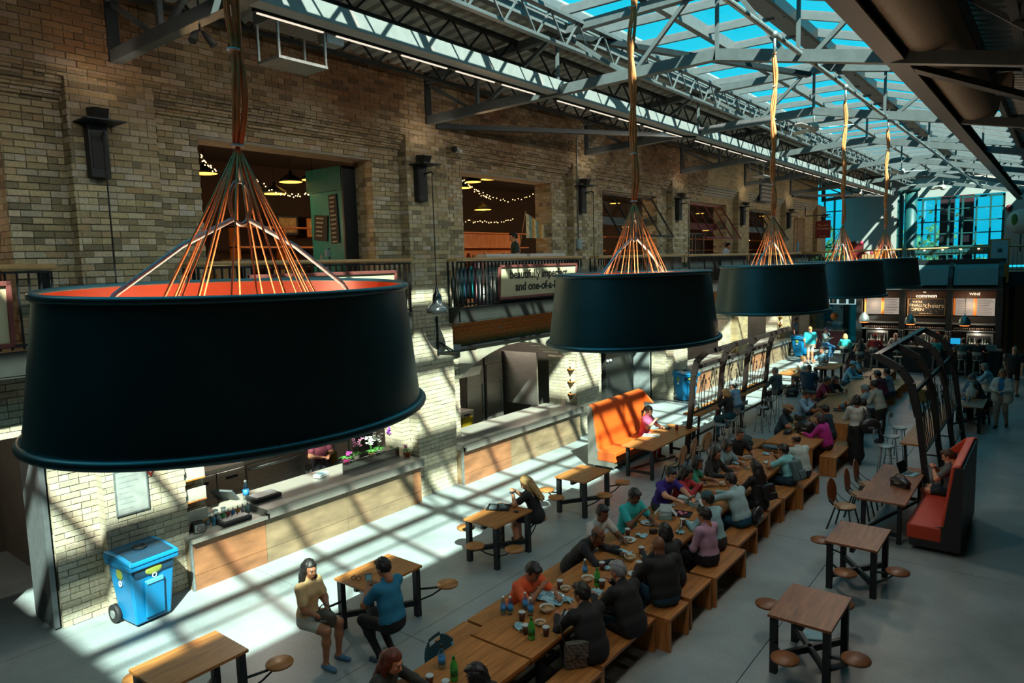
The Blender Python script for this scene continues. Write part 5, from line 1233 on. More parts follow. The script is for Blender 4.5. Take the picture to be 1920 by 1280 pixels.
MB().box(XL-.12, XR+.12, YF+1.45, YF+1.7, 4.50, 4.68).build('canopy_beam', steel_bl, t); MB().box(XL-.1, XR+.1, YF+.95, YF+1.1, 3.40, 3.52).build('lintel', steel_bl, t); MB().box(XL-.1, XR+.1, YF+.88, YF+.95, 3.44, 3.47).build('trim_strip', steel_gr, t)
MB().box(XL, XR, YR_, YR_+.08, 0, 4.4).build('back_wall', mat('bar_dark_wall', '#1c1512', .6), t)
MB().box(XL-.06, XL, YF+1, YR_, 0, 3.5).box(XR, XR+.06, YF+1, YR_, 0, 3.5).build('side_wall', steel_bl, t, kind='stuff')
MB().box(XL, XR, YF+1.1, YR_, 3.36, 3.42).build('soffit', m_blk, t)
MB().box(XL-.1, XR+.2, YF-.15, YF+.45, 1.05, 1.10).build('bar_top', mat('zinc_top', '#6a706c', .3, .5), t); MB().box(XL-.05, XR+.1, YF+.0, YF+.12, 0, 1.05).build('bar_front', steel_dk, t)
YM = YF+1.2
bays = [(-6.95, -5.55), (-5.28, -3.82), (-3.54, -2.1)]
m_menu = emis('menu_glow', '#d8c8b8', .42); m_brown = mat('bar_brown_header', '#3a2014', .6)
for i, (a, b) in enumerate(bays):
    MB().box(a-.02, b+.02, YM, YM+.05, 3.08, 3.38).build('header_board', m_brown, t)
    MB().box(a-.05, b+.05, YM-.25, YM+.15, 1.98, 2.03).build('shelf', galv, t); MB().box(a-.05, b+.05, YM-.25, YM+.15, 1.70, 1.74).build('shelf', galv, t)
    MB().box(a-.05, b+.05, YM+.1, YM+.14, 1.74, 3.1).build('back_board', m_blk, t)
    if i != 1:
        w = (b-a-.16)/2
        for j in range(2):
            x0 = a+.06+j*(w+.1)
            mb = MB().box(x0, x0+w-.02, YM+.03, YM+.06, 2.35, 3.06).build('menu_board', m_menu, t); q = MB()
            for r in range(9):
                q.box(x0+.03, x0+w-.05-rnd.uniform(0, .25), YM+.025, YM+.03, 2.42+r*.07, 2.435+r*.07)
            q.build('menu_text', mat('menu_ink', '#4a3f38'), mb, kind='stuff')
        MB().box(a+.06+w-.02, a+.06+w+.1, YM+.02, YM+.06, 2.35, 3.06).box(a-.02, a+.05, YM+.02, YM+.06, 2.35, 3.06).build('timber_strip', m_orw, t, kind='stuff')
    MB().box(a+.1, a+.98 if i < 2 else b-.05, YM-.05, YM+.35, .98 if i < 2 else .95, 1.62).build('wine_dispenser', galv, t) if i < 2 else MB().box(b-.95, b-.02, YM-.05, YM+.35, .95, 1.62).build('wine_dispenser', galv, t)
    x0 = a+.15 if i < 2 else b-.9
    MB().box(x0, x0+.78, YM-.06, YM-.05, 1.12, 1.52).build('dispenser_window', m_blk, t)
text('common', .22, emis('sign_glow', '#ffe6c0', 1.6), t, (-4.55, YM-.02, 3.16), (PI/2, 0, 0), 'lettering', bold=True); text('the', .08, MATS['sign_glow'], t, (-4.62, YM-.02, 3.32), (PI/2, 0, 0))
text('WINE', .15, MATS['sign_glow'], t, (-2.82, YM-.02, 3.24), (PI/2, 0, 0)); text('BEER', .15, MATS['sign_glow'], t, (-6.2, YM-.02, 3.24), (PI/2, 0, 0))
ck = thing('chalkboard', 'black chalkboard reading we\'re finally open, cheers, in the bar\'s middle bay', 'sign', (-4.55, YM-.02, 2.68)); MB().box(-.70, .70, 0, .03, -.37, .37).build('frame', m_card, ck); MB().box(-.66, .66, -.01, 0, -.34, .34).build('board', m_blk, ck)
m_chk = mat('chalk_cream', '#c8bba0', .8)
for s, sz, xx, zz in (("WE'RE", .13, -.33, .22), ('FINALLY', .16, -.33, .07), ('OPEN', .2, -.33, -.11), ('cheers', .27, .3, .06), ('craft beer & wine', .07, 0, -.27)): text(s, sz, m_chk, ck, (xx, -.015, zz), (PI/2, 0, 0))
for j in range(8): a = -.5+j*.15; MB().bar((.3+.15*math.cos(a*6), -.014, -.05+.1*math.sin(a*6)), (.3+.33*math.cos(a*6), -.014, -.03+.3*math.sin(a*6)*.7), .008, .004).build('chalk_ray', m_chk, ck)
for i, x in enumerate((-6.62, -4.9, -3.0)):
    t2 = thing('dome_pendant', ['silver', 'black middle', 'black right'][i]+' egg-shaped pendant lamp over the bar', 'lamp', (x, YF-.3 if i else YF-.5, 2.08 if i else 2.14))
    MB().lathe([(.2, 0), (.21, .08), (.19, .2), (.12, .33), (.03, .40), (.012, .44)], 20).tube([(0, 0, .4), (0, 0, 1.36), (0, YF+.97-(YF-.3 if i else YF-.5), 1.36)], .008, 4).build('lamp_shade', galv if i == 0 else m_shade, t2); MB().lathe([(.17, .0), (.16, -.03), (.001, -.05)], 16).build('glowing_mesh', emis('copper_glow', '#ff7a3a', 2.2), t2)
    l = bpy.data.lights.new('bar_lamp', 'POINT'); l.energy = 30; l.color = (1, .68, .42); l.shadow_soft_size = .1
    q = bpy.data.objects.new('bar_light', l); C.objects.link(q); q.location = (x, YF+.75, 2.75)
    l = bpy.data.lights.new('dispenser_fill', 'POINT'); l.energy = 9; l.color = (1, .8, .6); l.shadow_soft_size = .05  # added fill without a fixture, brightens the wine dispensers under the shelf
    q = bpy.data.objects.new('dispenser_fill_light', l); C.objects.link(q); q.location = (x+.3, YF+.8, 1.66)
m_gls = mat('bar_glass', '#9aa8a8', .15); m_bot = mat('dark_bottle', '#1d2a24', .2); m_tin = mat('tin_silver', '#9ba3a2', .3, .6)
g0 = None
for i, (a, b) in enumerate(bays):
    for j in range(18):
        x = a+.05+(b-a-.1)*j/17
        if g0 is None:
            g0 = thing('drinking_glass', 'drinking glass on the left bar shelf, first from the left', 'glass', (x, YM-.1, 1.745), group='glasses on the bar shelf'); MB().lathe([(.026, 0), (.035, .10), (.03, .10), (.02, .01), (.001, .01)], 8).build('bowl', mat('warm_glass', '#a88b78', .2), g0)
        else: dup(g0, 'drinking glass on the %s bar shelf, %s from the left' % (['left', 'middle', 'right'][i], ORD[j]), (x, YM-.1, 1.745))
    x0 = (a+.15 if i < 2 else b-.9)
    for j in range(8):
        t2 = thing('wine_bottle', 'wine bottle, %s from the left inside the %s steel dispenser' % (ORD[j], ['left', 'middle', 'right'][i]), 'bottle', (x0+.07+j*.09, YM-.12, 1.10), group='bottles in the %s dispenser' % ['left', 'middle', 'right'][i])
        MB().lathe([(.032, 0), (.032, .19), (.012, .25), (.012, .32), (.014, .33)], 8).build('glass_body', [m_bot, MATS['bar_glass'], mat('pale_wine', '#6f8f78', .2)][(i+j) % 3], t2); MB().lathe([(.033, .05), (.033, .14)], 8).build('label_band', white, t2)
t2 = thing('till_screen', 'bright blue till screen on the bar', 'screen', (-3.35, YF+.35, 1.10)); MB().box(-.2, .2, -.02, .02, .12, .40).build('bezel', m_blk, t2); MB().box(-.17, .17, -.025, -.02, .14, .38).build('display', emis('screen_blue', '#1f9ccf', .9), t2); MB().box(-.03, .03, -.02, .04, 0, .12).build('stand', m_blk, t2)
for i, x in enumerate((-6.05, -5.5, -4.7, -4.0)):
    t2 = thing('beer_tap', 'tall red-brown beer tap column on the bar, %s of four' % ['first from the left', 'second from the left', 'third from the left', 'last on the right'][i], 'tap', (x, YF+.2, 1.10)); MB().lathe([(.05, 0), (.05, .3), (.03, .34), (.03, .42), (.001, .43)], 10).build('column', mat('redwood', '#5a2018', .4), t2); MB().bar((0, 0, .25), (0, -.1, .27), .03).build('spout', galv, t2)
for i, x in enumerate((-5.42, -3.68)):
    t2 = thing('bottle_rack', ['left', 'right'][i]+' narrow column rack of small jars on a bar post', 'rack', (x, YF+.8, 1.15))
    for r in range(6):
        MB().box(-.11, .11, -.06, .05, r*.1, r*.1+.008).build('shelf', steel_bl, t2); q = MB()
        for c in range(3): q.cyl((-.07+c*.07, -.01), .022, r*.1+.01, r*.1+.07, 8)
        q.build('jars', m_gls, t2, kind='stuff')
for i, (x, lab) in enumerate([(-2.62, 'left'), (-2.1, 'right')]): 
    t2 = thing('paper_menu', lab+' pale blue printed menu card standing on the bar', 'menu', (x, YF-.02, 1.10)); MB().box(-.16, .16, -.005, .005, 0, .2).build('card', mat('card_pale', '#7fa0a4', .5), t2); MB().box(-.12, .12, -.008, -.006, .05, .16).build('print', mat('card_ink', '#5a7a80'), t2)
# ================================================================ people: one implicit surface per body
def smin(a, b, k): h = np.clip(.5+.5*(b-a)/k, 0, 1); return b+(a-b)*h-k*h*(1-h)
def sd_cone(P, a, b, ra, rb):
    a = np.asarray(a, float); b = np.asarray(b, float); d = b-a; L2 = max(d @ d, 1e-9)
    t = np.clip(((P-a) @ d)/L2, 0, 1); return np.linalg.norm(P-a-t[..., None]*d, axis=-1)-(ra+(rb-ra)*t)
def sd_ell(P, c, r, R=None):
    q = P-np.asarray(c, float)
    if R is not None: q = q @ R
    r = np.asarray(r, float); k0 = np.linalg.norm(q/r, axis=-1); k1 = np.linalg.norm(q/(r*r), axis=-1)
    return k0*(k0-1)/np.maximum(k1, 1e-6)
def surface(prims, h, k=.04, cut=None):
    """prims: list of (fn, lo, hi, group). Returns verts, quads, group per face (surface nets)"""
    lo = np.min([p[1] for p in prims], 0)-2*h; hi = np.max([p[2] for p in prims], 0)+2*h
    n = np.ceil((hi-lo)/h).astype(int)+1
    ax = [lo[i]+h*np.arange(n[i]) for i in range(3)]
    D = np.full(n, 9.0); G = np.zeros(n, int); best = np.full(n, 9.0)
    m = k*1.5+2*h
    for fn, a, b, g in prims:
        i0 = np.maximum(((a-m-lo)/h).astype(int), 0); i1 = np.minimum(((b+m-lo)/h).astype(int)+2, n)
        sl = tuple(slice(i0[i], i1[i]) for i in range(3))
        P = np.stack(np.meshgrid(*[ax[i][sl[i]] for i in range(3)], indexing='ij'), -1)
        d = fn(P); D[sl] = np.where(D[sl] > 8, d, smin(D[sl], d, k)); w = d < best[sl]; best[sl] = np.where(w, d, best[sl]); G[sl] = np.where(w, g, G[sl])
    if cut is not None:
        P = np.stack(np.meshgrid(*ax, indexing='ij'), -1); D = np.maximum(D, -cut(P))
    S_ = D < 0
    c = [S_[i:n[0]-1+i, j:n[1]-1+j, l:n[2]-1+l] for i in (0, 1) for j in (0, 1) for l in (0, 1)]
    cnt = sum(x.astype(np.int8) for x in c); act = (cnt > 0) & (cnt < 8)
    idx = np.full(act.shape, -1, int); I = np.argwhere(act); idx[act] = np.arange(len(I))
    acc = np.zeros((len(I), 3)); num = np.zeros(len(I))
    cor = [(i, j, l) for i in (0, 1) for j in (0, 1) for l in (0, 1)]
    val = {q: D[I[:, 0]+q[0], I[:, 1]+q[1], I[:, 2]+q[2]] for q in cor}
    for q in cor:
        for d_ in range(3):
            if q[d_] == 0:
                r = list(q); r[d_] = 1; r = tuple(r); v0, v1 = val[q], val[r]; cr = (v0 < 0) != (v1 < 0)
                t = np.where(cr, v0/np.where(cr, v0-v1, 1), 0); p = np.array(q, float)[None].repeat(len(I), 0); p[:, d_] += t
                acc[cr] += p[cr]; num[cr] += 1
    V_ = lo+(I+acc/np.maximum(num, 1)[:, None])*h
    F_ = []; FG = []
    for d_ in range(3):
        a1, a2 = (d_+1) % 3, (d_+2) % 3
        s0 = [slice(1, -1)]*3; s0[d_] = slice(0, -1); s1 = [slice(1, -1)]*3; s1[d_] = slice(1, None)
        A, B_ = S_[tuple(s0)], S_[tuple(s1)]
        for sign, mask in ((1, A & ~B_), (-1, ~A & B_)):
            E_ = np.argwhere(mask)
            if not len(E_): continue
            E_ = E_.copy(); off = [1, 1, 1]; off[d_] = 0; E_ += off
            q = []
            for (u, v) in ((-1, -1), (0, -1), (0, 0), (-1, 0)):
                w = E_.copy(); w[:, a1] += u; w[:, a2] += v; q.append(idx[w[:, 0], w[:, 1], w[:, 2]])
            q = np.stack(q, 1)
            if sign < 0: q = q[:, ::-1]
            F_.append(q); FG.append(G[E_[:, 0], E_[:, 1], E_[:, 2]])
    F_ = np.concatenate(F_); FG = np.concatenate(FG)
    return V_, F_, FG
def P_cone(a, b, ra, rb, g=0):
    a, b = np.asarray(a, float), np.asarray(b, float); r = max(ra, rb)
    return (lambda P: sd_cone(P, a, b, ra, rb), np.minimum(a, b)-r, np.maximum(a, b)+r, g)
def P_ell(c, r, g=0, R=None):
    c = np.asarray(c, float); r_ = np.asarray(r, float); m = r_ if R is None else np.full(3, r_.max()); return (lambda P: sd_ell(P, c, r_, R), c-m, c+m, g)
# ---- cached heads, hands, hair (head-local: centre of skull at origin, face to +y)
CACHE = {}
def head_geo(fem, h):
    key = ('head', fem, h)
    if key not in CACHE:
        s = .95 if fem else 1.0; j = .88 if fem else 1
        pr = [P_ell((0, -.012, .022), (.076*s, .096*s, .098*s)), P_ell((0, .022, -.045), (.060*j, .066, .082*s)), P_ell((0, .05, -.098), (.030*j, .026, .022)),
              P_cone((0, .080, .012), (0, .104, -.032), .010, .014), P_ell((0, .082, -.068), (.024, .014, .011)), P_ell((-.034, .066, -.028), (.02, .016, .02)), P_ell((.034, .066, -.028), (.02, .016, .02)),
              P_ell((-.078*s, -.006, -.012), (.010, .020, .030)), P_ell((.078*s, -.006, -.012), (.010, .020, .030)), P_ell((0, .078, .026), (.045, .014, .012)),
              P_cone((0, -.025, -.06), (0, -.03, -.15), .056*j, .058*j)]
        V_, F_, G_ = surface(pr, h, .014, cut=lambda P: np.minimum(sd_ell(P, (-.031, .094, .006), (.016, .013, .010)), sd_ell(P, (.031, .094, .006), (.016, .013, .010))))
        g = np.zeros(len(F_), int)
        CACHE[key] = (V_, F_, g)
    return CACHE[key]
def bits(fem):
    """eyes, brows, mouth as small shapes: (verts, faces, group) 0 skin 5 eye 6 hair 7 lip"""
    key = ('bits', fem)
    if key not in CACHE:
        m = MB()
        for s in (-1, 1):
            m.ball((s*.031, .080, .006), (.014, .010, .0085), 8, 6, 0); m.ball((s*.031, .088, .006), (.007, .004, .0075), 8, 5, 1)
            m.bar((s*.017, .092, .024), (s*.046, .082, .024), .006, .006 if not fem else .004, 2)
        m.ball((0, .092, -.066), (.022, .008, .007), 8, 5, 3)
        CACHE[key] = (np.array([tuple(v) for v in m.v]), m.f, [[8, 5, 6, 7][i] for i in m.mi])
    return CACHE[key]
def hair_geo(style, h):
    key = ('hair', style, h)
    if key in CACHE: return CACHE[key]
    base = P_ell((0, -.020, .030), (.087, .104, .108)); facecut = lambda P: np.minimum(np.maximum(P[..., 1]*-1+.052-P[..., 2]*-.12, P[..., 2]-.070), np.maximum(P[..., 1]*-1+.0, P[..., 2]-.0))
    def fc(P):   # removes the face region: front of a slanted plane, below the hairline
        front = -(P[..., 1]-.030)-.0; low = P[..., 2]-.062; a = np.maximum(front, low)
        neck = np.maximum(-(P[..., 1]+.03), P[..., 2]+.035) if style in ('short', 'balding', 'buzz', 'bun') else np.maximum(-(P[..., 1]-.0), P[..., 2]+.9)
        return np.minimum(a, neck)
    pr = [base]
    if style == 'short': pr += [P_ell((0, .05, .092), (.06, .045, .032)), P_ell((0, -.07, .0), (.07, .045, .07))]
    if style == 'buzz': pr = [P_ell((0, -.016, .026), (.081, .100, .102))]
    if style == 'long': pr += [P_cone((0, -.08, .0), (0, -.11, -.36), .075, .06), P_cone((-.07, -.02, 0), (-.085, -.02, -.26), .032, .03), P_cone((.07, -.02, 0), (.085, -.02, -.26), .032, .03), P_cone((-.05, -.09, -.1), (-.05, -.12, -.38), .05, .03), P_cone((.05, -.09, -.1), (.05, -.12, -.38), .05, .03)]
    if style == 'bob': pr += [P_ell((0, -.05, -.04), (.092, .075, .10)), P_cone((-.074, -.0, .02), (-.076, .012, -.09), .030, .024), P_cone((.074, -.0, .02), (.076, .012, -.09), .030, .024), P_ell((0, .06, .075), (.06, .04, .03))]
    if style == 'bun': pr += [P_ell((0, -.10, .10), (.04, .04, .04)), P_ell((0, -.07, .0), (.07, .045, .07))]
    if style == 'pony': pr += [P_cone((0, -.12, .05), (0, -.17, -.10), .03, .03), P_cone((0, -.17, -.1), (0, -.14, -.26), .03, .012)]
    cut = fc
    if style == 'balding':
        pr = [P_ell((0, -.018, .020), (.083, .100, .096))]; cut = lambda P: np.minimum(fc(P), -(P[..., 2]-.058))
    CACHE[key] = surface(pr, h, .02, cut=cut); return CACHE[key]
def hand_geo(kind, h):
    """wrist at origin, fingers to +y, palm facing -z, thumb on +x side"""
    key = ('hand', kind, h)
    if key in CACHE: return CACHE[key]
    pr = [P_ell((0, .045, 0), (.040, .052, .016)), P_cone((0, -.02, 0), (0, .02, 0), .025, .027), P_ell((.022, .035, -.006), (.018, .03, .014))]
    curl = {'relax': .45, 'flat': .12, 'grip': .95}[kind]
    for i, (x, l) in enumerate([(.029, .072), (.010, .080), (-.010, .074), (-.029, .058)]):
        p = np.array([x, .085, 0.0]); a = curl*.5; r = .0088 if i < 3 else .0078
        for s in (.44, .32, .24):
            q = p+l*s*np.array([x*.6, math.cos(a), -math.sin(a)]); pr.append(P_cone(p, q, r, r*.9)); p = q; r *= .9; a += curl
    p = np.array([.034, .028, -.004]); 
    for d, s, r in (((.75, .62, -.18), .034, .0115), ((.35, .9, -.25), .03, .0095), ((.15, .95, -.3), .024, .0085)):
        d = np.array(d)/np.linalg.norm(d); q = p+d*s; pr.append(P_cone(p, q, r, r*.9)); p = q
    CACHE[key] = surface(pr, h, .006); return CACHE[key]
def frame(y, z=(0, 0, 1)):
    y = np.asarray(y, float); y = y/np.linalg.norm(y); z = np.asarray(z, float); x = np.cross(y, z); x /= max(np.linalg.norm(x), 1e-6); z = np.cross(x, y); return np.stack([x, y, z], 1)
def elbow(s, w, la, lf, pole):
    d = w-s; L = np.linalg.norm(d); L2 = min(L, (la+lf)*.985); u = d/max(L, 1e-6); w2 = s+u*L2
    a = (la*la-lf*lf+L2*L2)/(2*L2); hgt = math.sqrt(max(la*la-a*a, 0)); pole = np.asarray(pole, float); pole = pole-u*(pole @ u); pole /= max(np.linalg.norm(pole), 1e-6)
    return s+u*a+pole*hgt, w2
SKIN = {'l': '#c08a6c', 'm': '#9a6548', 'd': '#6a4128', 't': '#7e5038'}
cmat = lambda c, r=.8: mat('cloth_'+c.strip('#'), c, r, 0, .14, 9, .15)
def person(label, px, py, hz, face, pose='table', top='#222222', bot='#1d2430', skin='m', hair='short', hc='#14100e', fem=False, sleeve='short', lean=18, shoe='#22201f', cap=None, turn=0, nod=14, legs='pants', seat=.45, det=1, lst=None, g=None, tw=1.0, loc=None, hands='relax', floor=0):
    """place by where the head is seen: pixel (px,py) at height hz above the floor; face = heading in degrees, 0 = +x, 90 = +y"""
    hp = onz(px, py, hz+floor) if loc is None else np.array([loc[0], loc[1], hz+floor])
    A = math.radians(face-90); ca, sa = math.cos(A), math.sin(A)
    h = {0: .013, 1: .017, 2: .024}[det]; hh = {0: .0085, 1: .011, 2: .016}[det]
    sc = .94 if fem else 1.0; wd = .9 if fem else 1.0; wd *= tw
    la = math.radians(lean); up = np.array([0, math.sin(la), math.cos(la)])
    sit = pose not in ('stand', 'walk', 'standtable')
    ph = (seat+.10) if sit else .93*sc
    pel = np.array([0, 0, ph]); chest = pel+up*.36*sc; neck = pel+up*.52*sc; hd = neck+np.array([0, math.sin(la*1.1)*.13+.02, math.cos(la)*.135])*sc
    # scale spine so the head ends at hz
    k = (hz-ph)/(hd[2]-ph); k = min(max(k, .8), 1.18); up2 = up*k; chest = pel+up2*.36*sc; neck = pel+up2*.52*sc; hd = neck+np.array([0, math.sin(la*1.1)*.13+.02, math.cos(la)*.135])*sc*k
    R_ = np.array([[ca, -sa, 0], [sa, ca, 0], [0, 0, 1]])
    org = hp-R_ @ hd; org[2] = floor
    T_, SK, BT, SH = 1, 0, 2, 3
    pr = []
    X = lambda x, p=pel: np.array([x, 0, 0])+p
    def P_torso(a, b, ra, rb, wx, gg):
        W3 = np.array([1/wx, 1, 1]); a, b = np.array(a, float), np.array(b, float); r = max(ra, rb)*max(wx, 1)
        return (lambda P: sd_cone(P*W3, a*W3, b*W3, ra, rb)*.9, np.minimum(a, b)-r, np.maximum(a, b)+r, gg)
    pr += [P_torso(pel+np.array([0, -.01, .0]), pel+up2*.05, .118, .12, 1.38*wd, BT), P_torso(pel+up2*.09, pel+up2*.25, .119*tw, .108*tw, 1.36*wd, T_), P_torso(pel+up2*.25, neck-up2*.13, .108*tw, .112*tw, 1.42*wd, T_),
           P_cone(X(-.14*wd, neck-up2*.062), X(.14*wd, neck-up2*.062), .064, .064, T_), P_cone(neck-up2*.08, neck+up2*.02, .085, .056, T_)]
    if fem: pr += [P_ell(chest+np.array([-.06, .075, .0]), (.06, .05, .06), T_), P_ell(chest+np.array([.06, .075, .0]), (.06, .05, .06), T_)]
    pr.append(P_cone(neck+up*.01, hd-up*.07, .054 if not fem else .046, .052 if not fem else .044, SK))
    # legs
    feet = []
    for s in (-1, 1):
        hip = pel+np.array([s*.085*wd, 0.02, -.02])
        if sit:
            kn = np.array([s*.12, .44*sc, seat+.07]); an = np.array([s*.12, .40*sc, .09])
            if legs in ('stool',) or seat > .6: kn = np.array([s*.12, .38*sc, seat-.03]); an = np.array([s*.10, .30, max(.30, seat-.46)])
            if pose == 'side': an = np.array([s*.10, .16, .09])
            if lst == 'walkleg': an = an
        elif pose == 'walk': kn = np.array([s*.09, .10 if s > 0 else .02, .50]); an = np.array([s*.08, .16 if s > 0 else -.22, .09])
        else: kn = np.array([s*.09, .01, .49*sc]); an = np.array([s*.09, -.01+(.03*s), .09])
        gl = {'pants': (BT, BT), 'shorts': (BT, SK), 'skirt': (BT, SK), 'dress': (BT, SK), 'longskirt': (BT, BT), 'stool': (BT, BT)}[legs]
        rth = (.088, .066) if legs != 'dress' else (.095, .08)
        mid = hip+(kn-hip)*(.72 if legs in ('shorts', 'skirt', 'dress') else 1)
        pr.append(P_cone(hip, mid, rth[0], rth[1], gl[0]))
        if legs in ('shorts', 'skirt', 'dress'): pr.append(P_cone(mid, kn, .066, .056, SK))
        calf = kn+(an-kn)*.35
        rr_ = (.060, .056, .043) if gl[1] == BT else (.053, .053, .033)
        pr += [P_cone(kn, calf, rr_[0], rr_[1], gl[1]), P_cone(calf, an, rr_[1], rr_[2], gl[1])]
        toe = an+np.array([s*.02, .15, -.055]); pr.append(P_cone(an+np.array([0, -.03, -.045]), toe, .040, .032, SH)); feet.append(toe)
    if legs in ('longskirt',): pr.append(P_cone(pel, np.array([0, 0, .22]), .15, .17, BT)); pr.append(P_cone(np.array([-.06, 0, .6]), np.array([.06, 0, .25]), .13, .14, BT))
    if legs in ('skirt', 'dress') and sit: pr.append(P_cone(pel, pel+np.array([0, .25, 0]), .13, .12, BT))
    # arms
    sh = [neck-up2*.06+np.array([s*.175*wd, 0, 0]) for s in (-1, 1)]
    tz = (.80 if seat < .6 else 1.04) if sit else .98
    fz = hd[1]+.16
    W_ = {'table': ((-.16, fz+.12, tz), (.16, fz+.12, tz)), 'eat': ((-.17, fz+.10, tz), (.06, fz+.02, tz+.16)), 'phone': ((-.07, fz+.06, tz+.16), (.07, fz+.06, tz+.16)), 'lap': ((-.07, .30, seat+.20), (.07, .30, seat+.20)),
          'chin': ((-.04, hd[1]+.05, hd[2]-.14), (.14, fz+.10, tz)), 'cross': ((.10, .20+neck[1], chest[2]-.04), (-.10, .21+neck[1], chest[2]-.07)), 'reach': ((-.12, fz+.24, tz+.05), (.18, fz+.22, tz+.06)), 'side': ((-.12, .3, seat+.34), (.12, .3, seat+.34)),
          'stand': ((-.24, .04, .80*sc), (.24, .04, .80*sc)), 'walk': ((-.24, .14, .84), (.25, -.10, .82)), 'standtable': ((-.15, .42, 1.0), (.15, .42, 1.0)), 'hold': ((-.08, .26, 1.08), (.08, .26, 1.08))}[g or pose]
    wr = []
    for i, s in enumerate((-1, 1)):
        w = np.array(W_[i], float); pole = (s*.8, -.45, -.7); e, w = elbow(sh[i], w, .285*sc, .25*sc, pole); m = sh[i]+(e-sh[i])*.62
        lg = T_ if sleeve == 'long' else SK
        if sleeve == 'none': pr += [P_cone(sh[i], e, .052, .042, SK)]
        elif sleeve == 'short': pr += [P_cone(sh[i], m, .062*tw, .060, T_), P_cone(m, e, .046, .041, SK)]
        else: pr += [P_cone(sh[i], e, .062*tw, .051, T_)]
        pr.append(P_cone(e, w, .043 if lg == SK else .050, .028 if lg == SK else .038, lg)); wr.append((e, w))
    V_, F_, G_ = surface(pr, h, .045)
    vs, fs, gs = [V_], [F_], [G_]; nv = len(V_)
    # head
    hr = Matrix.Rotation(math.radians(turn), 3, 'Z') @ Matrix.Rotation(-math.radians(nod), 3, 'X'); HR = np.array(hr)*(.97 if fem else 1.0)*1.02
    def put(geo, M3, off, gmap=None, tri=False):
        nonlocal nv
        v, f, gg = geo; vs.append(np.asarray(v) @ M3.T+off)
        fs.append([tuple(i+nv for i in q) for q in f] if not isinstance(f, np.ndarray) else f+nv); gs.append(np.full(len(f), gmap) if gmap is not None else np.asarray(gg)); nv += len(v)
    put(head_geo(fem, hh), HR, hd, 0)
    if det < 2: put(bits(fem), HR, hd)
    for i, (e, w) in enumerate(wr):
        M3 = frame(w-e, (0, 0, 1)) @ np.diag([(-1 if i == 0 else 1)*.93*-1, .93, .93])
        geo = hand_geo(hands if det < 2 else 'relax', .0052 if det < 2 else .008)
        v, f, gg = geo
        if np.linalg.det(M3) < 0: geo = (v, f[:, ::-1], gg)
        put(geo, M3, w, 0)
    me = bpy.data.meshes.new('body')
    allv = np.concatenate(vs) @ R_.T
    fl_ = []; 
    for f in fs: fl_ += [tuple(q) for q in (f.tolist() if isinstance(f, np.ndarray) else f)]
    me.from_pydata(allv.tolist(), [], fl_)
    ms = [mat('skin_'+skin, SKIN[skin], .55, 0, .08, 12), cmat(top), cmat(bot), mat('shoe_'+shoe.strip('#'), shoe, .5), black, mat('eye_dark', '#16100c', .2), mat('hair_'+hc.strip('#'), hc, .5, 0, .3, 40, .3, stretch=(6, 6, 1)), mat('lip_tone', '#7a3a34', .5), mat('eye_white', '#9c968c', .3)]
    for m in ms: me.materials.append(m)
    me.polygons.foreach_set('material_index', np.concatenate([np.asarray(x_) for x_ in gs]).astype(int)); me.polygons.foreach_set('use_smooth', [True]*len(me.polygons)); me.update()
    t = thing('person', label, 'person', tuple(org))
    o = bpy.data.objects.new('body', me); C.objects.link(o); o.parent = t
    HRw = R_ @ HR; hw = R_ @ hd
    if hair != 'none':
        v, f, gg = hair_geo(hair, hh); v = v*(1+(.022*np.sin(v[:, :1]*95+v[:, 2:]*60)+.018*np.sin(v[:, 1:2]*120-v[:, :1]*70)+.012*np.sin(v[:, 2:]*180+v[:, :1]*150))); m2 = bpy.data.meshes.new('hair'); m2.from_pydata((v @ HRw.T+hw).tolist(), [], f.tolist()); m2.materials.append(ms[6]); m2.polygons.foreach_set('use_smooth', [True]*len(f)); m2.update()
        o = bpy.data.objects.new('hair', m2); C.objects.link(o); o.parent = t
    M4 = Matrix([list(HRw[i]) for i in range(3)])
    if cap:
        q = MB(); cm = mat('cap_'+cap[1].strip('#'), cap[1], .8)
        tr = lambda p: M4 @ Vector(p)+Vector(hw)
        prof = [(.096, .035), (.100, .06), (.092, .10), (.065, .135), (.001, .15)] if cap[0] == 'cap' else [(.19, .055), (.10, .05), (.098, .10), (.085, .145), (.001, .15)]
        n0 = 16; vv = []; ff = []
        for r, z in prof:
            for j in range(n0): a = 2*PI*j/n0; vv.append(tr((r*math.cos(a)*.93, r*math.sin(a)*1.05-.012, z)))
        for i in range(len(prof)-1):
            for j in range(n0): ff.append((i*n0+j, i*n0+(j+1) % n0, (i+1)*n0+(j+1) % n0, (i+1)*n0+j))
        q.add(vv, ff, 0, True)
        if cap[0] == 'cap':
            pts = [(-.07, .06), (-.065, .14), (-.03, .175), (.03, .175), (.065, .14), (.07, .06)]; q.add([tr((a, b, .055-.25*(b-.06))) for a, b in pts]+[tr((a, b, .048-.25*(b-.06))) for a, b in pts], [(0, 1, 2, 3, 4, 5), (11, 10, 9, 8, 7, 6)]+[(i, (i+1) % 6, 6+(i+1) % 6, 6+i) for i in range(6)])
        q.build('cap' if cap[0] == 'cap' else 'hat', cm, t)
    t['_w'] = [float(x) for p in wr for x in (R_ @ p[1]+org)]
    return t, R_, org, dict(neck=neck, chest=chest, pel=pel, hd=hd, up=up2, wr=wr, sh=sh)
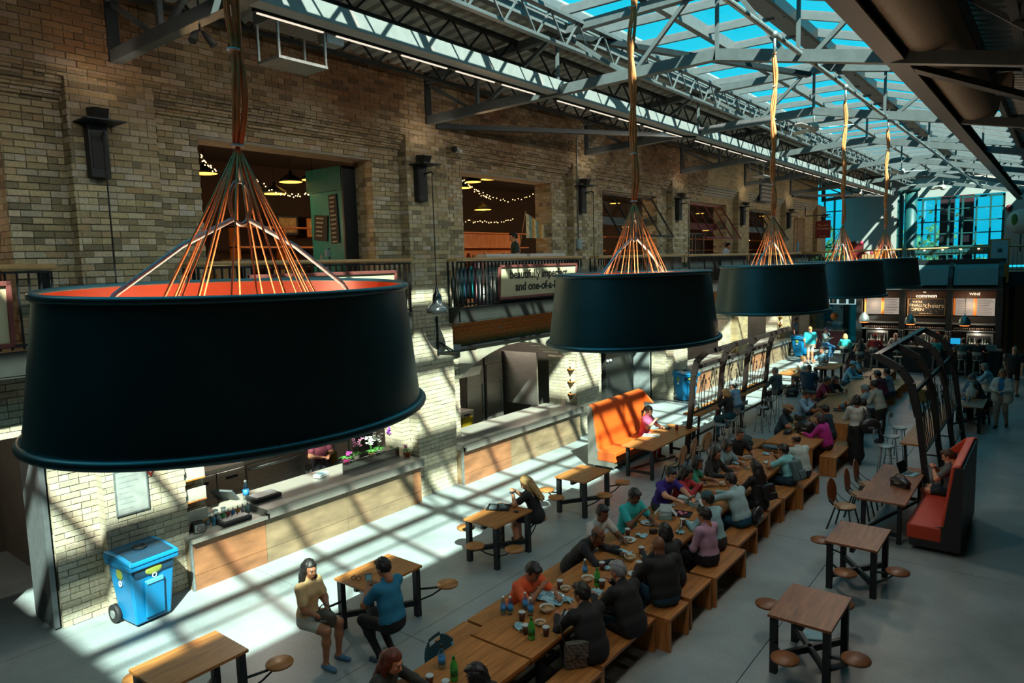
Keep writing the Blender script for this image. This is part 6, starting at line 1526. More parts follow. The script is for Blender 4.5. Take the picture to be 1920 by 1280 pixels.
# ---------------------------------------------------------------- who sits where
PP = {}
def ppl(key, *a, **k): PP[key] = person(*a, **k)
T_ = True
ppl('p1', 'woman in a cream top, pale shorts and blue canvas shoes by the till counter', 581, 1067, 1.22, 12, 'lap', '#c8a878', '#a8a89c', 'm', 'long', fem=T_, sleeve='short', lean=6, legs='shorts', shoe='#3f6a86', det=0, turn=-15, nod=8)
ppl('p2', 'man in a teal tee and black trousers holding a phone, seen from behind', 718, 1064, 1.24, 183, 'side', '#176a8a', '#0d0e12', 'm', 'short', lean=10, shoe='#2d4a58', det=0, g='phone', nod=24, tw=1.08, hands='grip')
ppl('p3', 'woman with long auburn hair in a dark jacket at the bottom edge', 737, 1240, 1.08, 15, 'table', '#2a2b26', '#17181c', 'l', 'long', hc='#5a2412', fem=T_, sleeve='long', lean=26, det=0, nod=20)
ppl('p4', 'dark haired person whose head is cut off by the bottom edge of the photo', 893, 1268, 1.20, 190, 'table', '#17181c', '#17181c', 'm', 'bob', hc='#0b0b10', sleeve='long', lean=14, det=0)
ppl('p5', 'man in a bright orange polo shirt eating over the near table', 1000, 1072, 1.10, -8, 'eat', '#d8582c', '#15171c', 'm', 'short', lean=28, det=0, nod=34, tw=1.08)
ppl('p6', 'balding man in a black jacket leaning on his elbows over the table', 1122, 1003, 1.08, 12, 'table', '#101214', '#101214', 'd', 'balding', lean=40, sleeve='long', det=0, turn=-20, tw=1.05)
ppl('p7', 'man in a white tee with glasses pushed up, cup in hand', 1130, 962, 1.18, -12, 'table', '#aeb0ac', '#22262e', 'd', 'short', lean=22, det=0, turn=-10)
ppl('p8', 'man in a turquoise polo shirt looking down at his plate', 1190, 930, 1.20, -15, 'eat', '#1fa0a0', '#1c222c', 'd', 'short', lean=16, det=0, nod=28, tw=1.1)
ppl('p9', 'young man in a purple polo reaching across the table', 1258, 890, 1.18, -25, 'reach', '#33207a', '#1c2230', 'l', 'short', lean=26, det=0, nod=20)
ppl('p10', 'woman with long black hair in a red jumper holding a phone', 1290, 887, 1.14, 5, 'phone', '#9c2630', '#1c2230', 'm', 'long', fem=T_, sleeve='long', lean=20, det=0, nod=26, hands='grip')
ppl('p11', 'dark haired person in green half hidden behind the woman in red', 1308, 868, 1.14, 15, 'table', '#14755c', '#1c2230', 'm', 'bob', fem=T_, sleeve='short', lean=20, det=1)
ppl('p12', 'woman with glasses and long black hair in a black jumper, smiling', 1343, 850, 1.16, -10, 'table', '#141416', '#15171c', 'm', 'long', fem=T_, sleeve='long', lean=16, det=0)
ppl('p13', 'woman with a short black bob in a light grey top', 1364, 836, 1.15, -15, 'table', '#6d8890', '#15171c', 'm', 'bob', fem=T_, sleeve='short', lean=14, det=1)
ppl('p14', 'man with cropped hair in a black printed tee, laughing', 1387, 814, 1.22, -35, 'table', '#131418', '#15171c', 'm', 'buzz', lean=14, det=0, nod=18)
ppl('p15', 'man in a black jacket with short black hair, checked bag at his side', 1090, 1112, 1.16, 158, 'table', '#0e1014', '#0e1014', 'm', 'short', lean=20, sleeve='long', det=0, turn=18, tw=1.1)
ppl('p16', 'grey haired man in a black jacket next to the man with the bag', 1158, 1070, 1.17, 165, 'eat', '#0e1013', '#0e1014', 'm', 'short', hc='#75777a', lean=22, sleeve='long', det=0, turn=10, tw=1.12)
ppl('p17', 'bald man in a black jacket and blue jeans on the short bench', 1234, 1022, 1.20, 150, 'table', '#0d0f12', '#12384c', 'd', 'none', lean=14, sleeve='long', det=0, tw=1.2)
ppl('p18', 'person with shoulder length black hair behind the bald man', 1246, 997, 1.16, 160, 'table', '#12161a', '#12161a', 'm', 'bob', hc='#0b0b0d', lean=18, sleeve='long', det=1)
ppl('p19', 'man with glasses in a pink shirt sitting upright on a bench', 1320, 966, 1.18, 165, 'lap', '#9a7c92', '#0e1014', 'm', 'short', lean=8, sleeve='long', det=0, turn=8)
ppl('p20', 'man in a dark baseball cap and pale blue shirt', 1326, 936, 1.20, 165, 'eat', '#7ea3aa', '#2a2c2c', 'm', 'short', lean=16, sleeve='long', det=0, cap=('cap', '#2c4a50'))
ppl('p21', 'man in a light grey-blue hooded top and jeans with a strap over his shoulder', 1369, 900, 1.20, 168, 'reach', '#8caab0', '#0f4560', 'm', 'short', lean=20, sleeve='long', det=0, tw=1.1)
ppl('p22', 'woman with very long dark brown hair in a black top', 1415, 875, 1.20, 158, 'table', '#101215', '#0e1116', 'l', 'long', hc='#1d1212', fem=T_, sleeve='long', lean=12, det=0, turn=10)
ppl('p23', 'boy in a turquoise tee wearing a grey backpack', 1468, 844, 1.12, 168, 'phone', '#6fb4bc', '#14384c', 'm', 'short', lean=16, sleeve='short', det=0, tw=.95)
ppl('p24', 'balding man in a pale striped shirt beside the boy', 1492, 824, 1.20, 150, 'table', '#a0b4b0', '#1c2a34', 'm', 'balding', lean=16, det=0, tw=1.15)
ppl('p25', 'woman in a straw hat and dark blue top with bare forearms', 1478, 768, 1.16, 0, 'table', '#12303e', '#12202c', 'm', 'bob', fem=T_, lean=18, det=1, cap=('hat', '#8a6448'), nod=22)
ppl('p26', 'woman in a bright magenta blouse seen from behind', 1536, 785, 1.16, 175, 'table', '#a01c78', '#241c1c', 'l', 'bob', hc='#3a3030', fem=T_, sleeve='long', lean=16, det=1, tw=1.25)
ppl('p27', 'person in a dark navy top beside the woman in magenta', 1546, 768, 1.18, 170, 'table', '#142a38', '#141c24', 'm', 'short', lean=14, det=1, sleeve='long')
ppl('p28', 'man in a blue striped shirt reading a tablet at the back table', 1512, 739, 1.20, -8, 'phone', '#7a9cb4', '#3a3836', 'm', 'short', lean=14, sleeve='long', det=1, nod=25)
ppl('p29', 'dark haired person in pale blue just behind the man with the tablet', 1523, 741, 1.12, 5, 'table', '#86a8bc', '#2c2c30', 'm', 'short', lean=20, det=1)
ppl('p30', 'man in a crimson tee leaning on the back table', 1551, 714, 1.16, 0, 'table', '#7c1a3c', '#23262c', 'm', 'short', lean=24, det=1)
ppl('p31', 'woman in black with her chin on her hand', 1567, 712, 1.14, -10, 'chin', '#15140f', '#15171c', 'l', 'bob', hc='#3a2014', fem=T_, sleeve='long', lean=22, det=1)
ppl('p32', 'man in a pale blue cap and blue shirt at the back table', 1599, 684, 1.20, -5, 'table', '#6fa8c0', '#2c3840', 'l', 'short', lean=20, sleeve='long', det=1, cap=('cap', '#8fb8c8'))
ppl('p33', 'man in a light grey tee beyond the man in the blue cap', 1612, 672, 1.20, 5, 'table', '#7c98a8', '#2c3840', 'm', 'short', lean=18, det=2)
ppl('p34', 'woman with long dark hair in a deep purple top', 1598, 664, 1.24, 20, 'table', '#3c1c34', '#1c1418', 'm', 'long', fem=T_, sleeve='long', lean=10, det=2)
ppl('p35', 'woman standing in a white blouse and long black skirt with a shoulder bag', 1606, 750, 1.56, 110, 'stand', '#a8b0ac', '#0b0c10', 'm', 'bob', hc='#0d0c10', fem=T_, sleeve='long', lean=2, det=0, legs='longskirt', g='hold')
ppl('p36', 'dark haired man half hidden beyond the woman in the white blouse', 1616, 756, 1.18, 165, 'table', '#22262c', '#16181c', 'm', 'short', lean=14, det=1)
ppl('p37', 'woman standing in a grey jumper and black trousers, leaning over the table', 1638, 722, 1.52, 165, 'standtable', '#8c938c', '#0c0d11', 'm', 'bun', fem=T_, sleeve='long', lean=18, det=0, tw=1.1)
ppl('p38', 'grey haired person seated behind the woman in the grey jumper', 1621, 729, 1.16, 165, 'table', '#8a9aa0', '#22262c', 'm', 'short', hc='#7d858a', lean=14, det=1)
ppl('p39', 'man in a maroon top and grey flat cap seen from behind', 1645, 702, 1.20, 160, 'table', '#5c1426', '#16181c', 'm', 'short', lean=20, sleeve='long', det=1, cap=('cap', '#5c6668'), tw=1.1)
ppl('p40', 'woman with a dark bun in a grey striped top at the far bench', 1662, 698, 1.22, 170, 'table', '#6c7480', '#22262c', 'l', 'bun', fem=T_, lean=12, det=1)
ppl('p41', 'blonde woman in a black tee at the left screen counter with a laptop', 1361, 737, 1.42, 165, 'table', '#111318', '#1c5a68', 'l', 'bob', hc='#b08a58', fem=T_, lean=12, det=0, seat=.75, legs='stool')
ppl('p42', 'man in a grey cap and pale blue tee at the left screen counter', 1374, 723, 1.44, 170, 'table', '#7ca0bc', '#3a5a70', 'l', 'short', lean=14, det=0, seat=.75, legs='stool', cap=('cap', '#6c7070'))
ppl('p43', 'grey haired man in a grey vest on a stool at the left counter', 1453, 696, 1.46, 165, 'table', '#3c4a50', '#101218', 'l', 'buzz', hc='#8a7c6c', lean=8, det=0, seat=.75, legs='stool', sleeve='long', tw=1.15)
ppl('p44', 'woman in a white top with pinned up hair at the high table', 1507, 674, 1.24, 0, 'table', '#a8b4ac', '#2c3840', 'l', 'bun', hc='#6a4a28', fem=T_, lean=18, det=1)
ppl('p45', 'bald man in a navy vest over a pale shirt, back to the camera', 1517, 690, 1.20, 90, 'table', '#0f3048', '#223040', 'm', 'buzz', hc='#5a4030', lean=12, det=1, sleeve='short', tw=1.15)
ppl('p46', 'man in a grey tee with dark hair at the high table facing the camera', 1540, 656, 1.26, -100, 'table', '#55788a', '#18222c', 'm', 'short', lean=14, det=1)
ppl('p47', 'man standing in a turquoise tee and pale shorts beside the far recycling bin', 1519, 617, 1.62, 125, 'stand', '#1fa8b8', '#9a9a90', 'l', 'buzz', hc='#9a7a50', lean=3, det=1, legs='shorts', tw=1.2)
ppl('p48', 'man in a purple cap with crossed arms and blue jeans near the bar', 1550, 619, 1.50, -25, 'cross', '#5c6c70', '#1a5a84', 'l', 'short', lean=4, det=1, seat=.75, legs='stool', sleeve='long', cap=('cap', '#54486c'))
for key, px, py, c, lab, hr, hcx, kw in [('p49', 1585, 631, '#1f9a98', 'woman in a turquoise hooded jacket on a bar stool', 'bob', '#b08a5c', dict(fem=T_, sleeve='long')), ('p50', 1615, 640, '#3a3c3c', 'woman in a black and white top at the bar, third stool from the left', 'long', '#100e10', dict(fem=T_, sleeve='none')),
    ('p52', 1757, 637, '#1f8a88', 'woman in a teal dress with red hair at the bar', 'bob', '#7a3418', dict(fem=T_)), ('p54', 1773, 634, '#123a8c', 'man in a royal blue tee at the bar', 'short', '#5a4a3a', {}),
    ('p55', 1806, 640, '#2a4a4c', 'man in a dark green tee and shorts at the bar', 'short', '#1c1814', {}), ('p56', 1834, 641, '#14181c', 'man in a black tee and khaki shorts at the bar', 'buzz', '#3a241a', {})]:
    ppl(key, lab, px, py, 1.44, 90, 'table', c, '#4a4a44' if key in ('p55', 'p56') else '#1c2430', 'l', hr, hcx, lean=8, det=1, seat=.75, legs='stool', **kw)
ppl('p51', 'man in a red checked shirt and red cap on a bar stool', 1641, 632, 1.46, 90, 'table', '#7c1c24', '#1a2c3c', 'l', 'short', lean=8, det=1, seat=.75, legs='stool', sleeve='long', cap=('cap', '#a8141c'))
ppl('p53', 'bartender with ginger hair behind the bar', 1755, 622, 1.56, -90, 'stand', '#6c5a54', '#1c1c20', 'l', 'bob', hc='#7a3a18', fem=T_, lean=3, det=2, loc=(-4.05, 34.0), g='hold')
ppl('p57', 'grey haired bartender bending behind the bar', 1677, 633, 1.34, -95, 'stand', '#9aa09c', '#1c1c20', 'l', 'short', hc='#8a8480', lean=16, det=2, loc=(-5.6, 34.0), g='hold')
ppl('p58', 'bald man walking away in a black tee and dark shorts at the right edge', 1903, 656, 1.62, 80, 'walk', '#0f1013', '#25231f', 'l', 'none', lean=2, det=0, legs='shorts', tw=1.2)
ppl('p59', 'woman in a white jacket, blue tee and beige trousers walking toward the camera', 1880, 700, 1.56, -100, 'walk', '#1c6fa0', '#7a7468', 'l', 'bob', hc='#7a5a3c', fem=T_, lean=4, det=0, g='hold', nod=30)
ppl('p60', 'man in a blue shirt seated behind the right screen', 1777, 700, 1.20, 20, 'table', '#3c5c74', '#1c2430', 'l', 'short', hc='#5a5450', lean=16, det=1, loc=(-2.0, 24.9))
ppl('p61', 'grey haired woman in a pale blue shirt at the table right of the screen', 1846, 688, 1.20, 180, 'table', '#7ca4b4', '#8c9c9c', 'l', 'bob', hc='#6c6c6a', fem=T_, lean=18, det=1, sleeve='long', tw=1.15)
ppl('p62', 'woman with long black hair in a sleeveless black dress, leaning over a table', 1828, 722, 1.10, 165, 'table', '#0c0c10', '#0c0c10', 'm', 'long', hc='#100c0c', fem=T_, sleeve='none', lean=26, det=1)
ppl('p63', 'young man in shorts on the red-orange booth looking at his phone', 1777, 855, 1.20, 180, 'phone', '#4c5458', '#13222c', 'l', 'short', hc='#3a2418', lean=6, det=0, legs='shorts', shoe='#3a3640', nod=25, hands='grip')
ppl('p64', 'woman in a pink top on the sunlit orange booth bench, eating', 1217, 770, 1.20, -5, 'eat', '#c45a80', '#8c2040', 'l', 'pony', hc='#2a1c18', fem=T_, lean=12, det=0, nod=18)
ppl('p65', 'blonde woman in a black dress looking at her phone at an oak table', 985, 905, 1.14, 200, 'phone', '#14161c', '#101216', 'l', 'long', hc='#b08c58', fem=T_, sleeve='short', lean=18, det=0, legs='dress', nod=32, hands='grip')
ppl('p66', 'cook in a maroon shirt in the kitchen behind the orchids', 590, 858, 1.55, -5, 'stand', '#5c1c2c', '#2c2c34', 'm', 'short', lean=6, det=1, loc=(-12.3, 8.9), g='hold')
ppl('p67', 'man in a dark green tee in the second shop opening', 962, 436, 1.62, -130, 'stand', '#1c3a3a', '#1c1c20', 'l', 'short', lean=4, det=1, floor=4.09, loc=tuple(onx(962, 436, -11.3)[:2]))
ppl('p68', 'man in a pale shirt leaning on the rail of the fourth balcony', 1365, 463, 1.28, 0, 'stand', '#9fb0bc', '#22262c', 'm', 'short', lean=26, det=2, floor=4.09, loc=tuple(onx(1365, 463, -10.75)[:2]), g='hold')
ppl('p69', 'man in a grey tee standing behind the far recycling bin', 1497, 592, 1.60, 0, 'stand', '#5c7484', '#22262c', 'm', 'short', lean=3, det=2, loc=(-11.2, 39.0))
# small tables out to the right and the high table at the left
def hi_table(label, x0, x1, y0, y1, h=.75, top=oak):
    t = thing('oak_table', label, 'table', ((x0+x1)/2, (y0+y1)/2, 0)); w, d = (x1-x0)/2, (y1-y0)/2; MB().box(-w, w, -d, d, h-.035, h).build('tabletop', top, t, bevel=.004)
    for sx in (-1, 1):
        for sy in (-1, 1): MB().box(sx*(w-.08)-.04, sx*(w-.08)+.04, sy*(d-.1)-.04, sy*(d-.1)+.04, 0, h-.035).build('leg', steel_bl, t)
    MB().bar((-w+.08, -d+.1, .2), (w-.08, d-.1, .2), .05).bar((-w+.08, d-.1, .2), (w-.08, -d+.1, .2), .05).build('cross_brace', steel_bl, t)
hi_table('oak table with cardboard trays beside the man in the navy vest', -8.05, -7.3, 25.8, 27.5); hi_table('oak table in front of the man in the grey tee', -7.35, -6.6, 27.9, 29.4)
hi_table('dark topped table where the woman in the black dress leans', -2.35, -1.55, 22.6, 24.2, top=walnut); hi_table('table of the grey haired woman in pale blue', -2.3, -1.55, 25.4, 27.0, top=walnut)

# seats go under whoever sits on them
def seat_under(key, lab):
    o = [q for q in bpy.data.objects if q.get('label') == lab][0]; t0, R_, org, J = PP[key]; o.location = (org[0], org[1], 0); o.rotation_euler = (0, 0, math.atan2(R_[1, 0], R_[0, 0]))
for key, lab in (('p41', 'steel bar stool under the blonde woman in the black tee'), ('p42', 'steel bar stool under the man in the grey cap'), ('p43', 'steel bar stool under the man in the grey vest'), ('p48', 'pale metal bar stool under the man with crossed arms'),
    ('p49', 'pale metal bar stool under the woman in the turquoise jacket'), ('p50', 'pale metal bar stool under the woman in the striped top'), ('p51', 'pale metal bar stool under the man in the red checked shirt'), ('p52', 'pale metal bar stool under the woman in the teal dress'),
    ('p54', 'pale metal bar stool under the man in the royal blue tee'), ('p55', 'pale metal bar stool under the man in the dark green tee'), ('p56', 'pale metal bar stool under the man in the black tee at the bar')): seat_under(key, lab)
rs = None
for key, who in (('p44', 'the woman in the white top'), ('p45', 'the man in the navy vest'), ('p46', 'the man in the grey tee'), ('p60', 'the man in blue behind the right screen'), ('p61', 'the grey haired woman in pale blue'), ('p62', 'the woman in the black dress')):
    org = PP[key][2]
    if rs is None:
        rs = thing('round_stool', 'low round oak stool under '+who, 'stool', (org[0], org[1], 0)); MB().lathe([(.13, .41), (.17, .42), (.17, .45), (.001, .452)], 18).build('seat', oak, rs)
        for a in range(4): MB().tube([(.1*math.cos(a*PI/2+.78), .1*math.sin(a*PI/2+.78), .42), (.17*math.cos(a*PI/2+.78), .17*math.sin(a*PI/2+.78), 0)], .018, 6).build('leg', steel_bl, rs)
    else: dup(rs, 'low round oak stool under '+who, (org[0], org[1], 0))
# ================================================================ things on tables, counters and laps
m_wb = glass('water_clear', (.72, .86, .9), .25); m_lb = mat('label_blue', '#2f7fb8', .4); m_gr = mat('green_soda', '#3f9a3c', .25); m_lg = mat('label_green', '#1f6a2c', .4)
m_cup = mat('brown_paper_cup', '#4a2318', .5); m_pap = mat('white_paper', '#a9b4b4', .7, 0, .1, 20); m_pp = mat('pale_blue_paper', '#86b0bc', .7, 0, .15, 20); m_soup = mat('soup', '#a8794a', .4, 0, .3, 60); m_foil = mat('foil', '#8aa0a6', .25, .6, .3, 40, .6); m_food = mat('mixed_food', '#7a5a34', .7, 0, .6, 70)
def at(px, py, z=.75): return onz(px, py, z)
def bottle(lab, p, col=0, s=1.0, grp=None):
    t = thing('drink_bottle', lab, 'bottle', tuple(p), group=grp)
    MB().lathe([(.034*s, 0), (.036*s, .02*s), (.036*s, .13*s), (.030*s, .16*s), (.013*s, .2*s), (.013*s, .215*s)], 12).build('body', [m_wb, m_gr, mat('amber_drink', '#b8501c', .2)][col], t)
    MB().lathe([(.0365*s, .05*s), (.0365*s, .12*s)], 12).build('label_band', [m_lb, m_lg, m_red][col], t); MB().lathe([(.016*s, .205*s), (.016*s, .23*s), (.001, .231*s)], 10).build('cap', [white, m_lg, white][col], t); return t
def cup(lab, p, m=None, grp=None):
    t = thing('paper_cup', lab, 'cup', tuple(p), group=grp); MB().lathe([(.029, 0), (.042, .105)], 14).build('sleeve', m or m_cup, t); MB().lathe([(.044, .105), (.044, .112), (.038, .118), (.001, .118)], 14).build('lid', m_pap, t); return t
def bowl(lab, p, r=.085, fill=True):
    t = thing('white_bowl', lab, 'bowl', tuple(p)); MB().lathe([(r*.5, 0), (r*.85, r*.45), (r, r*.8), (r*.94, r*.8), (r*.8, r*.5), (r*.4, .01), (.001, .01)], 18).build('bowl', mat('cream_bowl', '#b4b0a0', .5), t)
    if fill: MB().lathe([(r*.86, r*.58), (.001, r*.62)], 16).build('soup_surface', m_soup, t)
    return t
def plate(lab, p, r=.12, m=None):
    t = thing('paper_plate', lab, 'plate', tuple(p)); MB().lathe([(r*.7, 0), (r, .018), (r, .022), (r*.68, .006), (.001, .006)], 20).build('plate', m or m_pap, t); q = MB()
    for i in range(5): a = rnd.uniform(0, 6); q.ball((r*.35*math.cos(a), r*.35*math.sin(a), .015), (.03, .022, .012), 7, 5)
    q.build('food', m_food, t, kind='stuff'); return t
def wad(lab, p, w=.09, m=None, name='napkin'):
    t = thing(name, lab, 'napkin', tuple(p)); n = 5; vs = []
    for i in range(n+1):
        for j in range(n+1): vs.append((w*(i/n-.5)*2*(1+rnd.uniform(-.15, .15)), w*(j/n-.5)*1.6, .008+rnd.uniform(0, .045)))
    MB().add(vs, [(i*(n+1)+j, (i+1)*(n+1)+j, (i+1)*(n+1)+j+1, i*(n+1)+j+1) for i in range(n) for j in range(n)]).build('paper', m or m_pp, t, fixn=False); return t
def carton(lab, p, open_=True, rz=0):
    t = thing('takeout_box', lab, 'box', tuple(p), rz); q = MB().box(-.10, .10, -.08, .08, 0, .006); q.box(-.10, -.095, -.08, .08, 0, .09).box(.095, .10, -.08, .08, 0, .09).box(-.10, .10, -.08, -.075, 0, .09).box(-.10, .10, .075, .08, 0, .09); q.build('body', m_pap, t)
    for i in range(3): MB().box(-.101, .101, -.081, -.079, .015+i*.025, .027+i*.025).box(.099, .1015, -.08, .08, .015+i*.025, .027+i*.025).build('stripe', mat('stripe_teal', '#2f7f80'), t)
    if open_:
        for R, c in ((Matrix.Rotation(-.6, 3, 'X'), (0, .10, .15)), (Matrix.Rotation(.7, 3, 'Y'), (-.14, 0, .12)), (Matrix.Rotation(-.7, 3, 'Y'), (.14, 0, .12))): MB().obox(c, (.19 if c[0] == 0 else .006, .006 if c[0] == 0 else .15, .13), R).build('flap', m_pap, t)
    else: MB().box(-.10, .10, -.08, .08, .09, .096).build('lid', m_pap, t)
    return t
def phone(lab, p, rz=0, scr='#30404a'):
    t = thing('phone', lab, 'phone', tuple(p), rz); MB().box(-.038, .038, -.075, .075, 0, .009).build('body', black, t, bevel=.003); MB().box(-.033, .033, -.066, .066, .009, .0105).build('display', mat('phone_display'+scr, scr, .1), t); return t
def tray(lab, p, rz=0, w=.2, d=.15, m=None):
    t = thing('food_tray', lab, 'tray', tuple(p), rz); MB().box(-w, w, -d, d, 0, .008).box(-w, -w+.012, -d, d, 0, .025).box(w-.012, w, -d, d, 0, .025).box(-w, w, -d, -d+.012, 0, .025).box(-w, w, d-.012, d, 0, .025).build('tray', m or black, t); return t
# nearest tables, from the bottom of the photo upward
bottle('clear water bottle with a dark label and green cap, nearest the auburn haired woman', at(829, 1252), 0, 1.15).children[1].data.materials[0] = m_blk
bottle('green soda bottle near the bottom edge of the photo', at(852, 1275), 1, 1.15)
cup('brown paper cup at the bottom edge of the photo', at(806, 1285)); cup('second brown paper cup at the bottom edge, right of the first', at(836, 1295)); phone('dark phone on the nearest table at the bottom edge', at(775, 1284), .5)
for px, py, l in ((944, 1151, 'left of two'), (957, 1151, 'right of two'), (985, 1143, 'behind the brown cups,'), (995, 1153, 'next to the white soup bowl,'), (1097, 1078, 'alone,')): bottle('blue labelled water bottle, %s by the man in orange' % l if px < 1090 else 'blue labelled water bottle standing alone by the leaning man in black', at(px, py))
bottle('green soda bottle beside three brown cups on the second table', at(997, 1198), 1, 1.15); bottle('green soda bottle beside the grey haired man in black', at(1120, 1098), 1, 1.1)
for px, py, l in ((979, 1163, 'beside the blue labelled bottles'), (986, 1188, 'left of the green soda bottle'), (1024, 1192, 'right of the green soda bottle'), (1050, 1103, 'in front of the man in orange'), (1129, 1102, 'by the hands of the grey haired man'), (1129, 1068, 'with a blue napkin behind it'), (1203, 1039, 'with a white lid by the soup bowls'), (1198, 1067, 'between the grey haired and the bald man'), (1280, 985, 'beside the black cup tray'), (1177, 1004, 'in the hand of the man in the white tee')): cup('brown paper cup '+l, at(px, py))
for px, py, r, l, f in ((1026, 1147, .095, 'big white soup bowl in the middle of the second table', T_), (1013, 1172, .065, 'small white bowl with a spoon by the brown cups', T_), (1060, 1108, .07, 'small white bowl behind the big soup bowl', T_), (1102, 1090, .085, 'white noodle bowl beside the green bottle', T_), (1181, 1050, .085, 'white bowl of soup by the grey haired man', T_), (1210, 1048, .07, 'small soup bowl right of the bigger one', T_), (1357, 911, .085, 'white bowl by the man in the hooded top', T_), (1313, 909, .05, 'small white bowl by the woman in red', False), (1393, 868, .04, 'tiny white cup-like bowl near the long haired woman', False)): bowl(l, at(px, py), r, f)
for px, py, r, l in ((1177, 1013, .13, 'round paper plate with scraps in front of the man in the white tee'), (1216, 981, .13, 'round paper plate in front of the man in turquoise'), (1299, 984, .12, 'white plate heaped with rice near the capped man'), (1064, 1155, .09, 'small blue plate by the man with the checked bag'), (1189, 1077, .09, 'blue rimmed plate beside the grey haired man'), (1402, 878, .08, 'small plate with cake by the long haired woman'), (1403, 858, .12, 'oval paper plate beyond the long haired woman'), (1444, 868, .13, 'plate of food on white paper before the boy')): plate(l, at(px, py), r)
for px, py, w, l in ((1018, 1118, .17, 'crumpled pale blue food bag in front of the man in orange'), (1040, 1128, .12, 'crumpled pale paper with fries beside the big bowl'), (1064, 1128, .07, 'twisted pale napkin by the man with the bag'), (1119, 1112, .08, 'pale napkin by the grey haired man'), (1203, 1006, .08, 'square pale napkin on the third table'), (1167, 1038, .12, 'folded pale wrappers beside the leaning man'), (975, 1178, .07, 'pale crumpled napkins left of the brown cups'), (1347, 893, .09, 'white plastic bag in the middle of the table'), (1380, 870, .07, 'pale crumpled tissue near the laughing man'), (1275, 1000, .06, 'white cutlery papers before the black haired person'), (1415, 905, .12, 'pale paper sheet under the boy\'s plate'), (1437, 852, .09, 'white wrapping by the boy\'s hands'), (1142, 1068, .06, 'blue crumpled napkin behind a brown cup')): wad(l, at(px, py), w)
carton('open white takeout box with teal stripes before the man in turquoise', at(1248, 972), True, .4); carton('open white takeout box held by the man in the purple polo', at(1306, 950), True, -.3); carton('closed white takeout box beside the man in purple', at(1283, 940), False, .2)
wad('white foil tray with fries behind the big soup bowl', at(1043, 1117), .1, m_foil, 'foil_tray')
t = tray('black tray with four pink rimmed dip cups', at(1277, 964), .2, .17, .13)
for i in range(4): MB().lathe([(.025, 0), (.03, .03), (.026, .03), (.022, .01), (.001, .01)], 12).build('dip_cup', mat('pink_rim', '#c07088', .5), t, at=(-.08+.05*i, -.04+.07*(i % 2), .008))
phone('white phone on the third table near the open box', at(1263, 947), .2, '#9aa4a8')
t = thing('camera', 'black compact camera on the table by the leaning man', 'camera', tuple(at(1155, 1031)), .4); MB().box(-.06, .06, -.03, .03, 0, .07).build('body', black, t, bevel=.008); MB().lathe([(.028, 0), (.028, .04), (.001, .045)], 14).build('lens', black, t, at=(0, -.03, .035)).rotation_euler = (PI/2, 0, 0)
t = thing('camera', 'black camera with strap behind the square napkins', 'camera', tuple(at(1225, 1000)), .8); MB().box(-.06, .06, -.03, .03, 0, .07).build('body', black, t, bevel=.008); MB().tube([(.06, 0, .05), (.14, .05, .01), (.05, .12, .01), (-.06, 0, .05)], .008, 5).build('strap', black, t)
t = thing('plastic_tumbler', 'clear plastic tumbler with a white straw', 'cup', tuple(at(1277, 995))); MB().lathe([(.03, 0), (.04, .10)], 12).build('tumbler', m_wb, t); MB().tube([(0, 0, .01), (.01, .0, .2)], .005, 5).build('straw', white, t)
# hats, bags, coats on the far tables
def handbag(lab, p, m, s=1.0, rz=0, cat='bag'):
    t = thing('handbag', lab, cat, tuple(p), rz); q = MB(); q.ball((0, 0, .13*s), (.19*s, .085*s, .14*s), 16, 10); q.box(-.14*s, .14*s, -.06*s, .06*s, 0, .12*s); q.build('body', m, t)
    MB().tube([(.1*s*math.cos(a)-.0, -.0, .22*s+.13*s*math.sin(a)) for a in [PI*i/8 for i in range(9)]], .010*s, 6).build('handle', m, t); MB().box(-.05*s, .05*s, -.09*s, -.07*s, .1*s, .13*s).build('clasp', m_tin, t); return t
m_bag = mat('black_leather', (.014, .015, .017), .35, 0, .2, 10)
handbag('black leather handbag on the solid sided table before the woman in magenta', at(1509, 812), m_bag, 1.2, .1); handbag('black bag on the floor under the table with cardboard trays', onz(1484, 744, 0), m_bag, 1.3, .3)
handbag('black bag with a handle on the weathered laptop table', at(1688, 912), m_bag, 1.1, -.5).scale = (1, 1, .62)
for px, py, l in ((1487, 808, 'left'), (1496, 808, 'right')): 
    t = thing('iced_drink', l+' tall iced drink with domed lid before the woman in the hat', 'cup', tuple(at(px, py))); MB().lathe([(.032, 0), (.045, .13)], 14).build('tumbler', mat('iced_coffee', '#8a8468', .2), t); MB().lathe([(.046, .13), (.04, .17), (.012, .185)], 14).build('dome_lid', m_wb, t); MB().tube([(0, 0, .02), (.01, 0, .26)], .006, 5).build('straw', m_gr, t)
wad('pale blue wrappings beside the iced drinks', at(1515, 796), .13); t = thing('sun_cap', 'black cap lying on the solid sided table', 'cap', tuple(at(1477, 812))); MB().lathe([(.1, 0), (.1, .05), (.07, .09), (.001, .11)], 14).box(-.06, .06, -.19, -.09, .0, .012).build('crown', black, t)
t = thing('folded_jacket', 'dark green jacket and bag heaped on the bench left of the solid sided table', 'jacket', (-5.85, 16.3, .45)); q = MB()
for i in range(7): q.ball((rnd.uniform(-.12, .12), rnd.uniform(-.25, .25), .08+.03*i), (.16, .2, .07), 12, 8)
q.build('cloth', mat('green_cloth', '#1c3230', .8), t)
t = thing('folded_jeans', 'faded blue denim jacket on the far end of the communal tables', 'jacket', tuple(at(1452, 846))); q = MB()
for i in range(5): q.ball((rnd.uniform(-.1, .1), rnd.uniform(-.1, .1), .04+.02*i), (.17, .09, .04), 12, 8)
q.build('cloth', mat('denim', '#41606e', .8, 0, .2, 20), t)
t = tray('black tray with condiments at the near end of the back table', at(1578, 769), .3, .2, .15)
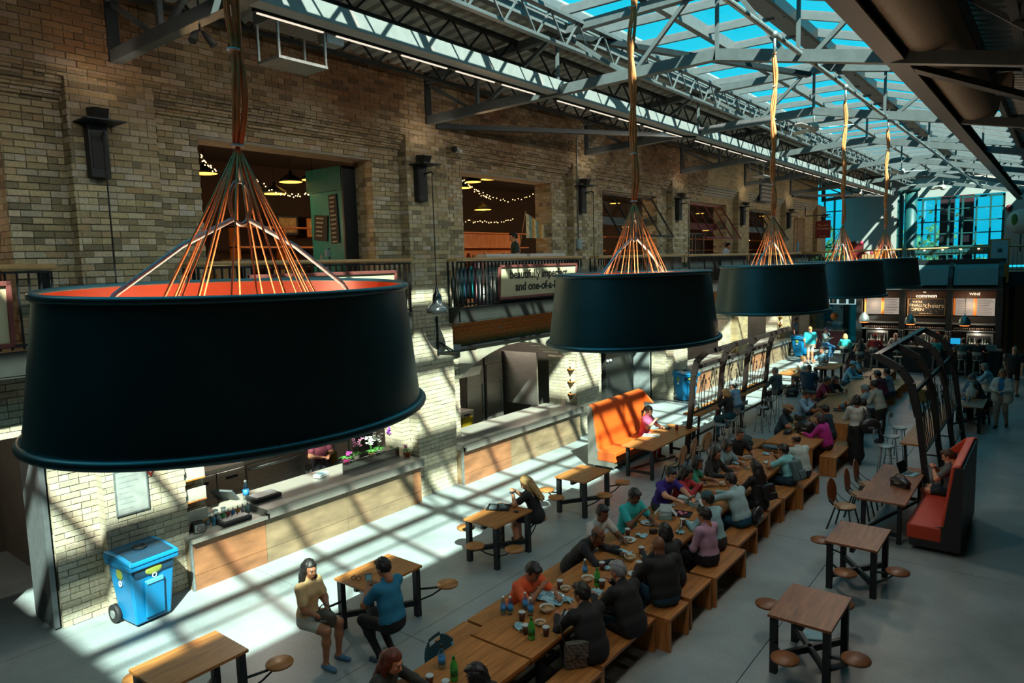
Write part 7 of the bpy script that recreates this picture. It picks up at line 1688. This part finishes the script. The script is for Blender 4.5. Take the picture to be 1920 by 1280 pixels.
for i in range(4): bottle(['orange', 'pale', 'white', 'amber'][i]+' sauce bottle on the black tray of the back table', at(1574+i*4, 768-i*2), 2 if i in (0, 3) else 0, .8)
for px, py, l in ((1548, 740, 'dark tablet held by the man in the striped shirt'), (1622, 706, 'dark tablet lying on the back table before the man in the blue cap')):
    t = thing('tablet', l, 'tablet', tuple(at(px, py))); MB().box(-.13, .13, -.09, .09, 0, .012).build('body', black, t, bevel=.004); MB().box(-.12, .12, -.08, .08, .012, .0135).build('display', mat('phone_display#30404a', '#30404a'), t)
for px, py, l in ((1587, 738, 'left of the grey haired person'), (1632, 712, 'beside the man in maroon')): bottle('small amber bottle '+l, at(px, py), 2, .8)
# laptops
def laptop(lab, p, rz, lid='#101418', base='#8aa8b0'):
    t = thing('laptop', lab, 'laptop', tuple(p), rz); b = MB().box(-.17, .17, -.12, .12, 0, .015).build('base', mat('laptop_'+base.strip('#'), base, .3, .5), t, bevel=.004); MB().box(-.14, .14, -.02, .09, .015, .017).build('keyboard', black, b)
    R = Matrix.Rotation(-.35, 3, 'X'); MB().obox((0, .155, .11), (.34, .010, .23), R).build('lid', mat('laptop_'+lid.strip('#'), lid, .3, .5), t); return t
laptop('open laptop with black lid and pale blue keyboard deck on the weathered table', at(1707, 889), 1.35); laptop('open silver-green laptop on the left screen counter', at(1322, 765, 1.07), 1.9, '#7fa09a')
# left group: tray, phones, bags
t = tray('black tray of food boxes on the blonde woman\'s table', at(935, 952), .5, .2, .15); MB().box(-.15, -.02, -.1, .06, .008, .05).box(.02, .15, -.09, .03, .008, .04).ball((.05, .08, .03), (.06, .04, .03), 8, 6).build('food_boxes', m_foil, t, kind='stuff')
wad('pale crumpled napkin beside the tray', at(964, 947), .06); t = thing('wallet', 'small dark grey purse on the blonde woman\'s table', 'purse', tuple(at(968, 960)), .3); MB().ball((0, 0, .015), (.055, .035, .016), 12, 8).build('purse', m_bag, t); MB().tube([(-.05, 0, .02), (.05, 0, .02)], .004, 5).build('zip', m_tin, t)
phone('phone in the hands of the blonde woman', (*PP['p65'][0]['_w'][0:2], PP['p65'][0]['_w'][2]+.02), .3)
t = thing('phone', 'dark phone held up by the man in the teal tee', 'phone', tuple(np.array(PP['p2'][0]['_w'][0:3])*.5+np.array(PP['p2'][0]['_w'][3:6])*.5+np.array([-.05, .0, .05]))); t.rotation_euler = (.9, 0, 1.05); MB().box(-.042, .042, -.08, .08, 0, .012).build('body', black, t, bevel=.004); MB().box(-.036, .036, -.066, .066, .012, .0135).build('display', mat('phone_lit', '#8fb4b4', .2), t)
t = thing('sunglasses', 'brown tortoise sunglasses on the couple\'s table', 'glasses', tuple(at(668, 1087)), .5)
for s in (-1, 1): MB().tube(ellp(.032, .028, 0, 12), .005, 5, closed=True).build('rim', mat('tortoise', '#5a3a24', .3), t, at=(s*.036, 0, .028)).rotation_euler = (PI/2, 0, 0); MB().tube([(s*.07, 0, .035), (s*.07, .12, .02)], .005, 5).build('temple', MATS['tortoise'], t)
p1 = PP['p1'][0]['_w']; handbag('olive grey slouchy handbag on the lap of the woman in cream', (p1[0]*.5+p1[3]*.5+.03, p1[1]*.5+p1[4]*.5-.02, p1[2]-.12), mat('olive_leather', '#4a4438', .5, 0, .3, 12), .8, .5)
w = PP['p10'][0]['_w']; phone('black phone in the hands of the woman in red', (w[0]+.05, w[1], w[2]+.02), 1.2); w = PP['p63'][0]['_w']; phone('pinkish phone in the hands of the young man on the booth', (w[0]-.05, w[1], w[2]+.01), 1.2, '#6a3a44')
# checked bag beside the near man, backpack, shoulder bags
def chk():
    if 'checked_canvas' in MATS: return MATS['checked_canvas']
    m, N, L, B = newmat('checked_canvas'); tc = N.new('ShaderNodeTexCoord'); mp = N.new('ShaderNodeMapping'); mp.inputs['Rotation'].default_value = (.785, .785, .785); L.new(tc.outputs['Object'], mp.inputs[0]); c = N.new('ShaderNodeTexChecker'); c.inputs['Scale'].default_value = 42; c.inputs['Color1'].default_value = srgb('#6c655c')+(1,); c.inputs['Color2'].default_value = srgb('#35302c')+(1,); L.new(mp.outputs[0], c.inputs['Vector']); L.new(c.outputs[0], B.inputs['Base Color']); B.inputs['Roughness'].default_value = .5; return m
p = at(1080, 1250, .45); t = thing('messenger_bag', 'grey checked messenger bag with a flap standing on the near bench', 'bag', tuple(p), .9); MB().box(-.13, .13, -.05, .05, 0, .30).build('body', chk(), t, bevel=.02); MB().box(-.135, .135, -.065, -.05, .13, .315).build('flap', chk(), t, bevel=.006); MB().box(-.03, .03, -.07, -.065, .15, .19).build('clasp', black, t); MB().tube([(-.13, 0, .28), (-.15, .1, .5), (-.05, .2, .6)], .012, 6).build('strap', black, t)
def onback(key, lab, m, w=.28, h=.42, off=.17, name='backpack'):
    t0, R_, org, J = PP[key]; up = J['up']/np.linalg.norm(J['up']); c = R_ @ (J['chest']-up*.10+np.array([0, -off, 0]))+org; t = thing(name, lab, 'bag', tuple(c)); A = math.atan2(R_[1, 0], R_[0, 0]); t.rotation_euler = (-math.atan2(up[1], up[2]), 0, A)
    q = MB(); q.box(-w/2, w/2, -.09, .05, -h/2, h/2); q.build('body', m, t, bevel=.05); MB().box(-w*.36, w*.36, -.14, -.09, -h*.42, .0).build('pocket', m, t, bevel=.03)
    for s in (-1, 1): MB().tube([(s*w*.32, .05, h*.4), (s*w*.42, .2, h*.38), (s*w*.45, .28, .02), (s*w*.45, .06, -h*.4)], .016, 6).build('strap', m, t)
    MB().tube([(-.04, -.02, h/2), (0, -.02, h/2+.04), (.04, -.02, h/2)], .01, 5).build('grab_loop', m, t)
onback('p23', 'grey-green backpack worn by the boy in turquoise', mat('pack_grey', '#4c666a', .7, 0, .2, 12))
onback('p22', 'small black rucksack against the back of the long haired woman', m_bag, .26, .30, .2)
def sling(key, lab, side=1, m=None, s=1.1):
    t0, R_, org, J = PP[key]; sh = R_ @ (J['sh'][1 if side > 0 else 0]+np.array([0, -.02, .07]))+org; b = R_ @ (J['pel']+np.array([side*.27, -.10, .04]))+org
    t = handbag(lab, (b[0], b[1], b[2]-.1), m or m_bag, s, math.atan2(R_[1, 0], R_[0, 0])+.2); d = sh-b; MB().tube([(-.05, 0, .2), (d[0], d[1], d[2]+.1), (.05, .02, .2)], .011, 6).build('strap', m or m_bag, t)
sling('p35', 'black shoulder bag of the standing woman in the white blouse', 1, None, 1.3); sling('p21', 'black crossbody bag behind the man in the hooded top', 1, None, 1.0)
t = thing('white_jacket', 'open white jacket worn by the woman walking in beige trousers', 'jacket', tuple(PP['p59'][2])); t0, R_, org, J = PP['p59']
q = []
for s in (-1, 1): q += [P_cone(J['chest']+np.array([s*.10, .0, .05]), J['pel']+np.array([s*.12, .0, -.04]), .128, .15, 0), P_cone(J['sh'][0 if s < 0 else 1], (J['sh'][0 if s < 0 else 1]+J['wr'][0 if s < 0 else 1][0])/2, .075, .07, 0), P_cone((J['sh'][0 if s < 0 else 1]+J['wr'][0 if s < 0 else 1][0])/2, J['wr'][0 if s < 0 else 1][0], .07, .062, 0), P_cone(J['wr'][0 if s < 0 else 1][0], J['wr'][0 if s < 0 else 1][1]*.85+J['wr'][0 if s < 0 else 1][0]*.15, .062, .05, 0)]
v, f, gg = surface(q, .018, .04, cut=lambda P: np.maximum(np.abs(P[..., 0])-.055, .02-P[..., 1]))
me = bpy.data.meshes.new('cloth'); me.from_pydata((v @ R_.T).tolist(), [], f.tolist()); me.materials.append(mat('cloth_a4b0ae', '#a4b0ae', .8, 0, .1, 9)); me.polygons.foreach_set('use_smooth', [True]*len(f)); o = bpy.data.objects.new('cloth', me); C.objects.link(o); o.parent = t
# left booth table, high tables
p = at(1247, 803); tray('small black tray with a sandwich on the sunlit booth table', p, .2, .14, .1); t = thing('sandwich', 'wrapped sandwich on the small black tray', 'food', (p[0], p[1], .76)); MB().ball((0, 0, .03), (.08, .05, .03), 10, 6).build('bread', m_pap, t); MB().ball((.03, .01, .05), (.03, .03, .012), 8, 5).build('filling', m_gr, t)
t = thing('red_tumbler', 'dark red plastic tumbler on the sunlit booth table', 'cup', tuple(at(1269, 806))); MB().lathe([(.033, 0), (.043, .13), (.039, .13), (.03, .01), (.001, .01)], 14).build('tumbler', mat('red_plastic', '#7a2a1c', .3), t)
t = thing('newspaper', 'open white paper on the sunlit booth table', 'newspaper', tuple(at(1221, 816)), .3); MB().box(-.2, .2, -.14, .14, 0, .004).build('sheet', m_pap, t); MB().box(-.16, -.02, -.1, .1, .004, .005).box(.02, .16, -.1, .1, .004, .005).build('print', mat('grey_print', '#7a807c'), t, kind='stuff')
t = thing('newspaper', 'folded pale blue newspaper lying under the nearest right table', 'newspaper', tuple(onz(1517, 1192, 0)), .5); MB().box(-.17, .17, -.12, .12, 0, .02).build('sheet', mat('news_blue', '#6f9aa0', .8, 0, .3, 60), t); MB().box(-.16, .16, -.11, .11, .02, .024).build('fold', m_pp, t)
for i, (px, py) in enumerate(((1472, 697), (1487, 693))): t = tray('%s cardboard food tray on the table by the navy vest man' % ['left', 'right'][i], at(px, py, .75), .2, .16, .11, m_card); MB().ball((0, 0, .03), (.1, .07, .03), 10, 6).build('food', m_food, t)
for i, (px, py) in enumerate(((1534, 686), (1545, 684))): wad(['white', 'blue'][i]+' paper on the table of the grey tee man', at(px, py), .12, [m_pap, m_pp][i])
for i in range(3): bottle('%s bottle on the dark topped table at the right' % ['blue capped water', 'tall clear', 'small clear'][i], (-2.15+.1*i, 23.0+.2*i, .75), 0, [1.1, 1.2, .8][i])
t = thing('plastic_bag', 'white plastic carrier bag standing on the dark topped table', 'bag', (-1.95, 24.0, .75)); MB().lathe([(.12, 0), (.14, .1), (.12, .25), (.04, .38), (.05, .45)], 10, sy=.6).build('bag', m_pap, t); MB().tube([(-.04, 0, .42), (-.02, 0, .54), (.02, 0, .54), (.04, 0, .42)], .01, 5).build('handles', m_pap, t)
# ---- counter with the till, bottles, black trays, orchids
CX = -10.72
t = thing('till', 'tilted grey touchscreen till on the low end of the counter', 'till', tuple(onz(423, 948, .86)), .4); MB().box(-.12, .12, -.1, .1, 0, .05).build('base', m_blk, t); R = Matrix.Rotation(.7, 3, 'X'); MB().obox((0, 0, .2), (.46, .04, .3), R).build('housing', steel_gr, t); MB().obox((0, .03, .21), (.4, .01, .24), R).build('display', mat('till_display', '#1f4a54', .2), t)
for px, py, z, l in ((437, 965, .86, 'on the low worktop, just left of the raised counter'), (495, 922, .97, 'on the raised counter behind the till bottles')):
    t = thing('counter_scale', 'black flat serving tray box '+l, 'tray', tuple(onz(px, py+12, z)), 0); MB().box(-.17, .17, -.26, .26, 0, .08).build('body', m_blk, t, bevel=.02); MB().box(-.14, .14, -.22, .22, .08, .09).build('top_plate', steel_gr, t, bevel=.01)
t = thing('napkin_dispenser', 'silver napkin dispenser with a red round mark at the end of the counter', 'dispenser', tuple(onz(372, 997, .86)), -.2); MB().box(-.09, .09, -.09, .09, 0, .17).build('case', black, t, bevel=.02); MB().box(.09, .095, -.075, .075, .02, .15).build('face', m_tin, t); MB().tube([(.097, .04*math.cos(a), .085+.04*math.sin(a)) for a in [i*.63 for i in range(10)]], .005, 5, closed=True).build('red_ring', m_redink, t)
cols = ['#3f8fb0', '#9fb4b4', '#3fa04c', '#b04030', '#3c7cb4', '#c8762c', '#a8b0b0', '#7fb0b4']
for i in range(8):
    p = onz(402+i*9, 985-i*3.4, .86); t = thing('sauce_bottle', ['sky blue', 'clear grey', 'green', 'red', 'blue', 'orange', 'silver', 'pale teal'][i]+' squeeze bottle in the cluster beside the till', 'bottle', (p[0], p[1], .86)); MB().lathe([(.03, 0), (.032, .12), (.012, .15), (.008, .19)], 10).build('body', mat('sauce%d' % i, cols[i], .3), t); MB().lathe([(.018, .15), (.006, .2), (.001, .2)], 8).build('nozzle', white, t)
for i in range(4):
    p = onz(385+i*14, 990-i*5, .86); t = thing('plastic_tumbler', 'clear plastic cup stack among the bottles, number %s from the left' % ['one', 'two', 'three', 'four'][i], 'cup', (p[0]-.12, p[1], .86), group=None); t['label'] = ['leftmost', 'second', 'third', 'rightmost'][i]+' stack of clear plastic cups behind the till bottles'; MB().lathe([(.03, 0), (.042, .2), (.04, .2)], 12).build('stack', m_wb, t); MB().lathe([(.043, .19), (.043, .2), (.001, .2)], 12).build('rim', white, t)
bottle('tall blue and green labelled water bottle standing by the upper black tray', onz(462, 935, .97), 0, 1.5)
t = thing('white_carton', 'small white paper box on the raised counter', 'box', tuple(onz(602, 893, .97)), .3); MB().box(-.09, .09, -.14, .14, 0, .07).build('box', m_pap, t, bevel=.01); MB().box(-.07, .07, -.1, .1, .07, .075).build('paper', m_pp, t)
t = thing('glass_screen', 'low smoked glass screen with dark flecks along the front of the orchids', 'screen', tuple(onz(698, 872, .97)), 0); MB().box(-.01, .01, -.75, .75, 0, .22).build('panel', glass('smoked', (.35, .38, .38), .3), t); MB().box(-.015, .015, -.76, .76, 0, .02).build('rail', galv, t)
flow = {'pink_petal': '#b03a90', 'white_petal': '#c8c8c0', 'purple_petal': '#8a3ab0', 'mauve_petal': '#a86a90'}
def orchid(lab, px, py, potc, fc, hgt=.42, n=9, sp=.12):
    p = onz(px, py, .97); p[0] = min(p[0], -10.62); t = thing('orchid', lab, 'flower', (p[0], p[1], .97)); MB().lathe([(.05, 0), (.075, .11), (.08, .11), (.07, .1), (.001, .1)], 14).build('pot', mat('pot_'+potc.strip('#'), potc, .4), t)
    for j in range(9):
        a = j*.7+rnd.uniform(0, .3); d = Vector((math.cos(a), math.sin(a), 0)); s = d.cross(Vector((0, 0, 1)))*.025; b = Vector((0, 0, .1)); MB().add([b, b+d*.08+s+Vector((0, 0, .06)), b+d*.17+Vector((0, 0, .04)), b+d*.08-s+Vector((0, 0, .06))], [(0, 1, 2, 3)]).build('leaf', m_leaf2, t, fixn=False)
    for k in range(2):
        a = rnd.uniform(0, 6); e = Vector((sp*math.cos(a), sp*math.sin(a), hgt)); MB().tube([(0, 0, .1), (e.x*.3, e.y*.3, hgt*.7), tuple(e)], .004, 5).build('stem', m_leaf2, t)
        for j in range(n//2+1):
            f = .55+.5*j/(n//2+1); c = Vector((e.x*f+rnd.uniform(-.04, .04), e.y*f+rnd.uniform(-.04, .04), .1+(hgt-.06)*f)); q = MB()
            for i in range(5): aa = 2*PI*i/5; q.ball((c.x+.022*math.cos(aa), c.y+.022*math.sin(aa), c.z+.012*math.sin(aa*2)), (.02, .02, .010), 6, 4)
            q.build('blossom', mat(fc, flow[fc], .5), t)
m_leaf2 = mat('orchid_leaf', '#3f7a34', .5, 0, .2)
orchid('green succulent with pink blossoms in a hot pink pot', 650, 870, '#c02a80', 'pink_petal', .22, 5, .06); orchid('mauve orchid in a pale pot left of the white orchids', 669, 862, '#a8a498', 'mauve_petal', .42); orchid('white orchid in a tan basket pot', 697, 858, '#b08a58', 'white_petal', .40, 11, .14); orchid('tall white orchid behind the glass screen', 712, 852, '#9a9a90', 'white_petal', .46, 9, .12); orchid('purple orchid in a clear pot at the right end', 738, 848, '#8a9a98', 'purple_petal', .55, 11, .10); orchid('leafy green plant in a terracotta pot at the counter end', 764, 856, '#a8562c', 'mauve_petal', .25, 3, .05)
# spotlights on the first truss
t = thing('track_spotlight', 'pair of small black spotlights on a stem under the nearest truss', 'spotlight', (ony(375, 60, yk(0))[0], yk(0), 7.95)); MB().tube([(0, 0, .6), (0, 0, 0)], .012, 6).build('stem', m_blk, t)
for s in (-1, 1): MB().tube([(0, s*.02, 0), (.02, s*.08, -.06), (.06, s*.14, -.16)], [.012, .04, .05], 12).build('spot_head', m_blk, t)
